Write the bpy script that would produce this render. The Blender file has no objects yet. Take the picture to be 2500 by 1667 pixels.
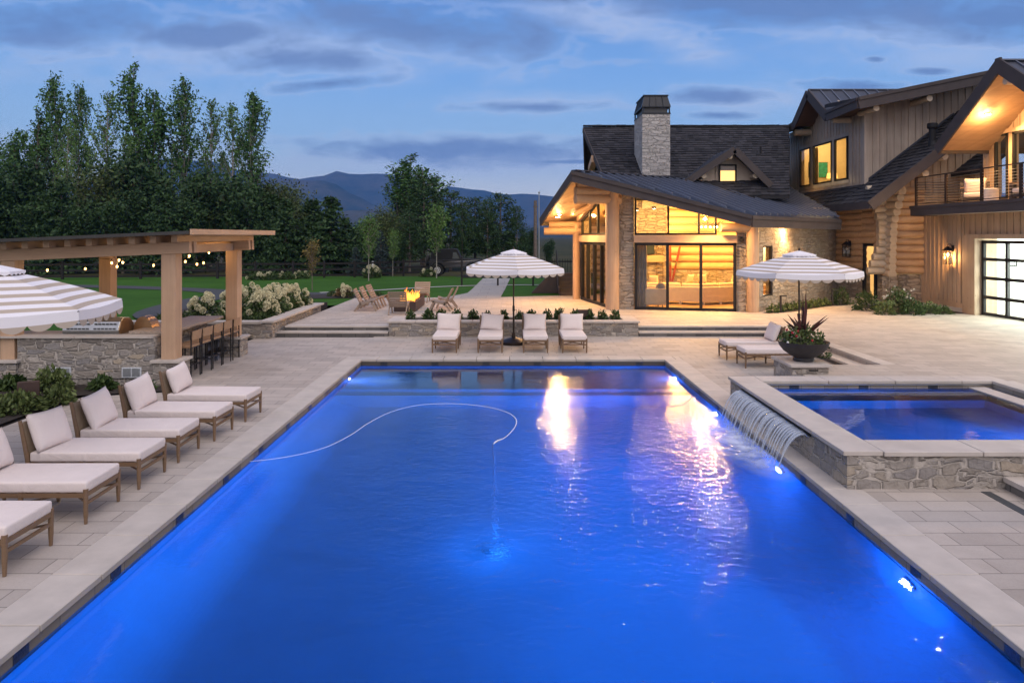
import bpy, bmesh, math, random
from mathutils import Vector, Matrix, Euler
import numpy as np
random.seed(7)
R = math.radians
S = bpy.context.scene
COL = S.collection
PI = math.pi

# ------------------------------------------------------------------ camera
CH = 3.2            # eye height above the pool deck
cam = bpy.data.cameras.new("camera")
cam.sensor_width = 36.0
cam.lens = 36.0 * 1700 / 2500
cam.shift_x = 0.0004
cam.shift_y = -(833.5 - 575) / 2500
cam.clip_start = 0.05
cam.clip_end = 9000
camo = bpy.data.objects.new("camera", cam)
camo.location = (0, 0, CH)
camo.rotation_euler = (R(90), 0, 0)
COL.objects.link(camo)
S.camera = camo

# ------------------------------------------------------------------ render / colour
S.view_settings.view_transform = 'Standard'
S.view_settings.look = 'None'
S.view_settings.exposure = 0.0
S.view_settings.gamma = 1.0
S.cycles.use_denoising = True
S.cycles.max_bounces = 8
S.cycles.diffuse_bounces = 3
S.cycles.glossy_bounces = 3
S.cycles.transmission_bounces = 5
S.cycles.transparent_max_bounces = 12
S.cycles.caustics_reflective = False
S.cycles.caustics_refractive = False
S.cycles.sample_clamp_indirect = 4.0
S.cycles.blur_glossy = 0.5

# ------------------------------------------------------------------ sky
W = bpy.data.worlds.new("World")
S.world = W
W.use_nodes = True
nt = W.node_tree
nt.nodes.clear()
def N(t, **kw):
    n = nt.nodes.new(t)
    for k, v in kw.items():
        setattr(n, k, v)
    return n
def LK(a, b): nt.links.new(a, b)
def MATH(op, a, b=None, clamp=False):
    n = N('ShaderNodeMath', operation=op); n.use_clamp = clamp
    for i, x in enumerate((a, b)):
        if x is None: continue
        if isinstance(x, (int, float)): n.inputs[i].default_value = x
        else: LK(x, n.inputs[i])
    return n.outputs[0]
out = N('ShaderNodeOutputWorld'); bg = N('ShaderNodeBackground')
LK(bg.outputs[0], out.inputs[0])
tc = N('ShaderNodeTexCoord'); sep = N('ShaderNodeSeparateXYZ'); LK(tc.outputs['Generated'], sep.inputs[0])
dx, dy, dz = sep.outputs
ay = MATH('MAXIMUM', MATH('ABSOLUTE', dy), 0.12)
su = MATH('DIVIDE', dx, ay); sv = MATH('DIVIDE', dz, ay)
cmb = N('ShaderNodeCombineXYZ'); LK(su, cmb.inputs[0]); LK(sv, cmb.inputs[1])
# clear dusk gradient by elevation
ramp = N('ShaderNodeValToRGB'); LK(MATH('MAXIMUM', dz, 0.0), ramp.inputs[0])
cr = ramp.color_ramp
cr.elements[0].position = 0.0; cr.elements[0].color = (1.15, 1.06, 0.93, 1)
cr.elements[1].position = 1.0; cr.elements[1].color = (0.10, 0.20, 0.46, 1)
for p, c in ((0.06, (0.86, 0.90, 0.95)), (0.13, (0.44, 0.68, 1.0)), (0.22, (0.27, 0.52, 0.98)), (0.34, (0.14, 0.33, 0.80))):
    e = cr.elements.new(p); e.color = (*c, 1)
sky = N('ShaderNodeTexSky', sky_type='NISHITA')
sky.sun_disc = False
sky.sun_elevation = R(3); sky.sun_rotation = R(205); sky.altitude = 1900
sky.air_density = 1.0; sky.dust_density = 0.6; sky.ozone_density = 3.0
sks = N('ShaderNodeVectorMath', operation='SCALE'); LK(sky.outputs[0], sks.inputs[0]); sks.inputs[3].default_value = 0.10
mx0 = N('ShaderNodeMix', data_type='RGBA'); mx0.inputs[0].default_value = 0.12
LK(ramp.outputs[0], mx0.inputs[6]); LK(sks.outputs[0], mx0.inputs[7])
# clouds: soft banks in fixed sky directions, broken up by noise
def noise(scale, detail, vec, sx=1, sy=1, off=0.0, dist=0.0):
    mp = N('ShaderNodeMapping'); LK(vec, mp.inputs[0]); mp.inputs['Scale'].default_value = (sx, sy, 1); mp.inputs['Location'].default_value = (off, off * .7, off * .3)
    n = N('ShaderNodeTexNoise'); LK(mp.outputs[0], n.inputs['Vector'])
    n.inputs['Scale'].default_value = scale; n.inputs['Detail'].default_value = detail; n.inputs['Roughness'].default_value = 0.55
    n.inputs['Distortion'].default_value = dist
    return n.outputs['Fac']
n1 = noise(4.2, 12, cmb.outputs[0], 1, 3.0, 4.1, 0.5)
n2 = noise(15.0, 10, cmb.outputs[0], 1, 2.4, 9.3, 0.4)
nn = MATH('ADD', MATH('MULTIPLY', MATH('SUBTRACT', n1, 0.5), 2.5), MATH('MULTIPLY', MATH('SUBTRACT', n2, 0.5), 1.5))
def bank(u, v, a, b, t=0.0):
    """cloud bank centred where (u, v) of the photo looks, half sizes a, b, tilt t"""
    s = N('ShaderNodeVectorMath', operation='SUBTRACT'); LK(cmb.outputs[0], s.inputs[0])
    s.inputs[1].default_value = ((u - 1249) / 1700, (575 - v) / 1700, 0)
    r = N('ShaderNodeVectorRotate', rotation_type='Z_AXIS'); LK(s.outputs[0], r.inputs[0]); r.inputs['Angle'].default_value = t
    m = N('ShaderNodeVectorMath', operation='MULTIPLY'); LK(r.outputs[0], m.inputs[0]); m.inputs[1].default_value = (1700 / a, 1700 / b, 0)
    l = N('ShaderNodeVectorMath', operation='LENGTH'); LK(m.outputs[0], l.inputs[0])
    return MATH('SUBTRACT', 1.0, l.outputs['Value'])
def union(bs, floor=-9.0):
    o = None
    for b in bs:
        o = b if o is None else MATH('MAXIMUM', o, b)
    return MATH('MAXIMUM', o, floor)
dark = union([bank(150, 60, 520, 75), bank(470, 85, 260, 50), bank(1020, 70, 470, 75, 0.10), bank(700, 150, 300, 45),
              bank(1960, 30, 420, 90), bank(2420, 40, 260, 60), bank(800, 205, 190, 22, -0.08), bank(1060, 362, 470, 42),
              bank(1290, 262, 250, 18), bank(1740, 236, 130, 24), bank(1760, 282, 110, 13), bank(2270, 175, 70, 12),
              bank(2130, 210, 160, 18), bank(2140, 145, 30, 10), bank(1420, 395, 120, 6), bank(1000, -60, 1600, 70)])
dk = N('ShaderNodeMapRange'); dk.interpolation_type = 'SMOOTHSTEP'
dd = MATH('ADD', dark, MATH('MULTIPLY', nn, 1.0)); LK(dd, dk.inputs[0]); dk.inputs[1].default_value = -0.12; dk.inputs[2].default_value = 0.80; dk.inputs[4].default_value = 0.80
lite = union([bank(650, 130, 900, 130), bank(1560, 70, 420, 75, 0.25), bank(2050, 90, 430, 80), bank(1300, 255, 340, 45), bank(1100, 345, 560, 30),
              bank(1180, 385, 700, 60), bank(2300, 140, 320, 60), bank(1800, 250, 240, 55)])
lt = N('ShaderNodeMapRange'); lt.interpolation_type = 'SMOOTHSTEP'
LK(MATH('ADD', lite, MATH('MULTIPLY', nn, 0.7)), lt.inputs[0]); lt.inputs[1].default_value = -0.1; lt.inputs[2].default_value = 1.0; lt.inputs[4].default_value = 0.55
mx1 = N('ShaderNodeMix', data_type='RGBA'); LK(lt.outputs[0], mx1.inputs[0]); LK(mx0.outputs[2], mx1.inputs[6]); mx1.inputs[7].default_value = (0.56, 0.66, 0.90, 1)
mx2 = N('ShaderNodeMix', data_type='RGBA'); LK(dk.outputs[0], mx2.inputs[0]); LK(mx1.outputs[2], mx2.inputs[6]); mx2.inputs[7].default_value = (0.15, 0.25, 0.52, 1)
rim = N('ShaderNodeMapRange'); rim.interpolation_type = 'SMOOTHSTEP'; LK(MATH('ABSOLUTE', MATH('ADD', dd, 0.02)), rim.inputs[0]); rim.inputs[1].default_value = 0.0; rim.inputs[2].default_value = 0.20; rim.inputs[3].default_value = 0.18; rim.inputs[4].default_value = 0.0
mxr = N('ShaderNodeMix', data_type='RGBA'); LK(rim.outputs[0], mxr.inputs[0]); LK(mx2.outputs[2], mxr.inputs[6]); mxr.inputs[7].default_value = (0.62, 0.68, 0.88, 1)
mx2 = mxr
# bright glow added to the unseen sky overhead and behind the viewer, as fill
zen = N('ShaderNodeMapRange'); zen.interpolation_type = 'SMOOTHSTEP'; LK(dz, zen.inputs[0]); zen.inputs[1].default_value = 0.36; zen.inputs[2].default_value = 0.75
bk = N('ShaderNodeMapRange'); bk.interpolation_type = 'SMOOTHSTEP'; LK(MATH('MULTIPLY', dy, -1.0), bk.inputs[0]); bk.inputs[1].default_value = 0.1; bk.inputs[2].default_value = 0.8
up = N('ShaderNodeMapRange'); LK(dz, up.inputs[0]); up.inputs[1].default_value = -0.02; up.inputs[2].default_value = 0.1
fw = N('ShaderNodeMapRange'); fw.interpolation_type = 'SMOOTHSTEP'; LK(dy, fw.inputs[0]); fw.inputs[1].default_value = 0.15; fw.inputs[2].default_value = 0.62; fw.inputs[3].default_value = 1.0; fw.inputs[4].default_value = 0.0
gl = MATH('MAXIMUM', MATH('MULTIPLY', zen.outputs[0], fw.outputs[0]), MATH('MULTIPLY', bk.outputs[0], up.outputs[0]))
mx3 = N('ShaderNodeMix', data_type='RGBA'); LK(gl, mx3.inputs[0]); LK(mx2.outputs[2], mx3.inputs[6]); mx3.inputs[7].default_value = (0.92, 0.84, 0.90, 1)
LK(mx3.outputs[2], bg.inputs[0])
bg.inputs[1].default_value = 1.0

# the last of the glow after sunset: one wide soft sun
sd = bpy.data.lights.new("sun", 'SUN'); sd.energy = 1.35; sd.angle = R(50); sd.color = (1.0, 0.885, 0.82)
so = bpy.data.objects.new("sun", sd); so.rotation_euler = (R(38), 0, R(25)); COL.objects.link(so)

def lamp(name, kind, loc, power, col, size=0.05, rot=None, spot=None, blend=0.5, sy=None):
    l = bpy.data.lights.new(name, kind); l.energy = power; l.color = col
    if kind in ('POINT', 'SPOT'): l.shadow_soft_size = size
    if kind == 'AREA':
        l.size = size
        if sy: l.shape = 'RECTANGLE'; l.size_y = sy
    if kind == 'SPOT': l.spot_size = spot; l.spot_blend = blend
    o = bpy.data.objects.new(name, l); o.location = loc
    if rot is not None:
        if isinstance(rot, Vector): o.rotation_euler = rot.to_track_quat('-Z', 'Y').to_euler()
        else: o.rotation_euler = rot
    COL.objects.link(o)
    return o

# ------------------------------------------------------------------ photo pixel -> place
def G(u, v, z=0.0):
    """point on the level z seen at (u, v) of the 2500 px photo"""
    y = 1700 * (CH - z) / (v - 575)
    return ((u - 1249) * y / 1700, y)
def XZ(u, v, y):
    return ((u - 1249) * y / 1700, CH + (575 - v) * y / 1700)

# ------------------------------------------------------------------ materials
MATS = {}
class MT:
    def __init__(s, name):
        s.m = bpy.data.materials.new(name); s.m.use_nodes = True; s.t = s.m.node_tree; s.t.nodes.clear()
        s.o = s.n('ShaderNodeOutputMaterial'); s.b = s.n('ShaderNodeBsdfPrincipled'); s.l(s.b.outputs[0], s.o.inputs[0])
        s.tc = s.n('ShaderNodeTexCoord')
        MATS[name] = s.m
    def n(s, t, **kw):
        x = s.t.nodes.new(t)
        for k, v in kw.items(): setattr(x, k, v)
        return x
    def l(s, a, b): s.t.links.new(a, b)
    def set(s, **kw):
        for k, v in kw.items():
            i = s.b.inputs[k.replace('_', ' ')]
            if isinstance(v, (tuple, list)): i.default_value = (*v, 1) if len(v) == 3 else v
            elif isinstance(v, (int, float)): i.default_value = v
            else: s.l(v, i)
        return s
    def mp(s, scale=(1, 1, 1), loc=(0, 0, 0), rot=(0, 0, 0), src='Object', vec=None):
        m = s.n('ShaderNodeMapping'); s.l(vec or s.tc.outputs[src], m.inputs[0])
        m.inputs['Scale'].default_value = scale; m.inputs['Location'].default_value = loc; m.inputs['Rotation'].default_value = rot
        return m.outputs[0]
    def noise(s, scale, detail=4, vec=None, dist=0.0, rough=0.55, color=False):
        n = s.n('ShaderNodeTexNoise'); s.l(vec or s.tc.outputs['Object'], n.inputs['Vector'])
        n.inputs['Scale'].default_value = scale; n.inputs['Detail'].default_value = detail; n.inputs['Distortion'].default_value = dist; n.inputs['Roughness'].default_value = rough
        return n.outputs['Color'] if color else n.outputs['Fac']
    def ramp(s, f, stops, interp='LINEAR'):
        r = s.n('ShaderNodeValToRGB'); s.l(f, r.inputs[0]); r.color_ramp.interpolation = interp
        e = r.color_ramp.elements
        e[0].position = stops[0][0]; e[0].color = (*stops[0][1], 1)
        e[1].position = stops[-1][0]; e[1].color = (*stops[-1][1], 1)
        for p, c in stops[1:-1]:
            x = e.new(p); x.color = (*c, 1)
        return r.outputs[0]
    def mix(s, f, a, b, mode='MIX'):
        m = s.n('ShaderNodeMix', data_type='RGBA', blend_type=mode)
        for i, x in ((0, f), (6, a), (7, b)):
            if isinstance(x, (int, float)): m.inputs[i].default_value = x
            elif isinstance(x, tuple): m.inputs[i].default_value = (*x, 1)
            else: s.l(x, m.inputs[i])
        return m.outputs[2]
    def math(s, op, a, b=0.0, clamp=False):
        n = s.n('ShaderNodeMath', operation=op); n.use_clamp = clamp
        for i, x in enumerate((a, b)):
            if isinstance(x, (int, float)): n.inputs[i].default_value = x
            else: s.l(x, n.inputs[i])
        return n.outputs[0]
    def bump(s, h, strength=0.3, dist=0.02):
        b = s.n('ShaderNodeBump'); s.l(h, b.inputs['Height']); b.inputs['Strength'].default_value = strength; b.inputs['Distance'].default_value = dist
        s.l(b.outputs[0], s.b.inputs['Normal']); return s

def c3(c, k): return tuple(min(1, x * k) for x in c)
def plain(name, col, rough=0.6, metal=0.0, var=0.12, scale=6.0, bump=0.15, bscale=60.0, emit=None, estr=0.0, spec=None):
    m = MT(name)
    f = m.noise(scale, 5)
    m.set(Base_Color=m.ramp(f, [(0.3, c3(col, 1 - var)), (0.7, c3(col, 1 + var))]), Roughness=rough, Metallic=metal)
    if spec is not None: m.set(Specular_IOR_Level=spec)
    if bump: m.bump(m.noise(bscale, 3), bump, 0.004)
    if emit: m.set(Emission_Color=emit, Emission_Strength=estr)
    return m.m
def wood(name, col, axis=2, var=0.28, knots=True, rough=0.62, grain=1.0, board=0.0):
    m = MT(name)
    sc = [14.0 * grain] * 3; sc[axis] = 0.9 * grain
    v = m.mp(tuple(sc))
    f = m.noise(1.0, 7, v, 0.8, 0.62)
    g = m.noise(1.3, 4)
    c = m.ramp(f, [(0.25, c3(col, 1 - var)), (0.5, col), (0.78, c3(col, 1 + var * 0.6))])
    c = m.mix(0.5, c, m.ramp(g, [(0.3, (0.72, 0.66, 0.62)), (0.7, (1.0, 1.0, 1.0))]), 'MULTIPLY')
    if board:
        sb = m.n('ShaderNodeSeparateXYZ'); m.l(m.tc.outputs['Object'], sb.inputs[0])
        q = m.math('ADD', m.math('FLOOR', m.math('DIVIDE', m.math('ADD', sb.outputs[0], m.math('MULTIPLY', sb.outputs[1], 1.0)), board)), 0.5)
        wn = m.n('ShaderNodeTexWhiteNoise', noise_dimensions='1D'); m.l(q, wn.inputs['W'])
        c = m.mix(0.6, c, m.ramp(wn.outputs['Value'], [(0.0, (0.70, 0.70, 0.70)), (1.0, (1.0, 1.0, 1.0))]), 'MULTIPLY')
    if knots:
        kv = [2.6] * 3; kv[axis] = 1.5
        vo = m.n('ShaderNodeTexVoronoi'); m.l(m.mp(tuple(kv)), vo.inputs['Vector']); vo.inputs['Scale'].default_value = 1.6
        c = m.mix(m.ramp(vo.outputs['Distance'], [(0.03, (0.75,) * 3), (0.09, (0, 0, 0))]), c, c3(col, 0.35))
    m.set(Base_Color=c, Roughness=rough); m.bump(f, 0.25, 0.006)
    return m.m
def stone(name, cols, mortar, scale=(2.3, 2.3, 6.0), mw=0.03, bd=0.035, seed=0.0):
    m = MT(name)
    v0 = m.mp((1, 1, 1), (seed, seed, seed))
    w = m.n('ShaderNodeVectorMath', operation='ADD')
    nz = m.n('ShaderNodeVectorMath', operation='SCALE'); m.l(m.noise(1.6, 3, v0, color=True), nz.inputs[0]); nz.inputs[3].default_value = 0.22
    m.l(v0, w.inputs[0]); m.l(nz.outputs[0], w.inputs[1])
    v = m.mp(scale, vec=w.outputs[0])
    vo = m.n('ShaderNodeTexVoronoi', feature='F1', distance='CHEBYCHEV'); m.l(v, vo.inputs['Vector']); vo.inputs['Scale'].default_value = 1.0; vo.inputs['Randomness'].default_value = 0.85
    v2 = m.n('ShaderNodeTexVoronoi', feature='F2', distance='CHEBYCHEV'); m.l(v, v2.inputs['Vector']); v2.inputs['Scale'].default_value = 1.0; v2.inputs['Randomness'].default_value = 0.85
    edge = m.math('SUBTRACT', v2.outputs['Distance'], vo.outputs['Distance'])
    sp = m.n('ShaderNodeSeparateColor'); m.l(vo.outputs['Color'], sp.inputs[0])
    k = len(cols) - 1
    base = m.ramp(sp.outputs[0], [(i / k, c) for i, c in enumerate(cols)])
    fine = m.noise(14, 8, v0, 0.4, 0.7)
    base = m.mix(0.8, base, m.ramp(fine, [(0.25, (0.55, 0.54, 0.53)), (0.62, (1.0, 1.0, 1.0))]), 'MULTIPLY')
    mk = m.n('ShaderNodeMapRange'); m.l(m.math('ADD', edge, m.math('MULTIPLY', m.math('SUBTRACT', fine, 0.5), 0.07)), mk.inputs[0]); mk.inputs[1].default_value = mw; mk.inputs[2].default_value = mw * 3
    mcol = m.mix(0.5, mortar, m.ramp(fine, [(0.3, (0.6, 0.6, 0.6)), (0.7, (1, 1, 1))]), 'MULTIPLY')
    m.set(Base_Color=m.mix(mk.outputs[0], mcol, base), Roughness=0.88)
    h = m.math('ADD', m.math('MULTIPLY', mk.outputs[0], 0.8), m.math('ADD', m.math('MULTIPLY', fine, 0.6), m.math('MULTIPLY', sp.outputs[1], 0.5)))
    m.bump(h, 1.0, bd * 1.8)
    return m.m
def paver(name, cols, bw, bh, rot=0.0, joint=0.006, jcol=(0.10, 0.09, 0.085), off=(0, 0, 0)):
    m = MT(name)
    v = m.mp((1, 1, 1), off, (0, 0, rot))
    br = m.n('ShaderNodeTexBrick'); m.l(v, br.inputs['Vector'])
    br.inputs['Scale'].default_value = 1; br.inputs['Brick Width'].default_value = bw; br.inputs['Row Height'].default_value = bh
    br.inputs['Mortar Size'].default_value = joint; br.inputs['Mortar Smooth'].default_value = 0.1; br.inputs['Bias'].default_value = 0
    br.offset = 0.37; br.inputs['Color1'].default_value = (0, 0, 0, 1); br.inputs['Color2'].default_value = (1, 1, 1, 1)
    tone = m.ramp(br.outputs['Color'], [(0.0, cols[0]), (0.5, cols[1]), (1.0, cols[2])])
    f = m.noise(2.2, 6, v); g = m.noise(38, 4, v)
    st_ = m.noise(0.55, 8, v, 0.6, 0.62); tone = m.mix(0.6, tone, m.ramp(st_, [(0.34, (0.80, 0.78, 0.76)), (0.48, (1, 1, 1))]), 'MULTIPLY')
    tone = m.mix(0.55, tone, m.ramp(f, [(0.3, (0.78, 0.77, 0.76)), (0.7, (1, 1, 1))]), 'MULTIPLY')
    tone = m.mix(0.35, tone, m.ramp(g, [(0.3, (0.75, 0.75, 0.75)), (0.65, (1, 1, 1))]), 'MULTIPLY')
    m.set(Base_Color=m.mix(br.outputs['Fac'], tone, jcol), Roughness=0.72)
    m.bump(m.math('SUBTRACT', m.math('MULTIPLY', g, 0.25), br.outputs['Fac']), 0.5, 0.006)
    return m.m
def leafm(name, a, b, scale=1.2, trans=0.0, rough=0.6):
    m = MT(name)
    g = m.n('ShaderNodeNewGeometry')
    f = m.noise(scale, 3)
    r = m.math('ADD', m.math('MULTIPLY', g.outputs['Random Per Island'], 0.6), m.math('MULTIPLY', f, 0.5))
    m.set(Base_Color=m.ramp(r, [(0.2, a), (0.85, b)]), Roughness=rough, Specular_IOR_Level=0.25)
    return m.m
def glow(name, col, strength):
    m = MT(name); m.set(Base_Color=(0.8, 0.8, 0.8), Emission_Color=col, Emission_Strength=strength); return m.m
def glass(name, tint=(1, 1, 1), refl=0.9):
    m = MT(name)
    tr = m.n('ShaderNodeBsdfTransparent'); tr.inputs[0].default_value = (*tint, 1)
    gl_ = m.n('ShaderNodeBsdfGlossy'); gl_.inputs['Roughness'].default_value = 0.02; gl_.inputs[0].default_value = (1, 1, 1, 1)
    fr = m.n('ShaderNodeFresnel'); fr.inputs[0].default_value = 1.5
    mx = m.n('ShaderNodeMixShader'); m.l(m.math('MULTIPLY', fr.outputs[0], refl), mx.inputs[0]); m.l(tr.outputs[0], mx.inputs[1]); m.l(gl_.outputs[0], mx.inputs[2])
    m.l(mx.outputs[0], m.o.inputs[0]); return m.m
def water(name, bs1=0.3, bs2=0.2, tint=(0.86, 0.95, 1.0), s1=2.2, s2=9.0, rough=0.02, rip=None):
    m = MT(name)
    m.set(Base_Color=tint, Roughness=rough, IOR=1.33, Transmission_Weight=1.0, Specular_IOR_Level=0.4)
    a = m.noise(s1, 2, m.mp((1, 1.25, 1)), 0.4); b = m.noise(s2, 3, m.mp((1, 1.4, 1)), 0.3)
    b1 = m.n('ShaderNodeBump'); m.l(a, b1.inputs['Height']); b1.inputs['Strength'].default_value = bs1; b1.inputs['Distance'].default_value = 0.05
    b2 = m.n('ShaderNodeBump'); m.l(b, b2.inputs['Height']); b2.inputs['Strength'].default_value = bs2; b2.inputs['Distance'].default_value = 0.03
    if rip:     # ripples spread from where the waterfall lands and die out
        vd = m.n('ShaderNodeVectorMath', operation='DISTANCE'); m.l(m.mp((1, .55, 0)), vd.inputs[0]); vd.inputs[1].default_value = (rip[0], rip[1] * .55, 0)
        k = m.n('ShaderNodeMapRange'); k.interpolation_type = 'SMOOTHSTEP'; m.l(vd.outputs['Value'], k.inputs[0])
        k.inputs[1].default_value = rip[2]; k.inputs[2].default_value = rip[3]; k.inputs[3].default_value = 1.0; k.inputs[4].default_value = rip[4]
        m.l(m.math('MULTIPLY', k.outputs[0], bs1), b1.inputs['Strength']); m.l(m.math('MULTIPLY', k.outputs[0], bs2), b2.inputs['Strength'])
    m.l(b1.outputs[0], b2.inputs['Normal']); m.l(b2.outputs[0], m.b.inputs['Normal'])
    return m.m

paver('paver', [(0.43, 0.385, 0.345), (0.49, 0.44, 0.395), (0.53, 0.475, 0.425)], 0.61, 0.30, jcol=(0.20, 0.18, 0.16))
paver('paver_upper', [(0.43, 0.38, 0.335), (0.49, 0.435, 0.38), (0.53, 0.47, 0.415)], 0.61, 0.30, off=(0.2, 0.1, 0), jcol=(0.20, 0.18, 0.16))
paver('walk', [(0.34, 0.33, 0.31), (0.38, 0.36, 0.34), (0.41, 0.39, 0.37)], 1.2, 1.2)
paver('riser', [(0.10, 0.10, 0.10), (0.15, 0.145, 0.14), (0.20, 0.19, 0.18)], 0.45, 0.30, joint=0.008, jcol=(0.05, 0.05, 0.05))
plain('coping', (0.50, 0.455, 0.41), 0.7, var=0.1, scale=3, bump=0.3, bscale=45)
paver('tile', [(0.22, 0.195, 0.165), (0.29, 0.26, 0.22), (0.36, 0.32, 0.27)], 0.43, 0.5, joint=0.004)
plain('mosaic', (0.035, 0.04, 0.05), 0.3, var=0.6, scale=40, bump=0.6, bscale=90)
plain('plaster', (0.55, 0.74, 0.80), 0.8, var=0.06, scale=1.2, bump=0.1)
plain('plaster_spa', (0.42, 0.56, 0.58), 0.8, var=0.15, scale=1.5, bump=0.1)
stone('stone_grey', [(0.22, 0.195, 0.175), (0.42, 0.375, 0.32), (0.30, 0.285, 0.28), (0.50, 0.42, 0.32)], (0.56, 0.51, 0.45), (2.9, 2.9, 8.0), 0.045, 0.03)
stone('stone_house', [(0.32, 0.265, 0.21), (0.46, 0.395, 0.32), (0.38, 0.34, 0.30), (0.56, 0.485, 0.39)], (0.36, 0.31, 0.25), (2.4, 2.4, 8.0), 0.03, 0.05, 3.0)  # house stone tones warmed to carry the lamplight in the colour
stone('stone_chimney', [(0.46, 0.44, 0.43), (0.56, 0.54, 0.53), (0.42, 0.41, 0.41), (0.62, 0.60, 0.58)], (0.60, 0.58, 0.56), (2.2, 2.2, 6.5), 0.03, 0.05, 7.0)
wood('log', (0.52, 0.35, 0.21), 0, 0.22, grain=0.6)
wood('log_post', (0.55, 0.36, 0.22), 2, 0.22, grain=0.6)
wood('log_pale', (0.55, 0.46, 0.35), 0, 0.25, grain=0.7)
wood('timber', (0.55, 0.37, 0.24), 2, 0.16, knots=False, grain=0.8)
wood('timber_x', (0.55, 0.37, 0.24), 0, 0.16, knots=False, grain=0.8)
wood('timber_y', (0.56, 0.38, 0.25), 1, 0.16, knots=False, grain=0.8)
wood('board', (0.46, 0.385, 0.32), 2, 0.2, knots=True, grain=0.7, board=0.31)
wood('board_warm', (0.50, 0.37, 0.26), 2, 0.2, knots=True, grain=0.7, board=0.31)
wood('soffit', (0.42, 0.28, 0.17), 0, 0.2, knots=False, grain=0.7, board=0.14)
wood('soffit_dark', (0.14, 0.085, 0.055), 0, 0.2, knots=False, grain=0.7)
wood('teak', (0.20, 0.125, 0.070), 0, 0.2, knots=False, grain=2.0, rough=0.5)
wood('teak_grey', (0.30, 0.235, 0.185), 0, 0.2, knots=False, grain=2.0)
wood('floorwood', (0.36, 0.22, 0.11), 0, 0.2, knots=False)
plain('fascia', (0.066, 0.057, 0.058), 0.7, var=0.12, scale=2, spec=0.2)
plain('cap_metal', (0.020, 0.025, 0.034), 0.4, var=0.1, bump=0, spec=0.3)
plain('black_metal', (0.016, 0.016, 0.018), 0.5, metal=0.0, var=0.1, bump=0, spec=0.25)
plain('bronze', (0.030, 0.020, 0.016), 0.45, metal=0.3, var=0.15)
plain('steel', (0.45, 0.47, 0.48), 0.3, metal=0.9, var=0.06, bump=0.1)
plain('warm_lit_steel', (0.42, 0.26, 0.14), 0.3, metal=0.8, var=0.1)  # steel of the grill hood end, warm reflected light put into its colour
plain('vent_white', (0.62, 0.66, 0.70), 0.5, var=0.04)
plain('grille_dark', (0.06, 0.065, 0.07), 0.5)
plain('cushion', (0.74, 0.665, 0.64), 0.92, var=0.04, scale=3, bump=0.35, bscale=160, spec=0.1)
plain('sling', (0.30, 0.23, 0.16), 0.9, var=0.1, bump=0.4, bscale=140)
plain('leather', (0.35, 0.22, 0.13), 0.6, var=0.14)
plain('linen', (0.70, 0.60, 0.44), 0.9, var=0.05)
plain('linen_grey', (0.26, 0.25, 0.24), 0.9, var=0.08)
plain('wicker', (0.14, 0.11, 0.08), 0.8, var=0.3, scale=40)
plain('soil', (0.030, 0.023, 0.018), 0.95, var=0.5, scale=14, bump=1.0, bscale=30)
plain('asphalt', (0.050, 0.052, 0.056), 0.85, var=0.2, scale=4, bump=0.5, bscale=90)
plain('concrete', (0.42, 0.41, 0.40), 0.8, var=0.08)
plain('white_paint', (0.78, 0.78, 0.76), 0.6, var=0.03)
plain('plaster_warm', (0.72, 0.62, 0.46), 0.8, var=0.04)
plain('red_paint', (0.22, 0.03, 0.012), 0.4)
plain('brown_metal', (0.06, 0.035, 0.028), 0.6, var=0.25)
plain('screen', (0.03, 0.04, 0.035), 0.15, var=0.3, scale=2, bump=0)
plain('teal_art', (0.02, 0.30, 0.25), 0.5, var=0.5, scale=12)
plain('bowl_metal', (0.030, 0.026, 0.026), 0.55, var=0.2)
plain('car_black', (0.030, 0.031, 0.036), 0.12, var=0.1, bump=0)
plain('canvas_black', (0.006, 0.006, 0.007), 0.85, var=0.2, bump=0.5, bscale=8)
plain('tyre', (0.014, 0.014, 0.014), 0.85)
plain('alloy', (0.75, 0.75, 0.75), 0.5, metal=0.2)
plain('granite', (0.34, 0.27, 0.215), 0.5, var=0.35, scale=30, bump=0.4, bscale=25)
plain('hose', (0.80, 0.82, 0.85), 0.5, var=0.03)
plain('flower_cream', (0.66, 0.63, 0.42), 0.85, var=0.3, scale=20)
plain('flower_white', (0.75, 0.74, 0.70), 0.85, var=0.1)
plain('flower_red', (0.40, 0.02, 0.03), 0.7)
plain('house_far', (0.40, 0.42, 0.45), 0.8)
plain('fence_black', (0.012, 0.010, 0.010), 0.85, var=0.3)
plain('bark', (0.16, 0.13, 0.11), 0.95, var=0.4, scale=9, bump=0.9, bscale=14)
plain('bark_pale', (0.30, 0.28, 0.25), 0.95, var=0.35, scale=9, bump=0.9, bscale=14)
plain('metal_roof', (0.045, 0.052, 0.074), 0.40, metal=0.3, var=0.08, bump=0)
plain('metal_seam', (0.13, 0.15, 0.205), 0.45, metal=0.2, var=0.05, bump=0)
leafm('leaf_poplar', (0.026, 0.075, 0.018), (0.085, 0.18, 0.040))
leafm('leaf_poplar_light', (0.045, 0.11, 0.024), (0.14, 0.25, 0.06))
leafm('leaf_dark', (0.012, 0.036, 0.012), (0.045, 0.092, 0.026))
leafm('leaf_bluish', (0.018, 0.035, 0.034), (0.045, 0.070, 0.065))
leafm('leaf_willow', (0.035, 0.060, 0.018), (0.095, 0.13, 0.040))
leafm('leaf_yellow', (0.10, 0.085, 0.02), (0.22, 0.17, 0.05))
leafm('leaf_shrub', (0.020, 0.045, 0.012), (0.070, 0.110, 0.030), 6)
leafm('leaf_shrub_light', (0.045, 0.075, 0.020), (0.14, 0.18, 0.06), 6)
leafm('leaf_red', (0.035, 0.012, 0.012), (0.10, 0.035, 0.03), 6)
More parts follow.
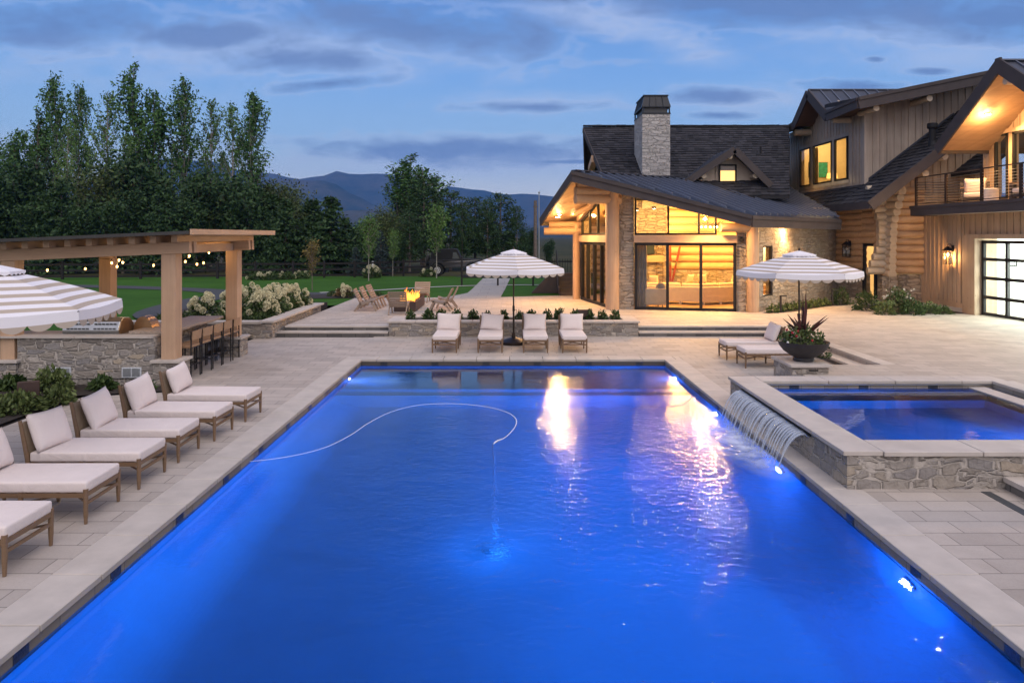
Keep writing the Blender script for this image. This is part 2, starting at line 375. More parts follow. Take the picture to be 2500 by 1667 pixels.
leafm('leaf_rust', (0.06, 0.045, 0.02), (0.20, 0.13, 0.06), 6)
leafm('shingle', (0.015, 0.0155, 0.019), (0.046, 0.045, 0.052), 3.0, rough=0.85)
glow('bulb_warm', (1.0, 0.55, 0.18), 60.0)
glow('bulb_string', (1.0, 0.50, 0.14), 7.0)
glow('lamp_face', (1.0, 0.66, 0.30), 60.0)
glow('strip_white', (0.92, 1.0, 0.90), 5.0)
glow('kitchen_glow', (1.0, 0.56, 0.10), 1.5)
glow('counter_strip', (1.0, 0.85, 0.50), 6.0)
glow('pool_lamp', (0.75, 0.82, 1.0), 14.0)
glow('robot_led', (0.05, 0.35, 1.0), 3.0)
glow('ember', (1.0, 0.25, 0.03), 3.0)
m = MT('flame'); m.set(Base_Color=(0, 0, 0))
sz = m.n('ShaderNodeSeparateXYZ'); m.l(m.tc.outputs['Generated'], sz.inputs[0])
m.set(Emission_Color=m.ramp(sz.outputs[2], [(0.0, (1.0, 0.25, 0.02)), (0.25, (1.0, 0.40, 0.06)), (0.7, (1.0, 0.24, 0.015)), (1.0, (1.0, 0.12, 0.005))]), Emission_Strength=2.6)
glass('glass'); glass('glass_dark', (0.45, 0.5, 0.52), 1.0)
water('pool_water', 0.36, 0.36, (0.70, 0.93, 1.0), 2.2, 8.5, 0.02, rip=(2.0, 9.0, 2.8, 5.6, 0.10))
water('spa_water_m', 0.06, 0.04, (0.85, 0.93, 0.97), 2.0, 7.0, 0.02)
m = MATS['cushion'].node_tree; _n = m.nodes.new('ShaderNodeTexNoise'); _n.inputs['Scale'].default_value = 5.0; _n.inputs['Detail'].default_value = 3; _n.inputs['Distortion'].default_value = 1.2
_b = m.nodes.new('ShaderNodeBump'); _b.inputs['Strength'].default_value = 0.28; _b.inputs['Distance'].default_value = 0.05; _tc = [n for n in m.nodes if n.type == 'TEX_COORD'][0]; m.links.new(_tc.outputs['Object'], _n.inputs['Vector']); m.links.new(_n.outputs['Fac'], _b.inputs['Height'])
_ob = [n for n in m.nodes if n.type == 'BUMP' and n != _b][0]; m.links.new(_b.outputs[0], _ob.inputs['Normal'])
m = MT('fall_water'); m.set(Base_Color=(0.75, 0.85, 1.0), Roughness=0.12, Alpha=0.30, Specular_IOR_Level=0.9)
m = MT('foam'); f = m.noise(5, 5, m.mp((1, 1, 1)))
sx = m.n('ShaderNodeTexGradient', gradient_type='SPHERICAL'); m.l(m.mp((1.7, 2, 0), (-1.3, -1, 0), src='Generated'), sx.inputs[0])
m.set(Base_Color=(0.86, 0.92, 1.0), Roughness=0.7, Alpha=m.math('MULTIPLY', m.ramp(sx.outputs[1], [(0.0, (0, 0, 0)), (0.9, (0.75,) * 3)]), m.ramp(f, [(0.32, (0.25,) * 3), (0.62, (1,) * 3)])))
# lawn
m = MT('grass'); f = m.noise(0.35, 3); g = m.noise(60, 5, m.mp((1, 0.4, 1)))
c = m.ramp(g, [(0.3, (0.026, 0.075, 0.010)), (0.7, (0.070, 0.175, 0.024))])
wv_ = m.n('ShaderNodeTexWave'); m.l(m.mp((1, 1, 1), (0, 0, 0), (0, 0, .35)), wv_.inputs['Vector']); wv_.inputs['Scale'].default_value = 0.35; wv_.inputs['Distortion'].default_value = 1.5; wv_.inputs['Detail'].default_value = 2
c = m.mix(0.35, c, m.ramp(wv_.outputs['Fac'], [(0.35, (0.72, 0.76, 0.7)), (0.65, (1, 1, 1))]), 'MULTIPLY')
m.set(Base_Color=m.mix(0.7, c, m.ramp(f, [(0.3, (0.60, 0.66, 0.55)), (0.7, (1, 1, 1))]), 'MULTIPLY'), Roughness=0.9, Specular_IOR_Level=0.1)
m.bump(g, 0.8, 0.02)
m = MT('meadow'); f = m.noise(0.08, 5); g = m.noise(3, 5)
m.set(Base_Color=m.mix(0.5, m.ramp(f, [(0.3, (0.030, 0.040, 0.018)), (0.7, (0.085, 0.075, 0.040))]), m.ramp(g, [(0.3, (0.5,) * 3), (0.7, (1,) * 3)]), 'MULTIPLY'), Roughness=0.95, Specular_IOR_Level=0.05)
m = MT('mountain'); f = m.noise(0.004, 8, rough=0.65); g = m.noise(0.03, 6, rough=0.7)
m.set(Base_Color=m.mix(0.6, m.ramp(f, [(0.38, (0.030, 0.052, 0.060)), (0.62, (0.085, 0.090, 0.092))]), m.ramp(g, [(0.35, (0.55,) * 3), (0.65, (1,) * 3)]), 'MULTIPLY'), Roughness=1.0, Specular_IOR_Level=0.0)  # base colours made bluer to carry part of the distance haze
# umbrella canopy: beige and white bands by height
m = MT('canopy_stripes')
sz = m.n('ShaderNodeSeparateXYZ'); m.l(m.tc.outputs['Object'], sz.inputs[0])
fr = m.math('FRACT', m.math('DIVIDE', m.math('ADD', sz.outputs[2], 0.034), 0.078))
st = m.math('GREATER_THAN', fr, 0.52)
wv = m.noise(30, 3)
m.set(Base_Color=m.mix(0.15, m.mix(st, (0.80, 0.79, 0.83), (0.47, 0.40, 0.33)), m.ramp(wv, [(0.3, (0.8,) * 3), (0.7, (1,) * 3)]), 'MULTIPLY'), Roughness=0.9, Specular_IOR_Level=0.1)
m.bump(m.noise(5, 3), 0.25, 0.03)
m = MT('canopy_plain'); m.set(Base_Color=(0.80, 0.79, 0.83), Roughness=0.9, Specular_IOR_Level=0.1)
m = MT('canopy_beige'); m.set(Base_Color=(0.50, 0.43, 0.36), Roughness=0.9, Specular_IOR_Level=0.1)

# ------------------------------------------------------------------ mesh building
class MB:
    def __init__(s): s.v = []; s.f = []
    def add(s, vs, fs):
        b = len(s.v); s.v += [tuple(p) for p in vs]; s.f += [tuple(i + b for i in f) for f in fs]; return s
    def box(s, x0, x1, y0, y1, z0, z1):
        return s.add([(x0, y0, z0), (x1, y0, z0), (x1, y1, z0), (x0, y1, z0), (x0, y0, z1), (x1, y0, z1), (x1, y1, z1), (x0, y1, z1)],
                     [(0, 3, 2, 1), (4, 5, 6, 7), (0, 1, 5, 4), (1, 2, 6, 5), (2, 3, 7, 6), (3, 0, 4, 7)])
    def cbox(s, c, d, rot=None):
        h = [x / 2 for x in d]; M = rot or Matrix.Identity(3); c = Vector(c)
        vs = [c + M @ Vector((sx * h[0], sy * h[1], sz * h[2])) for sz in (-1, 1) for sx, sy in ((-1, -1), (1, -1), (1, 1), (-1, 1))]
        return s.add(vs, [(0, 3, 2, 1), (4, 5, 6, 7), (0, 1, 5, 4), (1, 2, 6, 5), (2, 3, 7, 6), (3, 0, 4, 7)])
    def beam(s, p, q, w, h, up=(0, 0, 1)):
        """box from p to q, w across, h along up"""
        p = Vector(p); q = Vector(q); d = (q - p).normalized(); u = Vector(up); x = d.cross(u)
        if x.length < 1e-4: x = d.cross(Vector((1, 0, 0)))
        x.normalize(); u = x.cross(d).normalized(); x *= w / 2; u *= h / 2
        vs = [p - x - u, p + x - u, p + x + u, p - x + u, q - x - u, q + x - u, q + x + u, q - x + u]
        return s.add(vs, [(0, 1, 2, 3), (7, 6, 5, 4), (4, 5, 1, 0), (5, 6, 2, 1), (6, 7, 3, 2), (7, 4, 0, 3)])
    def wallbox(s, a, b, z0, z1, t=0.2):
        """upright wall from a to b (xy), thickness t to the left of a->b"""
        a = Vector((*a[:2], 0)); b = Vector((*b[:2], 0)); d = (b - a).normalized(); n = Vector((-d.y, d.x, 0)) * t
        P = [a, b, b + n, a + n]
        vs = [(p.x, p.y, z0) for p in P] + [(p.x, p.y, z1) for p in P]
        return s.add(vs, [(0, 3, 2, 1), (4, 5, 6, 7), (0, 1, 5, 4), (1, 2, 6, 5), (2, 3, 7, 6), (3, 0, 4, 7)])
    def slab(s, poly, off):
        """polygon (3d points) swept by vector off"""
        n = len(poly); off = Vector(off); a = [Vector(p) for p in poly]; b = [p + off for p in a]
        fs = [tuple(range(n)), tuple(reversed(range(n, 2 * n)))] + [(i, i + n, (i + 1) % n + n, (i + 1) % n) for i in range(n)]
        return s.add(a + b, fs)
    def prism(s, pts, z0, z1):
        return s.slab([(p[0], p[1], z0) for p in pts], (0, 0, z1 - z0))
    def tube(s, path, r, n=8, cap=True):
        path = [Vector(p) for p in path]; k = len(path)
        rs = r if isinstance(r, (list, tuple)) else [r] * k
        b = len(s.v); prev = None
        for i, p in enumerate(path):
            d = (path[min(i + 1, k - 1)] - path[max(i - 1, 0)]).normalized()
            if prev is None:
                x = d.cross(Vector((0, 0, 1)))
                if x.length < 1e-3: x = Vector((1, 0, 0))
            else: x = prev - d * prev.dot(d)
            x.normalize(); prev = x; y = d.cross(x)
            for j in range(n):
                a = 2 * PI * j / n; s.v.append(tuple(p + (x * math.cos(a) + y * math.sin(a)) * rs[i]))
        for i in range(k - 1):
            for j in range(n):
                s.f.append((b + i * n + j, b + i * n + (j + 1) % n, b + (i + 1) * n + (j + 1) % n, b + (i + 1) * n + j))
        if cap:
            s.f.append(tuple(b + j for j in reversed(range(n)))); s.f.append(tuple(b + (k - 1) * n + j for j in range(n)))
        return s
    def lathe(s, prof, c=(0, 0, 0), n=24, a0=0.0, cap=True):
        b = len(s.v)
        for (r, z) in prof:
            for j in range(n):
                a = a0 + 2 * PI * j / n; s.v.append((c[0] + r * math.cos(a), c[1] + r * math.sin(a), c[2] + z))
        for i in range(len(prof) - 1):
            for j in range(n):
                s.f.append((b + i * n + j, b + i * n + (j + 1) % n, b + (i + 1) * n + (j + 1) % n, b + (i + 1) * n + j))
        if cap:
            s.f.append(tuple(b + j for j in reversed(range(n)))); s.f.append(tuple(b + (len(prof) - 1) * n + j for j in range(n)))
        return s
    def ball(s, c, r, n=10, m=6, sc=(1, 1, 1)):
        b = len(s.v)
        for i in range(m + 1):
            t = PI * i / m
            for j in range(n):
                a = 2 * PI * j / n
                s.v.append((c[0] + r * sc[0] * math.sin(t) * math.cos(a), c[1] + r * sc[1] * math.sin(t) * math.sin(a), c[2] + r * sc[2] * math.cos(t)))
        for i in range(m):
            for j in range(n):
                s.f.append((b + i * n + j, b + (i + 1) * n + j, b + (i + 1) * n + (j + 1) % n, b + i * n + (j + 1) % n))
        return s
    def build(s, name, mat, parent=None, smooth=False, bevel=0.0, seg=2, loc=None, sub=0):
        me = bpy.data.meshes.new(name); me.from_pydata(s.v, [], s.f)
        if bevel or smooth:
            bm = bmesh.new(); bm.from_mesh(me)
            if smooth: bmesh.ops.remove_doubles(bm, verts=bm.verts, dist=1e-5)
            bmesh.ops.recalc_face_normals(bm, faces=bm.faces)
            if bevel: bmesh.ops.bevel(bm, geom=[e for e in bm.edges], offset=bevel, segments=seg, profile=0.6, affect='EDGES', clamp_overlap=True)
            bm.to_mesh(me); bm.free()
        if smooth:
            for p in me.polygons: p.use_smooth = True
        me.materials.append(MATS[mat] if isinstance(mat, str) else mat)
        o = bpy.data.objects.new(name, me)
        if parent is not None: o.parent = parent
        if loc is not None: o.location = loc
        COL.objects.link(o)
        return o
def tag(o, label=None, cat=None, group=None, kind=None):
    if label: o['label'] = label
    if cat: o['category'] = cat
    if group: o['group'] = group
    if kind: o['kind'] = kind
    return o
def thing(name, label, cat, loc=(0, 0, 0), rz=0.0, group=None):
    o = bpy.data.objects.new(name, None); COL.objects.link(o); o.location = loc; o.rotation_euler = (0, 0, rz)
    o.empty_display_size = 0.2
    return tag(o, label, cat, group)
def dup(src, loc, rz=0.0, label=None, group=None, sc=None):
    kids = {}
    for o in list(COL.objects):
        if o.parent is not None: kids.setdefault(o.parent, []).append(o)
    def rec(o, par):
        c = o.copy(); COL.objects.link(c)
        if par is not None: c.parent = par
        for k in kids.get(o, []): rec(k, c)
        return c
    r = rec(src, None); r.location = loc; r.rotation_euler = (0, 0, rz)
    if sc is not None: r.scale = (sc, sc, sc) if isinstance(sc, (int, float)) else sc
    if label: r['label'] = label
    if group: r['group'] = group
    return r
def struct(name, mb, mat, **kw):
    o = mb.build(name, mat, **kw); o['kind'] = 'structure'; return o
def V2(a, b, t): return (a[0] + (b[0] - a[0]) * t, a[1] + (b[1] - a[1]) * t)
def V3(a, b, t): return Vector(a) + (Vector(b) - Vector(a)) * t
def wb(mb, name, mat, parent, **kw):
    """part built in world coordinates under a thing that stands at its base"""
    return mb.build(name, mat, parent, loc=tuple(-x for x in parent.location), **kw)

# ================================================================== THE SETTING
PX0, PX1, PY0, PY1 = -3.89, 3.97, -5.0, 18.0      # pool
SX0, SX1, SY0, SY1 = 4.24, 9.0, 8.80, 13.49       # hot tub walls
UP = 0.29                                          # upper terrace level
# earth under everything, with the excavated yard left open
b = MB(); B = 4200
x0, x1, y0, y1 = -14, 24, -9, 40
for q in ([(-B, -300), (B, -300), (B, y0), (-B, y0)], [(-B, y1), (B, y1), (B, B), (-B, B)], [(-B, y0), (x0, y0), (x0, y1), (-B, y1)], [(x1, y0), (B, y0), (B, y1), (x1, y1)]):
    b.add([(*p, 0.10) for p in q], [(0, 1, 2, 3)])
struct('ground', b, 'meadow')
b = MB(); b.prism([(-14, -9), (24, -9), (24, -5.3), (-14, -5.3)], -0.3, -0.02); b.prism([(-14, 18.5), (24, 18.5), (24, 40), (-14, 40)], -0.3, -0.03)
b.prism([(-14, -5.3), (-4.3, -5.3), (-4.3, 18.5), (-14, 18.5)], -0.3, -0.03); b.prism([(9.4, -5.3), (24, -5.3), (24, 18.5), (9.4, 18.5)], -0.3, -0.03)
struct('subsoil', b, 'soil')
# lower pool deck (Z = 0)
CW = 0.46
b = MB()
b.prism([(-8.5, -9), (PX0 - CW, -9), (PX0 - CW, 21.9), (-8.0, 21.9), (-8.0, 15.0), (-7.0, 15.0), (-7.0, 14.25), (-8.5, 13.8)], -0.12, 0.0)
b.prism([(PX0 - CW, PY1 + CW), (PX1 + CW, PY1 + CW), (PX1 + CW, 22.9), (PX0 - CW, 22.9)], -0.12, 0.0)
b.prism([(PX1 + CW, 13.3), (7.0, 13.3), (8.9, 15.7), (8.9, 22.9), (PX1 + CW, 22.9)], -0.12, 0.0)
b.prism([(PX1 + CW, -9), (6.4, -9), (6.4, SY0 + .1), (PX1 + CW, SY0 + .1)], -0.12, 0.0)
b.prism([(PX0 - CW, -9), (PX1 + CW, -9), (PX1 + CW, PY0 - CW), (PX0 - CW, PY0 - CW)], -0.12, 0.0)
struct('pool_deck', b, 'paver')
# upper terrace (Z = UP)
b = MB()
b.prism([(-7.3, 22.5), (8.36, 22.5), (8.36, 15.7), (6.1, 15.7), (6.1, 13.46), (9.0, 13.46), (9.0, 8.75), (6.86, 8.75), (6.86, -9), (24, -9), (24, 34.0), (3.0, 34.0), (-0.7, 32.9), (-7.3, 32.4)], -0.02, UP)
struct('terrace', b, 'paver_upper')
# two broad steps: left of the planter, right of it, and round the corner; plus the corner run down by the tub
def step_run(pts, z, tread=0.36):
    """pts: outer edge polyline; the tread lies to the left of it"""
    st, rs = MB(), MB()
    n = []
    for i, p in enumerate(pts):
        a = Vector(pts[max(i - 1, 0)]); c = Vector(pts[min(i + 1, len(pts) - 1)]); p = Vector(p)
        nn_ = Vector((0, 0))
        if i > 0: d = (p - a).normalized(); n1_ = Vector((-d.y, d.x)); nn_ += n1_
        if i < len(pts) - 1: d = (c - p).normalized(); n2_ = Vector((-d.y, d.x)); nn_ += n2_
        if 0 < i < len(pts) - 1: nn_ = nn_ / (1 + n1_.dot(n2_))
        n.append(nn_)
    for i in range(len(pts) - 1):
        p, q = Vector(pts[i]), Vector(pts[i + 1])
        def off(k, t): r = Vector(pts[k]) + n[k] * t; return (r.x, r.y)
        st.prism([(p.x, p.y), (q.x, q.y), off(i + 1, tread), off(i, tread)], z - 0.05, z + 0.004)
        rs.prism([off(i, 0.03), off(i + 1, 0.03), off(i + 1, tread - 0.02), off(i, tread - 0.02)], z - 0.16, z - 0.05)
    return st, rs
steps = [('left', [(-3.92, 22.05), (-7.45, 22.05)][::-1], [(-3.92, 22.41), (-7.3, 22.41)][::-1]),
         ('right', [(4.04, 22.05), (8.0, 22.05), (8.0, 15.72)], [(4.04, 22.41), (8.34, 22.41), (8.34, 15.72)])]
for nm, lo, hi in steps:
    s1, r1 = step_run(lo, 0.145, 0.36); s2, r2 = step_run(hi, UP, 0.34)
    t = thing('terrace_steps', 'two broad stone steps left of the planter with the boxwoods' if nm == 'left' else 'two stone steps right of the planter, turning the corner behind the bowl pedestal', 'steps', (lo[0][0], lo[0][1], 0))
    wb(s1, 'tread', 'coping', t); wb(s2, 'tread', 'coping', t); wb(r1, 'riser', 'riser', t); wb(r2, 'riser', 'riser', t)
t = thing('tub_steps', 'stone steps at the front right corner of the raised hot tub', 'steps', (6.2, 8.7, 0))
wb(MB().box(6.2, 6.56, 1.0, 8.78, 0.10, 0.16), 'tread', 'coping', t); wb(MB().box(6.56, 6.9, 1.0, 8.76, 0.24, 0.30), 'tread', 'coping', t)
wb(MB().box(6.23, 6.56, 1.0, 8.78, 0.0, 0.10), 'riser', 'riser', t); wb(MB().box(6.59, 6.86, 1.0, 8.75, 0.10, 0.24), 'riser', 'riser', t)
tag(MB().box(5.86, 5.98, 1.0, 8.7, -0.01, 0.006).build('drain_grate', 'grille_dark'), 'dark slot drain in the paving beside the hot tub steps', 'drain')

# pool shell, tile band, water, coping
D = -1.75
b = MB()
def quad(b, *p): b.add(p, [tuple(range(len(p)))])
CV = 0.75      # coved floor edge
sec = [(PX0, -0.22), (PX0, D + CV)] + [(PX0 + CV - CV * math.cos(a), D + CV - CV * math.sin(a)) for a in [R(5 * i) for i in range(1, 19)]]
sec += [(PX1 - (x - PX0), z) for x, z in reversed(sec)]
b.add([(x, y, z) for y in (PY0, 15.3) for x, z in sec], [(i, i + 1, i + 1 + len(sec), i + len(sec)) for i in range(len(sec) - 1)])
quad(b, (PX0, 15.3, D), (PX1, 15.3, D), (PX1, 15.3, -0.80), (PX0, 15.3, -0.80))
quad(b, (PX0, 15.3, -0.80), (PX1, 15.3, -0.80), (PX1, 15.65, -0.80), (PX0, 15.65, -0.80))
quad(b, (PX0, 15.65, -0.80), (PX1, 15.65, -0.80), (PX1, 15.65, -0.55), (PX0, 15.65, -0.55))
quad(b, (PX0, 15.65, -0.55), (PX1, 15.65, -0.55), (PX1, PY1, -0.55), (PX0, PY1, -0.55))
quad(b, (PX0, 15.3, D), (PX0, PY1, D), (PX0, PY1, -0.22), (PX0, 15.3, -0.22))
quad(b, (PX1, 15.3, D), (PX1, PY1, D), (PX1, PY1, -0.22), (PX1, 15.3, -0.22))
quad(b, (PX0, PY1, -0.6), (PX1, PY1, -0.6), (PX1, PY1, -0.22), (PX0, PY1, -0.22))
quad(b, (PX0, PY0, D), (PX1, PY0, D), (PX1, PY0, -0.22), (PX0, PY0, -0.22))
struct('pool_floor', b, 'plaster')
b = MB()
b.box(PX0 - 0.2, PX0, PY0 - .2, PY1 + .2, -0.24, -0.06); b.box(PX1, PX1 + 0.2, PY0 - .2, PY1 + .2, -0.24, -0.06)
b.box(PX0, PX1, PY1, PY1 + 0.2, -0.24, -0.06); b.box(PX0, PX1, PY0 - 0.2, PY0, -0.24, -0.06)
struct('pool_tile_wall', b, 'tile')
b = MB()
for i in range(17):
    y = 17.4 - i * 1.32
    b.box(PX0 - 0.05, PX0 + 0.004, y - 0.09, y + 0.09, -0.16, -0.062); b.box(PX1 - 0.004, PX1 + 0.05, y - 0.09, y + 0.09, -0.16, -0.062)
for i in range(6):
    x = -3.3 + i * 1.32
    b.box(x - 0.09, x + 0.09, PY1 - 0.004, PY1 + 0.05, -0.16, -0.062)
struct('pool_mosaic_wall', b, 'mosaic')
WZ = -0.155
b = MB(); quad(b, (PX0, PY0, WZ), (PX1, PY0, WZ), (PX1, PY1, WZ), (PX0, PY1, WZ))
struct('pool_water', b, 'pool_water')
b = MB(); rnd = random.Random(3)
def coping_run(b, x0, x1, y0, y1, along, L=0.86, z0=-0.06, z1=0.003, g=0.006):
    a, e = (y0, y1) if along == 'y' else (x0, x1)
    while a < e - 0.05:
        n = min(a + L, e)
        if along == 'y': b.box(x0, x1, a + g, n - g, z0, z1 - rnd.random() * 0.002)
        else: b.box(a + g, n - g, y0, y1, z0, z1 - rnd.random() * 0.002)
        a = n
coping_run(b, PX0 - CW, PX0 + 0.02, PY0 - CW, PY1 - .02, 'y'); coping_run(b, PX1 - 0.02, PX1 + CW, PY0 - CW, SY0, 'y'); coping_run(b, PX1 - 0.02, SX0 + .02, SY0, SY1, 'y'); coping_run(b, PX1 - 0.02, PX1 + CW, SY1, PY1 - .02, 'y')
coping_run(b, PX0 - CW, PX1 + CW, PY1 - 0.02, PY1 + CW, 'x'); coping_run(b, PX0 + .02, PX1 - .02, PY0 - CW, PY0 + 0.02, 'x')
o = b.build('pool_coping_floor', 'coping', bevel=0.006, seg=1); o['kind'] = 'structure'
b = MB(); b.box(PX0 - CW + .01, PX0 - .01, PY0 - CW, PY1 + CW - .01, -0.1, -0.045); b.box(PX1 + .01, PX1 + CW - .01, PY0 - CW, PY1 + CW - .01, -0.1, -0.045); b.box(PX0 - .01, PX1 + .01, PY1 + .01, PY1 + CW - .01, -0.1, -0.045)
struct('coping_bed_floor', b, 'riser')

# hot tub: raised stone walls, cap, water
TZ = 0.48; SW = 0.30
tub = thing('hot_tub', 'raised stone hot tub with wide pale cap, spilling into the pool', 'hot tub', (SX0, SY0, 0))
b = MB()
LIP0, LIP1 = 9.85, 12.85
b.box(SX0, SX0 + SW, SY0, SY1, -0.05, LIPZ := 0.35); b.box(SX0, SX0 + SW, SY0, LIP0, 0.35, 0.42); b.box(SX0, SX0 + SW, LIP1, SY1, 0.35, 0.42)
b.box(SX0 + SW, 9.3, SY0, SY0 + .3, -0.05, 0.42); b.box(SX0 + SW, 9.3, SY1 - .3, SY1, -0.05, 0.42); b.box(9.05, 9.3, SY0 + .3, SY1 - .3, -0.05, 0.42)
wb(b, 'wall', 'stone_grey', tub)
b = MB()
def caprun(b, x0, x1, y0, y1, along, L=0.95): coping_run(b, x0, x1, y0, y1, along, L, 0.42, TZ)
caprun(b, 4.19, 4.69, 8.78, 13.5, 'y', 0.94); caprun(b, 4.69, 9.3, 8.76, 9.29, 'x', 1.25); caprun(b, 4.69, 9.3, 13.04, 13.5, 'x', 1.25); caprun(b, 9.0, 9.4, 9.29, 13.04, 'y', 1.2)
wb(b, 'cap', 'coping', tub, bevel=0.006, seg=1)
b = MB(); b.box(4.7, 9.0, 13.04, 13.2, 0.2, 0.415); b.box(9.0, 9.05, 9.3, 13.04, 0.2, 0.415); b.box(4.7, 9.0, 9.1, 9.28, 0.2, 0.415)
wb(b, 'tile_band', 'tile', tub)
for i in range(3): wb(MB().box(5.2 + i * 1.3, 5.38 + i * 1.3, 13.035, 13.1, 0.30, 0.41), 'mosaic', 'mosaic', tub)
b = MB(); x0, x1, y0, y1 = 4.66, 9.0, 9.27, 13.06
quad(b, (x0, y0, -.7), (x1, y0, -.7), (x1, y1, -.7), (x0, y1, -.7))
for p, q in (((x0, y0), (x1, y0)), ((x1, y0), (x1, y1)), ((x1, y1), (x0, y1))):
    quad(b, (*p, -.7), (*q, -.7), (*q, .31), (*p, .31))
quad(b, (x0, y0, -.7), (x0, y1, -.7), (x0, y1, .29), (x0, y0, .29))
b.box(x0, x1, 12.5, y1, -.7, -.12); b.box(8.5, x1 - .001, y0, 12.5, -.7, -.12); b.box(x0, 5.0, y0, 12.5, -.7, -.12)
wb(b, 'basin', 'plaster_spa', tub)
wb(MB().box(8.54, 8.86, 9.3, 13.02, 0.325, 0.37), 'spillway_slab', 'coping', tub, bevel=0.005, seg=1)
for y in (9.8, 11.2, 12.5): wb(MB().box(8.62, 8.72, y, y + .12, -.12, 0.325), 'slab_support', 'brown_metal', tub)
wb(MB().box(SX0 - 0.035, SX0 + 0.40, LIP0, LIP1, 0.345, 0.357), 'spill_lip', 'steel', tub)
wb(MB().box(4.69, 9.0, 13.015, 13.04, 0.405, 0.42), 'edge_strip', 'steel', tub)
for i, (x, y) in enumerate(((5.7, 9.9), (7.35, 10.1), (7.9, 9.7))):
    b = MB(); b.box(x, x + .42, y, y + .42, -.70, -.685)
    wb(b, 'drain_cover', 'grille_dark', tub)
wb(MB().tube([(9.0, 10.6, -.12 + .0), (8.96, 10.6, -.12)], 0.0, 8), 'jet', 'steel', tub)
b = MB(); quad(b, (4.56, 9.28, .345), (8.99, 9.28, .345), (8.99, 13.03, .345), (4.56, 13.03, .345))
struct('hot_tub_water', b, 'spa_water_m')

# waterfall from the lip: thin separate strands
b = MB(); rnd = random.Random(11); K = 34
for i in range(K):
    y = LIP0 + 0.08 + (LIP1 - LIP0 - 0.16) * (i + 0.5) / K + rnd.uniform(-.02, .02)
    vx = 0.40 + rnd.uniform(-.03, .03); pts = []; rs = []
    for k in range(12):
        t = k / 11; x = SX0 - 0.03 - vx * (t ** 0.62) * 0.96; z = 0.365 - 0.53 * t ** 1.6
        yy = y + (0.03 if i % 3 == 0 else -0.02) * t * rnd.uniform(0.6, 1.4)
        pts.append((x, yy, z)); rs.append((0.016 * (1 - 0.78 * t) + 0.003) * (1.25 if i % 4 == 1 else .85))
    b.tube(pts, rs, 6)
for i in range(K):          # the film of water between the strands, thinning out downwards
    ya = LIP0 + 0.08 + (LIP1 - LIP0 - 0.16) * i / K; w = (LIP1 - LIP0 - .16) / K
    for k in range(7):
        t0, t1 = k / 11, (k + 1) / 11
        f = lambda t: (SX0 - 0.03 - 0.40 * (t ** 0.62) * 0.96, 0.365 - 0.53 * t ** 1.6)
        xa, za = f(t0); xb, zb = f(t1); wa, wb_ = w * (1 - t0 * .9) / 2, w * (1 - t1 * .9) / 2; yc = ya + w / 2
        b.add([(xa, yc - wa, za), (xa, yc + wa, za), (xb, yc + wb_, zb), (xb, yc - wb_, zb)], [(0, 1, 2, 3)])
rs_ = random.Random(5)
for i in range(260):
    y = rs_.uniform(LIP0 + .05, LIP1 - .05); b.ball((3.79 + rs_.gauss(0, .07), y + rs_.gauss(0, .03), WZ + abs(rs_.gauss(0, .035)) + .004), rs_.uniform(.004, .011), 5, 4)
o = b.build('waterfall', 'fall_water', smooth=True)
tag(o, 'thin strands of water falling from the hot tub lip into the pool', 'waterfall')
b = MB(); 
n = 26
for i in range(n):
    for j in range(14):
        pass
quad(b, (2.95, 9.4, WZ + .012), (3.965, 9.4, WZ + .012), (3.965, 13.1, WZ + .012), (2.95, 13.1, WZ + .012))
o = b.build('foam', 'foam'); tag(o, 'pale foam spreading on the pool below the waterfall', 'foam', kind='stuff')

# pool lights: niche lamps on the walls, aimed across the pool
def pool_light(x, y, z, dirx, power, label, group='underwater pool lights', col=(0.0, 0.158, 1.0), wb_=True):
    t = thing('pool_light', label, 'pool light', (x, y, z), 0, group)
    t.rotation_euler = (0, 0, 0 if dirx > 0 else PI)
    MB().lathe([(0.10, 0), (0.10, .02), (0.08, .03)], n=20).build('rim', 'steel', t).rotation_euler = (0, PI / 2, 0)
    MB().lathe([(0.085, 0.031), (0.07, .05), (0.0, .06)], n=20, cap=False).build('lens', 'pool_lamp', t).rotation_euler = (0, PI / 2, 0)
    l = lamp('pool_light_lamp', 'SPOT', (x + dirx * 0.16, y, z), power, col, 0.07, Vector((dirx, 0, 0.10)), R(150), 1.0).visible_transmission = False
    lamp('pool_light_halo', 'POINT', (x + dirx * 0.22, y, z + .02), power * .085, (0.0, .12, 1.0), 0.05).visible_transmission = False
    return t
names = ['nearest underwater light on the right pool wall, in open water', 'underwater light on the right wall where the waterfall lands nearest the camera',
         'underwater light on the right wall at the far end of the waterfall', 'small underwater light on the right wall near the far end of the pool']
for (x, y, p), lb in zip(((PX1 - .01, 6.94, 660), (PX1 - .01, 10.25, 700), (PX1 - .01, 13.4, 800), (PX1 - .01, 16.7, 320)), names):
    pool_light(x, y, -0.42, -1, p, lb)
pool_light(PX1 - .01, 3.4, -0.42, -1, 640, 'underwater light on the right wall below the bottom edge of the photo')
pool_light(PX0 + .01, 16.5, -0.34, 1, 70, 'glowing underwater light on the left wall at the far end of the pool')
pool_light(8.49, 10.2, -0.20, -1, 750, 'bright underwater light inside the hot tub', None)
# white core of each beam
for (x, y, d, p) in ((3.80, 6.94, -1, 12), (3.80, 10.25, -1, 40), (3.80, 13.4, -1, 30), (-3.75, 16.5, 1, 22), (8.35, 10.2, -1, 10)):
    lamp('pool_light_beam', 'SPOT', (x, y, -0.36), p * 1.6, (0.45, 0.62, 1.0), 0.05, Vector((d, 0, -0.12)), R(50), 1.0).visible_transmission = False

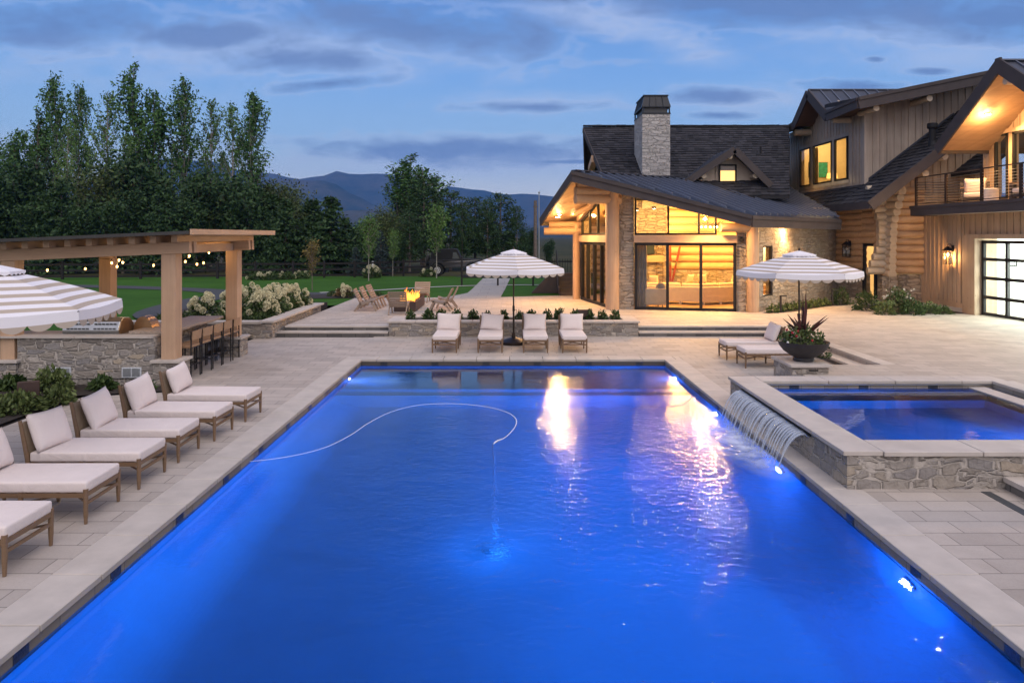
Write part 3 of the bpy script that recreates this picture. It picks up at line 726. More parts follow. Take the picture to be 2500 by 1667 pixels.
# pool cleaner and its floating hose
t = thing('pool_cleaner', 'pale robot pool cleaner lying on the pool floor at the end of its hose', 'pool cleaner', (-0.20, 8.95, D), R(20))
MB().box(-.24, .24, -.20, .20, .06, .22).build('body', 'plaster_spa', t, bevel=.05)
for sx_ in (-1, 1):
    for sy_ in (-1, 1):
        MB().tube([(sx_ * .18, sy_ * .2, .08), (sx_ * .18, sy_ * .26, .08)], .08, 12).build('wheel', 'hose', t)
MB().tube([(0, 0, .2), (0, 0, .30)], .04, 10).build('hose_joint', 'hose', t); MB().box(-.16, .16, -.212, -.20, .12, .16).build('status_lamp', 'robot_led', t); lamp('cleaner_lamp', 'POINT', (-.28, 8.9, D + .5), 11, (0, .17, 1.0), .15).visible_transmission = False; t.scale = (.6, .6, .4)
hp = [(600, 1127), (700, 1115), (790, 1093), (855, 1062), (900, 1032), (955, 1005), (1020, 989), (1095, 985), (1170, 990), (1230, 1003), (1258, 1020), (1258, 1040), (1235, 1066), (1205, 1083)]
path = [(*G(u, v, WZ), WZ - 0.010) for u, v in hp]
for t_, z in ((0.25, -.35), (0.5, -.75), (0.75, -1.15), (1.0, -1.40)):
    a = Vector(path[13]); path_end = Vector((-0.20, 8.95, -1.40)); p = V3((a.x, a.y, 0), (path_end.x, path_end.y, 0), t_); path.append((p.x, p.y, z))
# smooth the polyline
def smooth(path, k=3):
    P = [Vector(p) for p in path]; o = []
    for i in range(len(P) - 1):
        p0, p1, p2, p3 = P[max(i - 1, 0)], P[i], P[i + 1], P[min(i + 2, len(P) - 1)]
        for j in range(k):
            t = j / k
            o.append(0.5 * ((2 * p1) + (p2 - p0) * t + (2 * p0 - 5 * p1 + 4 * p2 - p3) * t * t + (3 * p1 - p0 - 3 * p2 + p3) * t ** 3))
    return o + [P[-1]]
tag(MB().tube(smooth(path, 5), 0.013, 8).build('cleaner_hose', 'hose', smooth=True), 'white floating hose curving over the pool to the cleaner', 'hose')

# planter between the two runs of steps
pl = thing('stone_planter', 'long low stone planter with a row of small boxwoods behind the far loungers', 'planter', (0, 22.05, 0))
b = MB(); b.box(-3.9, 4.02, 22.08, 22.30, 0, .43); b.box(-3.9, -3.68, 22.30, 23.3, 0, .43); b.box(3.80, 4.02, 22.30, 23.3, 0, .43); b.box(-3.9, 4.02, 23.3, 23.45, 0, .43)
wb(b, 'wall', 'stone_grey', pl)
b = MB(); coping_run(b, -3.95, 4.07, 22.03, 22.45, 'x', 0.9, .43, .49); coping_run(b, -3.95, 4.07, 23.22, 23.5, 'x', 0.9, .43, .49); b.box(-3.95, -3.45, 22.45, 23.22, .43, .49); b.box(3.6, 4.07, 22.45, 23.22, .43, .49)
wb(b, 'cap', 'coping', pl, bevel=.005, seg=1)
wb(MB().box(-3.5, 3.65, 22.4, 23.25, .40, .452), 'soil', 'soil', pl)
# low walls round the hydrangea bed
hb = thing('bed_wall', 'low stone retaining wall with pale cap in front of the hydrangeas', 'garden wall', (-7.5, 21.6, 0))
b = MB(); b.box(-12.5, -7.45, 21.62, 21.92, 0, .46); b.box(-7.75, -7.45, 21.9, 27.2, 0, .50)
wb(b, 'wall', 'stone_grey', hb)
b = MB(); coping_run(b, -12.5, -7.75, 21.55, 22.0, 'x', 1.0, .46, .53); b.add([(-7.80, 21.5, .50), (-7.35, 21.5, .50), (-7.35, 27.3, .50), (-7.80, 27.3, .50), (-7.80, 21.5, .56), (-7.35, 21.5, .56), (-7.35, 27.3, .56), (-7.80, 27.3, .56)], [(0, 3, 2, 1), (4, 5, 6, 7), (0, 1, 5, 4), (1, 2, 6, 5), (2, 3, 7, 6), (3, 0, 4, 7)])
wb(b, 'cap', 'coping', hb)
struct('hydrangea_soil', MB().box(-12.5, -7.75, 22.0, 29.3, -.02, .40), 'soil')
# lawn: gently rising sheet beyond the terrace and beside the pergola
def sheet(name, poly, z, mat, dz=None):
    b = MB(); b.add([(p[0], p[1], z if dz is None else dz(p)) for p in poly], [tuple(range(len(poly)))]); return struct(name, b, mat)
b = MB()
def lz(x, y): return 0.26
gx = [-70, -40, -25, -18, -14, -12.5]; 
b.add([(-60, 50, .27), (-60, 4, .12), (-14, 4, .12), (-14, 15, .12), (-11.3, 15.0, .12), (-11.3, 21.6, .12), (-12.5, 21.6, .25), (-12.5, 29.3, .262), (-7.3, 29.3, .262), (-7.3, 32.3, .262), (-0.7, 32.8, .262), (3.0, 33.9, .262), (24, 34, .262), (24, 50, .27)], [(13, 12, 11, 10, 9, 8, 7, 6, 5, 4, 3, 2, 1, 0)])
struct('lawn', b, 'grass')
b = MB(); b.add([(-12.5, 21.95, .12), (-11.3, 15, .12), (-8.1, 15, .12), (-8.1, 21.6, .12), (-12.5, 21.6, .12)], [(0, 1, 2, 3)])
struct('side_lawn', b, 'asphalt')
# walkway and paths on the lawn
b = MB(); b.add([(-2.35, 32.0, .294), (-0.55, 32.0, .294), (-0.35, 38.0, .285), (-0.1, 47.5, .285), (-1.95, 47.5, .285), (-2.15, 38, .285)], [(0, 1, 2, 3, 4, 5)])
b.add([(-3.4, 32.0, .2935), (-2.35, 32.0, .2935), (-2.2, 35.5, .2865)], [(0, 1, 2)])
struct('walkway', b, 'walk')
def ribbon(name, path, w, z, mat):
    b = MB(); P = smooth([(x, y, z) for x, y in path], 6)
    vs = []
    for i, p in enumerate(P):
        d = (P[min(i + 1, len(P) - 1)] - P[max(i - 1, 0)]).normalized(); n = Vector((-d.y, d.x, 0)) * w / 2
        vs += [p - n, p + n]
    b.add(vs, [(2 * i, 2 * i + 2, 2 * i + 3, 2 * i + 1) for i in range(len(P) - 1)])
    return struct(name, b, mat)
ribbon('narrow_path', [(-9.8, 35.6), (-7.5, 36.9), (-4.5, 39.4), (-1.5, 40.8), (2, 41.2), (8, 41.0)], 0.42, .2895, 'concrete')
ribbon('asphalt_path', [(-9.4, 16.5), (-9.6, 22.0), (-13.2, 26.0), (-14.2, 31.5), (-14, 34.5), (-18, 38), (-30, 41), (-55, 42)], 1.7, .286, 'asphalt')
ribbon('asphalt_side_path', [(-13.9, 34.0), (-10.5, 35.2), (-9.2, 34.2), (-7.6, 33.2)], 1.2, .2875, 'asphalt')
ribbon('driveway_road', [(-3.5, 51.5), (4, 50.0), (14, 49.0), (30, 48)], 4.5, .283, 'asphalt')
# soil beds
sheet('entry_soil', [(9.45, 26.2), (12.2, 24.9) if False else (9.6, 25.95), (10.8, 26.6), (13.0, 28.6), (14.5, 29.4), (14.7, 31.2), (13.3, 30.2)], UP + .006, 'soil')
sheet('porch_soil', [(13.9, 28.2), (14.6, 26.8), (15.2, 26.1), (16.98, 26.0), (17.0, 28.9), (15.7, 29.2), (14.9, 29.6)], UP + .007, 'soil')
sheet('kitchen_soil', [(-13.9, 8.5), (-8.62, 8.5), (-8.62, 13.85), (-7.02, 14.3), (-7.02, 14.75), (-13.9, 15.0)], .02, 'soil')
sheet('path_soil', [(-7.25, 32.45), (-9.6, 32.2), (-10.4, 34.0), (-8.5, 34.8), (-5.2, 32.6)], .29, 'soil')
# mountains: three ridges far off
def ridge(name, y, prof, depth, seed):
    rr = random.Random(seed); vs = []; fs = []; n = 150; m = 12
    us = [prof[0][0] + (prof[-1][0] - prof[0][0]) * i / (n - 1) for i in range(n)]
    def h(u):
        for (a, va), (b_, vb) in zip(prof, prof[1:]):
            if a <= u <= b_:
                t = (u - a) / (b_ - a); t = t * t * (3 - 2 * t); return va + (vb - va) * t
        return prof[-1][1]
    off = [0.0] * n
    for o_ in range(1, 7):
        ph = rr.uniform(0, 9); 
        for i, u in enumerate(us): off[i] += math.sin(u * 0.011 * 1.9 ** o_ + ph) * 5.0 / 1.75 ** o_
    for j in range(m + 1):
        t = j / m
        for i, u in enumerate(us):
            top = (575 - (h(u) - off[i])) * y / 1700 + CH
            z = 0.0 + (top) * t ** 1.25; rg = (math.sin(u * .045 + j * .5 + seed) + .6 * math.sin(u * .11 - j * .9)) * 16 * t * (1 - t) * 4 * y / 3000
            yy = y - depth * (1 - t) + rg
            vs.append(((u - 1249) * y / 1700, yy, z + rg * .5))
    for j in range(m):
        for i in range(n - 1): fs.append((j * n + i, j * n + i + 1, (j + 1) * n + i + 1, (j + 1) * n + i))
    k = len(vs)
    for i, u in enumerate(us): vs.append(((u - 1249) * y / 1700, y + depth * .8, -5))
    for i in range(n - 1): fs.append((m * n + i, m * n + i + 1, k + i + 1, k + i))
    b = MB(); b.add(vs, fs); return struct(name, b, 'mountain', smooth=True)
ridge('mountains', 3600, [(-900, 470), (-300, 440), (100, 470), (420, 385), (520, 395), (610, 424), (665, 426), (720, 434), (790, 428), (820, 418), (850, 424), (925, 428), (1000, 434), (1060, 470), (1095, 455), (1150, 462), (1240, 478), (1320, 474), (1420, 482), (1800, 500), (2600, 470), (3600, 440)], 700, 1)
ridge('hills', 2400, [(-900, 500), (0, 470), (400, 452), (560, 452), (640, 442), (700, 440), (800, 442), (860, 470), (920, 500), (1000, 530), (1200, 552), (1500, 556), (3600, 540)], 500, 5)
ridge('foothills', 1500, [(-900, 540), (300, 525), (700, 520), (900, 515), (1050, 540), (1350, 552), (3600, 545)], 300, 8)
# haze over the valley
hz = bpy.data.materials.new('haze'); hz.use_nodes = True; ht = hz.node_tree; ht.nodes.clear()
ho = ht.nodes.new('ShaderNodeOutputMaterial'); hv = ht.nodes.new('ShaderNodeVolumePrincipled'); ht.links.new(hv.outputs[0], ho.inputs['Volume'])
hv.inputs['Color'].default_value = (0.14, 0.40, 1.0, 1); hv.inputs['Density'].default_value = 0.00016; hv.inputs['Anisotropy'].default_value = 0.0
MATS['haze'] = hz
HAZE = True
if HAZE:
    o = MB().box(-4300, 4300, -320, 4700, -8, 440).build('haze', 'haze'); tag(o, 'blue evening haze hanging over the valley', 'haze', kind='stuff')
# ================================================================== THE HOUSE
house = thing('lodge_house', 'large log and stone lodge with dark roofs and lit windows', 'house', (10, 31, UP))
H = lambda mb, name, mat, parent=None, **kw: (mb.build(name, mat, parent, **kw) if parent is not None else wb(mb, name, mat, house, **kw))
def unit(a, b):
    d = Vector((b[0] - a[0], b[1] - a[1])); return d.normalized()
def at(a, b, s, o=0.0, z=0.0):
    """point s metres from a towards b, o to the right of a->b (outside when walls run left to right facing us)"""
    d = unit(a, b); return (a[0] + d.x * s + d.y * o, a[1] + d.y * s - d.x * o, z)
def log_wall(b, a, c, z0, z1, r=0.15, ends=0.0, seed=0):
    rr = random.Random(seed); n = max(1, round((z1 - z0) / (2 * r * 0.93))); st = (z1 - z0) / n; d = unit(a, c)
    for i in range(n):
        z = z0 + st * (i + .5); e = rr.uniform(0, .02) + ends; k = r * rr.uniform(.97, 1.04)
        b.tube([(a[0] - d.x * e, a[1] - d.y * e, z), ((a[0] + c[0]) / 2, (a[1] + c[1]) / 2, z), (c[0] + d.x * e, c[1] + d.y * e, z)], k, 14)
    return b
def battens(b, a, c, z0, z1, step=0.31, w=0.055, t=0.034, o=0.0):
    """vertical battens on the outside of a wall; z0, z1 may be functions of s"""
    L = math.hypot(c[0] - a[0], c[1] - a[1]); n = int(L / step); d = unit(a, c)
    for i in range(n + 1):
        s = min(L, step * i + 0.02)
        za = z0(s) if callable(z0) else z0; zb = z1(s) if callable(z1) else z1
        if zb - za < .05: continue
        p = at(a, c, s, o + t / 2, 0)
        b.beam((p[0], p[1], za), (p[0], p[1], zb), w, t, up=(d.y, -d.x, 0))
    return b
def polywall(b, a, c, zs, t=0.18):
    """wall polygon: zs = list of (s, z) outline in the wall's own plane, thickness t behind"""
    d = unit(a, c); n = Vector((-d.y, d.x, 0)) * t
    b.slab([(a[0] + d.x * s, a[1] + d.y * s, z) for s, z in zs], n); return b
def frame(parent, a, c, s0, s1, z0, z1, muls=(), rails=(), fw=0.07, ft=0.10, o=0.02, mat='black_metal', g='glass', top=None, name='window', glassname='pane'):
    """window or glazed door in the wall a->c; top = list of z at s0..s1 for a raked head"""
    d = unit(a, c); up = (d.y, -d.x, 0)
    def P(s, z): q = at(a, c, s, o, z); return q
    zt = (lambda s: top(s)) if top else (lambda s: z1)
    b = MB()
    b.beam(P(s0, z0 + fw / 2), P(s1, z0 + fw / 2), ft, fw); 
    b.beam(P(s0, zt(s0) - fw / 2), P(s1, zt(s1) - fw / 2), ft, fw)
    for s in (s0 + fw / 2, *muls, s1 - fw / 2): b.beam(P(s, z0), P(s, zt(s)), fw, ft, up=up)
    for z in rails: b.beam(P(s0, z), P(s1, z), ft, fw)
    w = b.build(name, mat, house, loc=tuple(-x for x in house.location))
    gb = MB(); gb.add([P(s0, z0), P(s1, z0), P(s1, zt(s1)), P(s0, zt(s0))], [(0, 1, 2, 3)])
    gb.build(glassname, g, w)
    return w

# ---- plan points (world)
A = (3.98, 27.62); Bq = (9.42, 26.52)                 # front glass wall, left to right
L0 = (3.18, 32.1)                                     # far end of the left glass wall
C1 = (13.2, 30.0); C2 = (14.9, 31.9); C3 = (15.72, 29.15); C4 = (16.95, 28.75)
P = Vector((2.35, 26.3, 5.64)); K = Vector((8.8, 25.5, 3.94)); E = Vector((13.9, 29.4, 3.88)); RE = Vector((14.1, 35.4, 5.66)); LE = Vector((1.30, 31.5, 3.98)); LE2 = Vector((10.0, 39.0, 4.0))
def roofz(x, y):
    """height of the glass wing's roof over a spot, right slope"""
    n = (K - P).cross(E - P); return P.z - (n.x * (x - P.x) + n.y * (y - P.y)) / n.z
def roofzl(x, y):
    n = (LE - P).cross(RE - P); return P.z - (n.x * (x - P.x) + n.y * (y - P.y)) / n.z
# ---- the glass wing: floor, walls
struct('room_floor', MB().prism([(4.05, 27.7), (9.4, 26.62), (13.1, 30.1), (14.8, 32), (13.5, 36.5), (5, 36.5), (3.2, 32.2)], UP - .05, UP + .02), 'floorwood')
LEN = math.hypot(Bq[0] - A[0], Bq[1] - A[1])
S_P1a, S_P1b = 0.28, 0.86      # stone pier beside the corner post
S_G0, S_G1 = 0.88, 4.72
S_P2b = 5.10
b = MB()
wz = lambda s: roofz(*at(A, Bq, s)[:2]) - .30
polywall(b, A, Bq, [(S_P1a, UP), (S_P1b, UP), (S_P1b, wz(S_P1b)), (S_P1a, wz(S_P1a))], .45)
H(b, 'stone_pier', 'stone_house'); b = MB()
polywall(b, A, Bq, [(S_G1 + .02, UP), (S_P2b, UP), (S_P2b, wz(S_P2b)), (S_G1 + .02, wz(S_G1))], .45)
H(b, 'stone_pier', 'stone_house')
# corner log posts
b = MB(); b.tube([(*at(A, Bq, 0.02, .12)[:2], UP), (*at(A, Bq, 0.02, .12)[:2], wz(0) + .05)], .27, 20); H(b, 'log_post', 'log_post')
b = MB(); b.tube([(*at(A, Bq, S_P2b + .22, .10)[:2], UP), (*at(A, Bq, S_P2b + .22, .10)[:2], wz(S_P2b))], .22, 18); H(b, 'log_post', 'log_post')
b = MB(); b.tube([(2.98, 32.0, UP), (2.98, 32.0, 3.75)], .17, 16); H(b, 'log_post', 'log_post')
# lintel beams
p0, p1 = at(A, Bq, S_G0 - .02, .02), at(A, Bq, S_G1 + .02, .02)
H(MB().beam((p0[0], p0[1], 3.065), (p1[0], p1[1], 3.065), .3, .29), 'lintel', 'timber_x')
SL = math.hypot(A[0] - L0[0], A[1] - L0[1])
p0, p1 = at(L0, A, .25, .02), at(L0, A, SL - .25, .02)
H(MB().beam((p0[0], p0[1], 3.065), (p1[0], p1[1], 3.065), .3, .29), 'lintel', 'timber_y')
# doors and transoms on the front
frame(None, A, Bq, S_G0, S_G1, UP + .0, 2.92, muls=(S_G0 + 1.27, S_G0 + 2.53), fw=.11, ft=.14, name='sliding_door')
frame(None, A, Bq, S_G0, 4.0, 3.215, 4, muls=(S_G0 + 1.30, S_G0 + 2.45), fw=.08, name='transom_window', top=lambda s: roofz(*at(A, Bq, s, .1)[:2]) - .52)
# header timber following the roof over the transom
q0, q1 = at(A, Bq, S_P1b, .05), at(A, Bq, S_P2b, .05)
H(MB().beam((q0[0], q0[1], roofz(q0[0], q0[1]) - .40), (q1[0], q1[1], roofz(q1[0], q1[1]) - .40), .32, .24), 'header_beam', 'timber_x')
# left glass wall
frame(None, L0, A, .35, SL - .35, UP, 2.92, muls=(1.3, 2.3, 3.3), fw=.12, ft=.14, name='sliding_door')
frame(None, L0, A, .35, SL - .35, 3.215, 4, muls=(1.6, 2.8), fw=.09, name='transom_window', top=lambda s: roofzl(*at(L0, A, s, .1)[:2]) - .42)
q0, q1 = at(L0, A, .1, .05), at(L0, A, SL - .1, .05)
H(MB().beam((q0[0], q0[1], roofzl(q0[0], q0[1]) - .30), (q1[0], q1[1], roofzl(q1[0], q1[1]) - .30), .32, .26), 'header_beam', 'timber_y')
b = MB(); polywall(b, L0, A, [(0.0, UP), (.34, UP), (.34, 3.9), (0.0, 3.9)], .4); H(b, 'stone_pier', 'stone_house')
# projecting log plates
b = MB()
dA = Vector((-1.0, -0.28, 0)).normalized()
for z, r, ln in ((4.62, .19, 1.55), (4.93, .17, 1.55), (5.18, .12, 1.50)):
    c = Vector((4.3, 27.55, z)); b.tube([c, c + dA * (ln * .6), c + dA * (ln + .35)], [r, r, r * 1.03], 18)
H(b, 'log_plate', 'log')
b = MB(); c = Vector((3.2, 32.0, 3.40)); b.tube([c, c + Vector((-1.72, -.1, 0))], .17, 16); c.z += .3; b.tube([c, c + Vector((-1.5, -.1, 0))], .14, 14); H(b, 'log_plate', 'log')
b = MB(); c = Vector((*at(A, Bq, S_P2b + .22, .1)[:2], 3.50)); b.tube([c, c + Vector((-1.26, -.05, 0))], .17, 16); H(b, 'log_plate', 'log')
# right stone wall of the wing, with narrow window
WR0 = at(A, Bq, S_P2b + .42)[:2]
LW = math.hypot(C1[0] - WR0[0], C1[1] - WR0[1])
w0, w1 = 0.40, 1.15
b = MB(); polywall(b, WR0, C1, [(0, UP), (w0, UP), (w0, 3.9), (0, 3.9)], .3); polywall(b, WR0, C1, [(w1, UP), (LW, UP), (LW, 3.8), (w1, 3.8)], .3); polywall(b, WR0, C1, [(w0, UP), (w1, UP), (w1, .85), (w0, .85)], .3); polywall(b, WR0, C1, [(w0, 2.80), (w1, 2.80), (w1, 3.9), (w0, 3.9)], .3)
b.wallbox(C1, C2, UP, 4.4, .3)
H(b, 'stone_wall', 'stone_house')
frame(None, WR0, C1, w0, w1, .85, 2.80, fw=.06, o=-.08)
# roof of the wing: metal slope with standing seams, soffit under it
nrm = (K - P).cross(E - P).normalized(); nrm = nrm if nrm.z > 0 else -nrm
# valley with the kick: E end sits on the log wall
b = MB(); b.slab([P, K, E, RE], -nrm * .10); H(b, 'metal_roof', 'metal_roof')
b = MB(); nl = (LE - P).cross(RE - P).normalized(); nl = nl if nl.z > 0 else -nl
b.slab([P, RE, LE2, LE], -nl * .10); H(b, 'metal_roof', 'metal_roof')
b = MB(); axis = Vector((RE.x - P.x, RE.y - P.y, RE.z - P.z)); L_ = axis.length; axis.normalize()
down = nrm.cross(axis).normalized(); down = down if down.z < 0 else -down
def line_hit(o, d, p, q):
    """where o + t d crosses segment p-q in plan"""
    r = q - p; det = d.x * (-r.y) + r.x * d.y
    if abs(det) < 1e-9: return None
    t = ((p.x - o.x) * (-r.y) + r.x * (p.y - o.y)) / det; s_ = (d.x * (p.y - o.y) - d.y * (p.x - o.x)) / det
    return t if 0 <= s_ <= 1 and t > 0 else None
s = -8.0
while s < L_:
    o_ = P + axis * s; ts = [t for t in (line_hit(o_, down, P, K), line_hit(o_, down, K, E), line_hit(o_, down, E, RE)) if t is not None]
    if s >= 0 and ts: a_, e_ = o_, o_ + down * min(ts)
    elif s < 0 and len(ts) >= 2: a_, e_ = o_ + down * min(ts), o_ + down * max(ts)
    else: s += .46; continue
    b.beam(a_ + nrm * .03, e_ + nrm * .03, .06, .07, up=nrm); s += .46
H(b, 'roof_seam', 'metal_seam')
H(MB().beam(P + Vector((0, 0, .02)), RE + Vector((0, 0, .02)), .3, .04), 'ridge_cap', 'metal_roof')
b = MB(); b.slab([p - nrm * .12 for p in (P, K, E, RE)], -nrm * .05); b.slab([p - nl * .12 for p in (P, RE, LE2, LE)], -nl * .05); H(b, 'soffit', 'soffit')
b = MB()
def fascia(b, p, q, h=.40, t=.07, drop=.0): b.beam(Vector(p) - Vector((0, 0, h / 2 + drop)), Vector(q) - Vector((0, 0, h / 2 + drop)), t, h)
kx = V3(P, K, .82)
fascia(b, P + Vector((-.06, -.04, 0)), K, .42); fascia(b, K, E, .44); fascia(b, P + Vector((-.06, 0, 0)), LE, .36); fascia(b, LE, LE2, .34)
fascia(b, P + Vector((-.09, -.09, -.02)), K + Vector((-.02, -.06, -.02)), .12, .05); fascia(b, K + Vector((0, -.06, -.02)), E + Vector((0, -.06, -.02)), .12, .05)
H(b, 'fascia', 'fascia')

# ---- inside the wing
b = MB(); log_wall(b, (6.9, 33.3), (11.0, 33.3), 1.55, 5.2, .19, seed=2); H(b, 'inner_log_wall', 'log'); b = MB(); log_wall(b, (3.6, 35.8), (6.0, 35.8), UP, 5.2, .19, seed=3); H(b, 'inner_log_wall', 'log')
b = MB(); b.box(6.9, 11.0, 33.15, 33.5, UP, 1.55); H(b, 'inner_stone_wall', 'stone_house'); b = MB(); b.box(4.6, 6.95, 31.2, 33.4, UP, 5.3); H(b, 'inner_stone_wall', 'stone_house')
b = MB(); b.box(4.9, 6.05, 31.12, 31.2, .55, 1.45); H(b, 'firebox', 'soffit_dark')
b = MB(); b.box(5.0, 6.75, 30.95, 31.2, 2.02, 2.32); H(b, 'mantel', 'timber_x')
b = MB(); b.box(11.0, 11.3, 33.0, 33.5, UP, 5.2); H(b, 'inner_stone_wall', 'stone_house'); b = MB(); b.box(11.3, 14, 34.6, 34.8, UP, 5); H(b, 'inner_stone_wall', 'stone_house')
b = MB(); b.box(11.3, 13.2, 34.2, 34.6, 1.5, 2.9); H(b, 'kitchen_cabinet', 'timber_x')
for i in range(3): H(MB().box(10.3 + i * .35, 13, 32.2 + i * .35, 34.2, UP + i * .18, UP + .18 + i * .18), 'inner_step', 'floorwood')
H(MB().box(11.3, 13.2, 34.1, 34.19, 1.44, 1.49), 'counter_light', 'counter_strip')
# rafters under the roof
b = MB()
for s in (3.2, 5.0, 6.8, 8.6, 10.4):
    o_ = P + axis * s; t1 = min([t for t in (line_hit(o_, down, P, K), line_hit(o_, down, K, E)) if t] or [6])
    b.tube([o_ - nrm * .32 + down * .1, o_ - nrm * .32 + down * (t1 - 1.2)], .13, 12)
    dl = Vector((-down.x, -down.y, 0)); dl = (dl - nl * dl.dot(nl)).normalized(); b.tube([o_ - nl * .32 + dl * .1, o_ - nl * .32 + dl * 3.6], .13, 12)
b.tube([P + axis * 1.5 - Vector((0, 0, .45)), P + axis * 14 - Vector((0, 0, .45))], .18, 14)
H(b, 'log_rafter', 'log')

# ---- main roof with shakes, behind
def shakes(b, e0, e1, r0, r1, course=.27, seed=0, lift=.035, wmin=.16, wmax=.36):
    rr = random.Random(seed); e0, e1, r0, r1 = map(Vector, (e0, e1, r0, r1))
    H_ = ((r0 - e0).length + (r1 - e1).length) / 2; n = max(1, int(H_ / course)); nn_ = (e1 - e0).cross(r0 - e0).normalized()
    if nn_.z < 0: nn_ = -nn_
    for i in range(n):
        a0, a1 = e0.lerp(r0, i / n), e1.lerp(r1, i / n); b0, b1 = e0.lerp(r0, min(1, (i + 1.15) / n)), e1.lerp(r1, min(1, (i + 1.15) / n))
        L = (a1 - a0).length; s = 0.0
        if L < .05: continue
        while s < L:
            w = rr.uniform(wmin, wmax); t0, t1 = s / L, min(1, (s + w - .008) / L); s += w
            k = lift * rr.uniform(.7, 1.5); jj = rr.uniform(-.02, .02)
            dn = (a0 - b0).normalized() * jj
            p = [a0.lerp(a1, t0) + dn, a0.lerp(a1, t1) + dn, b0.lerp(b1, t1), b0.lerp(b1, t0)]
            top = [p[0] + nn_ * k, p[1] + nn_ * k, p[2] + nn_ * .006, p[3] + nn_ * .006]
            b.add(p + top, [(4, 5, 6, 7), (0, 1, 5, 4), (1, 2, 6, 5), (3, 0, 4, 7)])
    return b
MR0, MR1 = Vector((3.72, 36, 8.80)), Vector((14.35, 36, 8.86))          # ridge
ME0, ME1 = Vector((4.28, 29.3, 4.78)), Vector((11.7, 29.3, 4.9))
b = shakes(MB(), ME0, ME1, MR0, MR1, .27, 5); b.slab([ME0, ME1, MR1, MR0], (0, 0, -.14)); H(b, 'shake_roof', 'shingle')
rb0, rb1 = Vector((4.55, 42.5, 4.6)), Vector((15.35, 42.5, 4.6))
b = MB(); b.slab([MR0, MR1, rb1, rb0], (0, 0, -.14)); H(b, 'shake_roof', 'shingle')
b = MB(); rr = random.Random(4); x = 3.7
while x < 14.6:
    w = rr.uniform(.2, .3); b.beam((x, 36, 8.86), (x + w - .02, 36, 8.86), .28, rr.uniform(.05, .09)); x += w
H(b, 'ridge_cap', 'shingle')
b = MB(); fascia(b, MR0 + Vector((-.02, 0, -.02)), ME0 + Vector((-.02, 0, -.02)), .26, .07); fascia(b, MR0, rb0, .3, .07); H(b, 'fascia', 'fascia')
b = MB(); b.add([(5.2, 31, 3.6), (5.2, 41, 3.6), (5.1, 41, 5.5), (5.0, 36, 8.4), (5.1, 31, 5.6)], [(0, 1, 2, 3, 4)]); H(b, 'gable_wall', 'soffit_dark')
b = MB(); b.beam((3.95, 33.2, 6.85), (4.4, 38.8, 6.85), .3, .32); H(b, 'collar_beam', 'timber_y')
for y, z in ((34.6, 7.65), (32.6, 6.45)): H(MB().tube([(3.9 + (36 - y) * .08, y, z), (5.2, y, z)], .12, 12), 'purlin', 'log_pale')
# chimney
ch = thing('stone_chimney', 'tall pale stone chimney with dark metal cap above the shake roof', 'chimney', (6.5, 32, 5.0))
ch.parent = house; ch.location = Vector((6.5, 32, 5.0)) - house.location
del ch['category']; del ch['label']
def chb(mb, name, mat, **kw): return mb.build(name, mat, ch, loc=(-6.5, -32, -5.0), **kw)
CX0, CX1, CY0, CY1 = 5.82, 7.06, 31.0, 33.0
chb(MB().box(CX0, CX1, CY0, CY1, 4.4, 8.60), 'stack', 'stone_chimney')
b = MB(); b.box(CX0 - .02, CX1 + .02, CY0 - .02, CY1 + .02, 8.60, 8.66); 
for x in (CX0, CX1 - .06):
    for y in (CY0, CY1 - .06): b.box(x, x + .06, y, y + .06, 8.66, 8.92)
b.box(CX0 - .02, CX1 + .02, CY0 - .02, CY1 + .02, 8.90, 8.95)
q = [(CX0 - .02, CY0 - .02), (CX1 + .02, CY0 - .02), (CX1 + .02, CY1 + .02), (CX0 - .02, CY1 + .02)]; qi = [(CX0 + .10, CY0 + .10), (CX1 - .10, CY0 + .10), (CX1 - .10, CY1 - .10), (CX0 + .10, CY1 - .10)]
b.add([(*p, 8.95) for p in q] + [(*p, 9.42) for p in qi], [(0, 1, 5, 4), (1, 2, 6, 5), (2, 3, 7, 6), (3, 0, 4, 7), (4, 5, 6, 7)])
b.box(CX0 + .06, CX1 - .06, CY0 + .06, CY1 - .06, 9.42, 9.47)
for i in range(1, 4): x = CX0 + (CX1 - CX0) * i / 4; b.beam((x, CY0 - .03, 8.95), (CX0 + .1 + (CX1 - CX0 - .2) * i / 4, CY0 + .09, 9.42), .02, .03)
for i in range(1, 6): y = CY0 + (CY1 - CY0) * i / 6; b.beam((CX0 - .03, y, 8.95), (CX0 + .09, CY0 + .1 + (CY1 - CY0 - .2) * i / 6, 9.42), .03, .02)
chb(b, 'cap', 'cap_metal')
chb(MB().box(CX0 + .1, CX1 - .1, CY0 + .1, CY1 - .1, 8.64, 8.92), 'spark_guard', 'grille_dark')
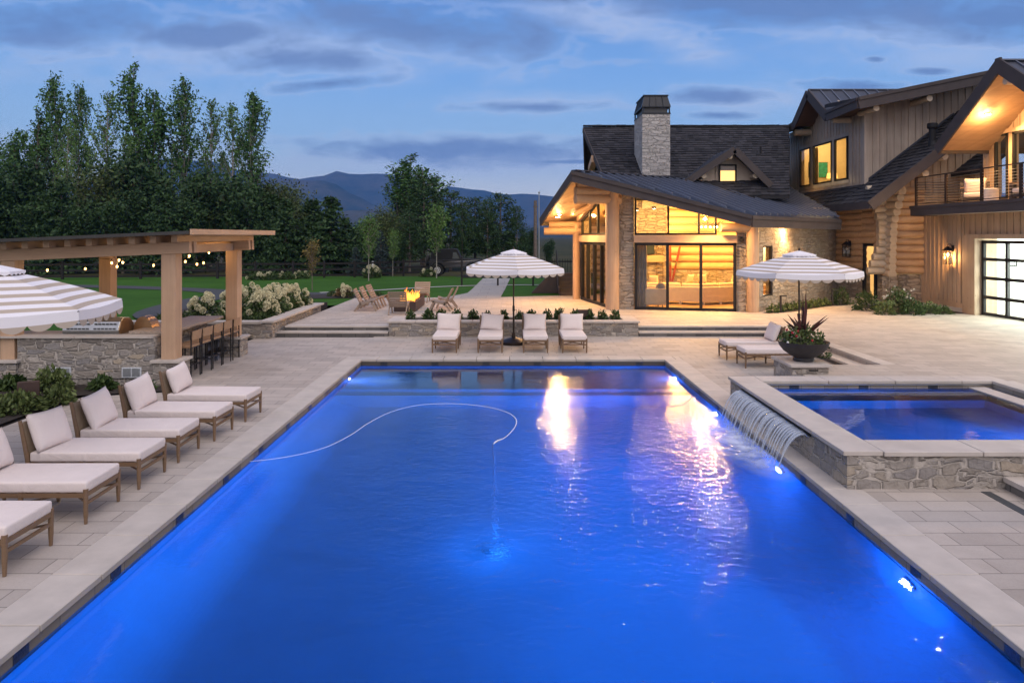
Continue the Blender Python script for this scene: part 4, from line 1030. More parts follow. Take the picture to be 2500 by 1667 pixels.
# small gabled dormer
DY = 30.5
def dx_(u, v, y=DY): return XZ(u, v, y)
xl, zb_ = dx_(1703, 452); xr, _ = dx_(1851, 452)
pk = dx_(1783, 372); 
b = MB(); b.slab([(xl, DY, zb_), (xr, DY, zb_), (xr, DY, dx_(1851, 432)[1]), (pk[0], DY, pk[1]), (xl, DY, dx_(1703, 432)[1])], (0, 3.0, 0)); H(b, 'dormer_wall', 'board')
wx0, wz0 = dx_(1754, 446); wx1, wz1 = dx_(1797, 402)
H(MB().box(wx0 - .12, wx1 + .12, DY - .03, DY, wz0 - .12, wz1 + .12), 'dormer_trim', 'board')
frame(None, (wx0, DY), (wx1, DY), 0, wx1 - wx0, wz0, wz1, fw=.06, o=.045)
b = MB(); b.add([(wx0, DY - .034, wz0), (wx1, DY - .034, wz0), (wx1, DY - .034, wz1 - .27), (wx0, DY - .034, wz1 - .27)], [(0, 1, 2, 3)]); H(b, 'lit_blind', 'kitchen_glow')
P0 = Vector((*[dx_(1783, 360)[0]], 29.9, dx_(1783, 360, 29.9)[1])); pl_ = Vector((dx_(1671, 442, 29.9)[0], 29.9, dx_(1671, 442, 29.9)[1])); pr_ = Vector((dx_(1882, 448, 29.9)[0], 29.9, dx_(1882, 448, 29.9)[1]))
bk_ = Vector((0, 4.2, 0))
b = MB(); b.slab([pl_, P0, P0 + bk_, pl_ + bk_ * .7], (0, 0, -.1)); b.slab([P0, pr_, pr_ + bk_ * .7, P0 + bk_], (0, 0, -.1))
for i in range(8): t = i / 7; b.beam(P0 + bk_ * t + Vector((0, 0, .02)), pl_ + bk_ * t * .7 + Vector((0, 0, .02)), .03, .04); b.beam(P0 + bk_ * t + Vector((0, 0, .02)), pr_ + bk_ * t * .7 + Vector((0, 0, .02)), .03, .04)
H(b, 'dormer_roof', 'metal_roof')
b = MB(); fascia(b, P0 + Vector((0, -.05, .03)), pl_ + Vector((0, -.05, .03)), .28, .06); fascia(b, P0 + Vector((0, -.05, .03)), pr_ + Vector((0, -.05, .03)), .28, .06); H(b, 'fascia', 'fascia')
for u, v in ((1782, 383), (1718, 430), (1845, 430)): x, z = dx_(u, v, 30.0); H(MB().tube([(x, 29.95, z), (x, 31, z)], .11, 12), 'purlin', 'log_pale')
H(MB().tube([(dx_(1857, 360, 33)[0], 33, 6.8), (dx_(1857, 360, 33)[0], 33, 7.4)], .05, 8), 'vent_pipe', 'black_metal')

# ---- upper box with three windows (left face x = 15.4) and its gable
BX, BY0, BY1 = 15.4, 30.3, 38.6
bw0, bw1 = (BX, BY1), (BX, BY0)                    # far -> near, outside on the right (-x)
def by(u): return 1700 * BX / (u - 1249)
def bs(u): return BY1 - by(u)
ytop = lambda y: 8.62
b = MB()
wl = [(bs(1955), bs(2071.5))]
z0w, z1w = 5.78, 7.74
s0, s1 = bs(1955) - .0, bs(2071.5)
LB = BY1 - BY0
gp = BY1 - 33.9      # gable peak position along the wall
b = MB()
for poly in ([(0, 5.43), (s0, 5.43), (s0, 8.86), (0, 8.86)], [(s1, 5.43), (LB, 5.43), (LB, 8.86), (s1, 8.86)], [(s0, 5.43), (s1, 5.43), (s1, z0w), (s0, z0w)], [(s0, z1w), (s1, z1w), (s1, 8.86), (s0, 8.86)]):
    polywall(b, bw0, bw1, poly, .2)
polywall(b, bw0, bw1, [(gp - 2.1, 8.86), (gp + 2.1, 8.86), (gp, 10.2)], .2)
# right-hand gable wall facing the pool, above the lower roof
def lowz(x): return 4.53 + .78 * (x - 14.2)
wA, wB = (BX + .005, BY0 - .003), (23, BY0 - .003)
rak = lambda x: 8.80 + (x - 14.4) * .203
polywall(b, wA, wB, [(0, lowz(BX) - .1), (5.2, lowz(BX + 5.2) - .1), (5.2, rak(BX + 5.2)), (0, rak(BX))], .2)
battens(b, bw0, bw1, lambda s: 5.43 if not (s0 - .1 < s < s1 + .1) else z1w + .12, lambda s: 8.6 if abs(s - gp) > 2.1 else 8.6 + (2.2 - abs(s - gp)) * .67)
battens(b, (BX, by(1955) + .05), (BX, by(2071)), 5.45, z0w - .22, .16)
battens(b, wA, wB, lambda s: lowz(BX + s), lambda s: rak(BX + s) if s < 5.2 else 0, .31)
H(b, 'board_wall', 'board')
b = MB()
for z in (z0w - .10, z1w + .09): b.beam((BX - .02, by(1955) + .1, z), (BX - .02, by(2071.5) - .1, z), .05, .16)
b.beam((BX - .03, BY1, 5.40), (BX - .03, BY0, 5.40), .06, .16)
b.beam((BX - .01, BY0 - .01, 5.4), (BX - .01, BY0 - .01, 8.78), .17, .17, up=(0, 1, 0))
H(b, 'window_trim', 'board')
for u0, u1 in ((1955, 1980.5), (1988, 2033), (2040, 2071.5)):
    frame(None, bw0, bw1, bs(u0), bs(u1), z0w, z1w, fw=.06, o=.03)
for u0, u1 in ((1980.5, 1988), (2033, 2040)): H(MB().beam((BX, by((u0 + u1) / 2), z0w - .1), (BX, by((u0 + u1) / 2), z1w + .1), by(u0) - by(u1), .1, up=(1, 0, 0)), 'window_post', 'board')
# bedroom behind the windows
b = MB(); b.box(18.6, 18.8, 30.5, 38.5, 5.0, 8.6); b.box(15.7, 18.6, 38.3, 38.45, 5.0, 8.6); b.box(15.7, 18.6, 30.55, 30.7, 5.4, 8.6); b.box(15.6, 18.7, 30.5, 38.5, 8.5, 8.6); H(b, 'bedroom_wall', 'plaster_warm')
H(MB().box(15.6, 18.7, 30.5, 38.5, 5.3, 5.4), 'bedroom_floor', 'floorwood')
# gable roof over the box, metal, ridge along +x
GX = 14.45
gpk = Vector((GX, 33.9, 10.28)); gn = Vector((GX, 31.85, 8.80)); gf = Vector((GX, 35.55, 9.0))
gfar = Vector((GX, 38.6, 8.75)); gnear = Vector((GX, 28.95, 8.86))
ex = Vector((6.5, 0, 0))
b = MB(); b.slab([gn, gpk, gpk + ex, gn + ex * .45], (0, 0, -.12)); b.slab([gpk, gf, gf + ex * .5, gpk + ex], (0, 0, -.12)); H(b, 'metal_roof', 'metal_roof')
b = MB(); b.beam(gpk + Vector((0, 0, .02)), gpk + ex + Vector((0, 0, .02)), .16, .04)
for i in range(13):
    t = i / 12; a_ = gpk + ex * t + Vector((0, 0, .03)); n_ = gn + ex * .45 * 1 + (gpk + ex - gn - ex * .45) * max(0, (t - .45) / .55) if t > .45 else gn + ex * t
    b.beam(a_, n_ + Vector((0, 0, .03)), .035, .05)
H(b, 'roof_seam', 'metal_seam')
# eaves of the shake roof either side of the little gable, and the long rake over the right wall
rk = Vector((20.6, 28.95, 10.12))
b = MB(); shakes(b, gnear, rk, gnear + Vector((0, 3.2, .35)), rk + Vector((0, 3.2, .35)), .28, 9); b.slab([gnear, rk, rk + Vector((0, 3.2, .35)), gnear + Vector((0, 3.2, .35))], (0, 0, -.14))
b.slab([gf, gfar, gfar + Vector((3, 0, 1.2)), gf + Vector((3, 0, .6))], (0, 0, -.14))
H(b, 'shake_roof', 'shingle')
b = MB(); fascia(b, gpk + Vector((-.05, 0, .04)), gn + Vector((-.05, 0, .04)), .44, .07); fascia(b, gpk + Vector((-.05, 0, .04)), gf + Vector((-.05, 0, .04)), .44, .07)
fascia(b, gn + Vector((-.05, 0, .04)), gnear + Vector((-.05, 0, .04)), .42, .07); fascia(b, gnear + Vector((-.05, -.05, .04)), rk + Vector((0, -.05, .04)), .46, .07); fascia(b, gf + Vector((-.05, 0, .0)), gfar + Vector((-.05, 0, 0)), .40, .07)
fascia(b, gnear + Vector((-.05, -.10, .08)), rk + Vector((0, -.10, .08)), .14, .05); fascia(b, gn + Vector((-.11, 0, .07)), gnear + Vector((-.11, 0, .07)), .12, .04)
H(b, 'fascia', 'fascia')
b = MB()
so_ = lambda p: Vector(p) - Vector((0, 0, .20))
b.slab([so_(gpk), so_(gn), so_(gn) + Vector((1.1, 0, 0)), so_(gpk) + Vector((1.1, 0, 0))], (0, 0, -.03)); b.slab([so_(gpk), so_(gf), so_(gf) + Vector((1.1, 0, 0)), so_(gpk) + Vector((1.1, 0, 0))], (0, 0, -.03))
b.slab([so_(gn), so_(gnear), so_(gnear) + Vector((1.1, 0, 0)), so_(gn) + Vector((1.1, 0, 0))], (0, 0, -.03)); b.slab([so_(gnear), so_(rk), so_(rk) + Vector((0, 1.5, 0)), so_(gnear) + Vector((0, 1.5, 0))], (0, 0, -.03))
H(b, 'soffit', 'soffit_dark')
for y, z in ((33.9, 9.75), (31.6, 8.42), (35.9, 8.50)): H(MB().tube([(GX + .1, y, z), (BX + .2, y, z)], .13 if y < 35 else .17, 12), 'purlin', 'log_pale')
for u, v in ((2140, 264), (2270, 240)):
    x, z = XZ(u, v, 29.05); H(MB().tube([(x, 29.05, z), (x, 30.4, z)], .13, 12), 'purlin', 'log_pale')
# ---- lower shake roof sweeping up to the right in front of the box
ee0, ee1 = Vector((14.2, 38.6, 4.53)), Vector((14.2, 27.5, 4.53)); re0, re1 = Vector((20.2, 36.5, 9.2)), Vector((20.2, 27.5, 9.2))
em = lambda x, y: Vector((x, y, 4.53 + .778 * (x - 14.2)))
b = shakes(MB(), em(14.2, 30.3), em(14.2, 38.6), em(15.4, 30.3), em(15.4, 38.6), .27, 12); b.slab([em(14.2, 30.3), em(14.2, 38.6), em(15.38, 38.6), em(15.38, 30.3)], (0, 0, -.16))
shakes(b, em(14.2, 27.5), em(14.2, 30.3), em(20.2, 27.5), em(20.2, 30.3), .27, 13); b.slab([em(14.2, 27.5), em(14.2, 30.3), em(20.2, 30.3), em(20.2, 27.5)], (0, 0, -.16))
shakes(b, (18.2, 26.8, 5.72), (18.2, 30.2, 5.72), (22.6, 26.8, 9.15), (22.6, 30.2, 9.15), .27, 14); b.slab([(18.2, 26.8, 5.72), (18.2, 30.2, 5.72), (22.6, 30.2, 9.15), (22.6, 26.8, 9.15)], (0, 0, -.12)); H(b, 'shake_roof', 'shingle')
b = MB(); fascia(b, ee0 + Vector((-.05, 0, .02)), ee1 + Vector((-.05, -.03, .02)), .30, .07); fascia(b, ee1 + Vector((-.06, -.05, .04)), re1 + Vector((0, -.05, .04)), .40, .08); H(b, 'fascia', 'fascia')
gb_ = MB(); polywall(gb_, (15.6, 28.85), (20.3, 28.85), [(0, 4.9), (1.2, 4.9), (1.2, 4.0), (4.7, 4.0), (4.7, em(20.3, 0).z - .2), (0, em(15.6, 0).z - .2)], .1); battens(gb_, (15.6, 28.85), (20.3, 28.85), 4.9, lambda s: em(15.6 + s, 0).z - .22); H(gb_, 'gable_wall', 'board_warm')
H(battens(MB().box(18.5, 18.7, 26.75, 30.0, 4.3, 5.9), (18.5, 30.0), (18.5, 26.75), 4.3, 5.8, .31), 'board_wall', 'board_warm')
b = MB(); b.slab([ee1 + Vector((0, 0, -.2)), re1 + Vector((0, 0, -.2)), re1 + Vector((0, 1.6, -.2)), ee1 + Vector((0, 1.6, -.2))], (0, 0, -.03)); b.slab([ee1 + Vector((0, 0, -.2)), ee0 + Vector((0, 0, -.2)), ee0 + Vector((.9, 0, .4)), ee1 + Vector((.9, 0, .4))], (0, 0, -.03)); H(b, 'soffit', 'soffit')
b = MB(); b.beam((BX - .05, BY0 - .04, lowz(BX) + .06), (19.2, BY0 - .04, lowz(19.2) + .06), .10, .07); H(b, 'flashing', 'metal_roof')
for u, v in ((2307, 382), (2260, 424)):
    x, z = XZ(u, v, 27.6); H(MB().tube([(x, 27.6, z), (x, 29, z)], .14, 12), 'purlin', 'log_pale')
# flue on that roof
t = thing('roof_flue', 'black metal flue pipe standing on the shake roof beside the board gable', 'flue', (17.2, 28.6, 6.85)); t.parent = house; t.location = Vector((17.28, 28.6, 6.86)) - house.location
del t['category']; del t['label']
MB().tube([(0, 0, -.3), (0, 0, .75)], .13, 16).build('pipe', 'black_metal', t); MB().lathe([(.17, .72), (.20, .78), (.20, .92), (.17, .95)], n=18).build('cowl', 'black_metal', t); MB().lathe([(.19, .0), (.15, .2)], n=16).build('collar', 'black_metal', t)
# ---- log entry walls
b = MB(); DW0, DW1 = 1.60, 2.35
LWL = math.hypot(C3[0] - C2[0], C3[1] - C2[1])
log_wall(b, C2, at(C2, C3, DW0)[:2], 1.75, 5.0, .15, 0.03, 1); log_wall(b, at(C2, C3, DW1)[:2], C3, 1.75, 5.2, .15, .05, 2); log_wall(b, at(C2, C3, DW0)[:2], at(C2, C3, DW1)[:2], 2.85, 5.1, .15, .0, 3)
log_wall(b, C3, C4, 1.60, 5.2, .155, .05, 4)
H(b, 'log_wall', 'log')
# notched corner: two stacks of log ends, flaring out at the head
b = MB(); rr = random.Random(8); n = 13
for i in range(n):
    z = 1.72 + i * .285; t = i / (n - 1)
    fl = .28 + .42 * max(0, (t - .55) / .45) ** 1.3 + .40 * max(0, (.32 - t) / .32) ** 1.0
    d = unit(C3, C4); r = .15 * rr.uniform(.97, 1.08)
    b.tube([(C3[0] + .1, C3[1], z), (C3[0] - d.x * (fl + .12), C3[1] - d.y * fl - .05, z)], [r, r * 1.05], 14)
for i in range(n):
    z = 1.60 + i * .285; t = i / (n - 1); fl = .30 + .55 * max(0, (t - .62) / .38)
    r = .155 * rr.uniform(.98, 1.10); d = unit(C2, C3)
    b.tube([(C3[0], C3[1] + .1, z), (C3[0] + d.x * .05 + .12 * t, C3[1] + d.y * (fl + .1), z)], [r, r * 1.08], 14)
H(b, 'log_corner', 'log_pale')
b = MB(); b.wallbox(C2, at(C2, C3, DW0)[:2], UP, 1.75, .35); b.wallbox(at(C2, C3, DW1)[:2], C3, UP, 1.72, .35); b.wallbox((C3[0] - .02, C3[1] - .06), C4, UP, 1.58, .4)
b.tube([(C3[0] + .05, C3[1] - .12, UP), (C3[0] + .05, C3[1] - .12, 1.50)], .33, 6)
H(b, 'stone_base', 'stone_house')
frame(None, C2, C3, DW0, DW1, UP + .22, 2.85, fw=.11, ft=.12, name='entry_door')
q_ = [at(C2, C3, DW0 - .3, .75), at(C2, C3, DW1 + .3, .75), at(C2, C3, DW1 + .3, 0), at(C2, C3, DW0 - .3, 0)]
H(MB().prism([p[:2] for p in q_], UP, UP + .2), 'door_step', 'coping')
q_ = at(C2, C3, (DW0 + DW1) / 2, -2.4)
b = MB(); b.wallbox(at(C2, C3, -6, -2.6)[:2], at(C2, C3, 3.5, -2.6)[:2], UP, 3.2, .1); H(b, 'hall_wall', 'plaster_warm')
# ---- garage wing: board wall (x = 17), garage door, jamb, balcony
gy1, gyj, gy0 = 28.75, 26.45, 25.35
gw = (17.05, 28.7); gw2 = (17.12, 26.3)
b = MB(); b.wallbox(C4, (17.05, 26.25), UP + .15, 4.3, .2); b.wallbox((17.05, 26.25), (17.2, 20.0), 3.10, 4.3, .2); battens(b, C4, (17.05, 26.25), UP + .35, 4.1, .26); battens(b, (17.05, 26.25), (17.2, 20.0), 3.22, 4.1, .31); H(b, 'board_wall', 'board_warm')
H(MB().wallbox((16.93, 28.7), (17.02, 26.25), UP, UP + .16, .2), 'stone_base', 'concrete')
b = MB(); b.box(16.92, 17.75, 25.45, 25.98, UP, 3.12) ; b.beam((16.98, 25.98, 3.17), (17.1, 20, 3.17), .14, .16); b.box(16.95, 17.12, 25.98, 26.2, UP, 3.12); H(b, 'garage_trim', 'board_warm')
gd = frame(None, (16.96, 25.42), (17.12, 20.4), 0, 5.0, UP + .02, 3.02, muls=(1.22, 2.44, 3.66), rails=(.97, 1.66, 2.34), fw=.11, ft=.10, o=-.25, name='garage_door')
b = MB(); b.box(17.3, 23, 25.9, 26.1, UP, 3.3); b.box(22.8, 23, 16, 26, UP, 3.3); b.box(17.3, 23, 16, 26, 3.25, 3.35); b.box(17.3, 23, 15.9, 16.1, UP, 3.3); b.box(19.9, 20.2, 25.3, 25.9, UP, 3.3); H(b, 'garage_wall', 'white_paint')
b = MB()
for y in (24.4, 21.8, 19.2): b.box(18.2, 21.6, y, y + .16, 3.19, 3.24)
H(b, 'garage_tube_light', 'strip_white')
# balcony
bf0, bf1 = (16.0, 27.75), (16.0, 19.0)
b = MB(); b.box(16.0, 18.2, 19.0, 27.75, 4.0, 4.34); H(b, 'balcony_deck', 'concrete')
b = MB(); b.box(15.93, 16.0, 19.0, 27.82, 3.98, 4.36); b.box(16.0, 17.6, 27.75, 27.82, 3.98, 4.36); b.box(15.90, 15.93, 19, 27.84, 4.26, 4.37); H(b, 'balcony_fascia', 'fascia')
rl = thing('balcony_railing', 'x', 'x', (16.05, 24, 4.34)); rl.parent = house; rl.location = Vector((16.05, 24, 4.34)) - house.location
del rl['category']; del rl['label']
for u in (2237, 2310, 2397, 2493):
    y = 1700 * 16.05 / (u - 1249); MB().box(-.04, .04, y - .04 - 24, y + .04 - 24, 0, 1.12).build('railing_post', 'bronze', rl)
b = MB(); b.box(-.03, .03, 19 - 24, 3.65, 1.12, 1.16); b.box(-.015, .015, 19 - 24, 3.65, .08, .11); b.build('handrail', 'bronze', rl)
b = MB()
for i in range(9): z = .19 + i * .10; b.tube([(0, -5, z), (0, 3.6, z)], .006, 5)
b.build('cable', 'steel', rl); b = MB()
for i in range(9): z = .16 + i * .10; b.tube([(.03, 3.6, z), (1.9, 3.6, z)], .018, 6)
b.build('cable', 'bronze', rl)
# wall behind the balcony, its doors, overhanging gable
bx = 18.15
ww0, ww1 = (bx, 26.75), (bx, 18.5)
def yb(u): return 1700 * bx / (u - 1249)
def sb(u): return 26.75 - yb(u)
gz = lambda s: 6.35 + s * .714
b = MB(); sa, sb_, sc_, sd_ = sb(2430), sb(2462), sb(2474), sb(2545)
zt_, zo = 6.95, 4.55
polywall(b, ww0, ww1, [(0, 4.3), (sa, 4.3), (sa, gz(sa)), (0, gz(0))], .2); polywall(b, ww0, ww1, [(sb_, 4.3), (sc_, 4.3), (sc_, gz(sc_)), (sb_, gz(sb_))], .2)
polywall(b, ww0, ww1, [(sa, 4.3), (sb_, 4.3), (sb_, zo), (sa, zo)], .2); polywall(b, ww0, ww1, [(sa, zt_), (sb_, zt_), (sb_, gz(sb_)), (sa, gz(sa))], .2)
polywall(b, ww0, ww1, [(sc_, zt_), (sd_, zt_), (sd_, gz(3)), (sc_, gz(sc_))], .2); polywall(b, ww0, ww1, [(sd_, 4.3), (8, 4.3), (8, 6.4), (4, 8.8), (sd_, gz(3))], .2)
b.wallbox((18.15, 26.75), (20.5, 26.75), 4.3, 6.9, -.01) if False else None
battens(b, ww0, ww1, lambda s: 4.35 if s < sa - .05 or sb_ + .03 < s < sc_ - .05 else (zt_ + .12), lambda s: gz(min(s, 3.65)) - .02, .31); H(b, 'board_wall', 'board_warm')
b = MB(); b.beam(at(ww0, ww1, sa - .12, .03, zt_ + .07), at(ww0, ww1, 5, .03, zt_ + .07), .05, .15); b.beam(at(ww0, ww1, sa - .08, .03, 4.4), at(ww0, ww1, sa - .08, .03, zt_), .12, .05, up=(1, 0, 0)); H(b, 'window_trim', 'board_warm')
frame(None, ww0, ww1, sa, sb_, zo, zt_, fw=.08, o=.0); frame(None, ww0, ww1, sc_, sd_, 4.36, zt_, muls=(sc_ + 1.0,), fw=.10, o=.0, name='balcony_door')
b = MB(); b.box(19.9, 20.1, 19, 26.5, 4.3, 7.5); H(b, 'bedroom_wall', 'plaster_warm')
gq = Vector((16.2, 23.1, 8.99)); gl1 = Vector((16.2, 26.45, 6.60)); gr1 = Vector((16.2, 19.75, 6.60)); exx = Vector((7, 0, 0))
b = MB(); b.slab([gq, gl1, gl1 + exx, gq + exx], (0, 0, -.12)); b.slab([gq, gr1, gr1 + exx, gq + exx], (0, 0, -.12)); H(b, 'metal_roof', 'metal_roof')
b = MB(); 
for i in range(16): b.beam(gq + exx * i / 15 + Vector((0, 0, .03)), gr1 + exx * i / 15 + Vector((0, 0, .03)), .035, .05)
b.beam(gq + Vector((0, 0, .02)), gq + exx + Vector((0, 0, .02)), .2, .05)
H(b, 'roof_seam', 'metal_seam')
b = MB(); so2 = lambda p: Vector(p) - Vector((0, 0, .17)); b.slab([so2(gq), so2(gl1), so2(gl1) + exx * .3, so2(gq) + exx * .3], (0, 0, -.03)); b.slab([so2(gq), so2(gr1), so2(gr1) + exx * .3, so2(gq) + exx * .3], (0, 0, -.03)); H(b, 'soffit', 'soffit')
b = MB(); fascia(b, gq + Vector((-.05, 0, .06)), gl1 + Vector((-.05, 0, .06)), .44, .07); fascia(b, gq + Vector((-.05, 0, .06)), gr1 + Vector((-.05, 0, .06)), .44, .07); fascia(b, gl1, gl1 + exx, .3, .06); b.box(16.11, 16.19, 22.98, 23.22, 8.56, 9.08); H(b, 'fascia', 'fascia')
b = MB()
for y, z in ((22.75, 8.30), (23.0, 8.30)): b.tube([(16.3, y, z), (18.2, y, z)], .13, 12)
H(b, 'purlin', 'log_pale')

# ---- lamps of the house (fixture + light)
def soffit_lamp(x, y, z, power, label, r=.10, col=(1.0, .54, .20), sz=.13):
    t = thing('soffit_lamp', label, 'lamp', (x, y, z), 0, 'warm spotlights under the eaves')
    MB().lathe([(r + .03, .03), (r + .03, 0), (r, -.01)], n=16, cap=False).build('rim', 'black_metal', t)
    MB().lathe([(0.0, -.03), (r * .7, -.022), (r, 0)], n=16, cap=False).build('bulb', 'lamp_face', t)
    lamp('soffit_lamp_light', 'SPOT', (x, y, z - .06), power * 3.4, col, sz, Vector((0, -.62, -1)), R(172), .3)
    lamp('soffit_lamp_glow', 'POINT', (x, y, z - .16), power * .42, col, .08)
soffit_lamp(1.95, 29.6, 3.98, 190, 'brightest spotlight under the left eave of the glass wing')
soffit_lamp(2.10, 30.6, 4.12, 90, 'spotlight touching the brightest one under the left eave of the glass wing')
soffit_lamp(2.80, 31.4, 4.25, 35, 'small spotlight in the left soffit, right of the brightest pair')
soffit_lamp(7.36, 26.0, 4.02, 190, 'bright spotlight under the front eave above the glass doors')
soffit_lamp(11.05, 27.75, 3.62, 95, 'downlight on the stone wall above the narrow window')
lamp('soffit_lamp_wash', 'SPOT', (11.0, 27.62, 3.52), 420, (1.0, .56, .20), .04, Vector((.06, .16, -1)), R(80), .8)
soffit_lamp(16.9, 24.7, 7.50, 380, 'bright spotlight under the gable above the balcony')
# ================================================================== THINGS
# ---- wall lanterns
def lantern(x, y, z, rz, label, lit):
    t = thing('wall_lantern', label, 'wall lantern', (x, y, z), rz, 'black wall lanterns on the lodge')   # local -x is away from the wall
    w = .11; c = -.20
    MB().box(-.03, 0, -.07, .07, .18, .42).build('back_plate', 'black_metal', t)
    MB().tube([(-.02, 0, .36), (-.10, 0, .47), (c, 0, .46), (c, 0, .36)], .012, 6).build('arm', 'black_metal', t)
    b = MB(); b.add([(c - w * 1.35, -w * 1.35, .22), (c + w * 1.35, -w * 1.35, .22), (c + w * 1.35, w * 1.35, .22), (c - w * 1.35, w * 1.35, .22), (c - w * .5, -w * .5, .34), (c + w * .5, -w * .5, .34), (c + w * .5, w * .5, .34), (c - w * .5, w * .5, .34)],
             [(3, 2, 1, 0), (4, 5, 6, 7), (0, 1, 5, 4), (1, 2, 6, 5), (2, 3, 7, 6), (3, 0, 4, 7)]); b.box(c - .04, c + .04, -.04, .04, .34, .38)
    b.build('roof', 'black_metal', t)
    b = MB()
    for sx_ in (-1, 1):
        for sy_ in (-1, 1): b.box(c + sx_ * w - .008, c + sx_ * w + .008, sy_ * w - .008, sy_ * w + .008, -.28, .22)
    b.box(c - w - .01, c + w + .01, -w - .01, w + .01, -.30, -.28)
    b.build('cage', 'black_metal', t)
    b = MB(); b.box(c - w + .012, c + w - .012, -w + .012, w - .012, -.27, .21); b.build('pane', 'glass', t)
    MB().ball((c, 0, .06), .035, 10, 8, (1, 1, 1.6)).build('bulb', 'bulb_warm' if lit else 'vent_white', t)
    if lit:
        M_ = Matrix.Rotation(rz, 3, 'Z'); p = Vector((x, y, z)) + M_ @ Vector((c, 0, -.06)); lamp('wall_lantern_light', 'POINT', p, 45, (1.0, .50, .16), .03)
lantern(17.02, 26.85, 2.40, 0, 'lit black lantern beside the garage door, throwing warm light down the boards', True)
d = unit(C2, C3); q = at(C2, C3, .95, .14); lantern(q[0], q[1], 2.55, math.atan2(-d.x, d.y) + PI, 'unlit black lantern on the log wall left of the entry door', False)

# ---- light: the rooms
for x, y, z, p in ((5.6, 29.2, 3.6, 400), (7.6, 28.9, 3.3, 440), (9.6, 30.2, 3.3, 420), (7.6, 32.0, 3.6, 420), (4.6, 31.6, 3.5, 340), (10.4, 31.8, 3.3, 380)):
    lamp('room_light', 'POINT', (x, y, z), p, (1.0, .52, .12), .22)
def can_light(x, y, z, label):
    t = thing('ceiling_spot', label, 'lamp', (x, y, z), 0, 'small spots in the living room ceiling'); MB().lathe([(.09, .10), (.09, 0)], n=14, cap=True).build('housing', 'bronze', t); MB().lathe([(.0, -.012), (.07, -.01)], n=14, cap=False).build('bulb', 'lamp_face', t)
can_light(5.25, 29.2, 4.25, 'small ceiling spot glowing behind the left transom pane'); can_light(6.1, 29.8, 4.35, 'small ceiling spot near the middle of the transom')
lamp('kitchen_light', 'POINT', (12.2, 33.4, 3.0), 350, (1.0, .82, .5), .2)
for y in (31.5, 34.5, 37.0): lamp('bedroom_light', 'POINT', (17.0, y, 7.9), 80, (1.0, .66, .24), .2)
lamp('dormer_light', 'POINT', (9.4, 31.6, 6.0), 4, (1.0, .7, .3), .1)
lamp('hall_light', 'POINT', (17.0, 31.0, 2.8), 200, (1.0, .72, .3), .2)
lamp('balcony_room_light', 'POINT', (19.2, 24.5, 6.3), 30, (1.0, .75, .4), .2)
lamp('garage_light', 'AREA', (19.3, 22.6, 3.18), 900, (.90, 1.0, .86), 2.6, R(0) and None or Euler((0, 0, 0)), sy=6.0)
lamp('garage_front_light', 'AREA', (18.1, 22.9, 2.2), 420, (.90, 1.0, .88), 1.6, Vector((-1, 0, -.25)), sy=4.0)

# ---- living room contents
t = thing('wall_television', 'dark flat television on the stone chimney breast above the mantel', 'television', (5.75, 31.08, 2.72))
MB().box(-.62, .62, 0, .06, -.36, .40).build('casing', 'black_metal', t); MB().box(-.60, .60, -.006, 0, -.34, .38).build('screen', 'screen', t)
t = thing('corner_sofa', 'long cream corner sofa seen from behind through the glass doors', 'sofa', (7.6, 29.6, UP + .02))
def sofa_run(a, c, name):
    d = unit(a, c); n = Vector((-d.y, d.x)); L = (Vector(c) - Vector(a)).length
    b = MB(); b.slab([(a[0], a[1], .12), (c[0], c[1], .12), (c[0] + n.x * .16, c[1] + n.y * .16, .12), (a[0] + n.x * .16, a[1] + n.y * .16, .12)], (0, 0, .62)); b.build('back', 'linen', t, bevel=.02)
    b = MB(); b.slab([(a[0] + n.x * .17, a[1] + n.y * .17, .14), (c[0] + n.x * .17, c[1] + n.y * .17, .14), (c[0] + n.x * .95, c[1] + n.y * .95, .14), (a[0] + n.x * .95, a[1] + n.y * .95, .14)], (0, 0, .30)); b.build('seat', 'linen', t, bevel=.02)
    k = max(1, round(L / .85))
    for i in range(k):
        s = (i + .5) * L / k; p = Vector((a[0] + d.x * s + n.x * .30, a[1] + d.y * s + n.y * .30, .66)); ang = math.atan2(d.y, d.x)
        MB().cbox(p, (L / k - .04, .22, .44), Matrix.Rotation(ang, 3, 'Z')).build('back_cushion', 'linen', t, bevel=.07, seg=3, smooth=True)
    for i in range(k + 1):
        s = min(L - .08, max(.08, i * L / k)); MB().box(-.05, .05, -.05, .05, 0, .13).build('foot', 'plaster_warm', t, loc=(a[0] + d.x * s + n.x * .1, a[1] + d.y * s + n.y * .1, 0))
sofa_run((-2.3, .35), (.35, -.75), 'left'); sofa_run((.35, -.75), (3.0, .35), 'right')
def throw_pillow(x, y, z, rz, rx, label, m='linen', s=.42):
    o = pillow_mesh(s, s, .14).build('throw_pillow', m, smooth=True, sub=0); o.location = (x, y, z); o.rotation_euler = (rx, 0, rz); tag(o, label, 'pillow', 'cushions on the corner sofa')
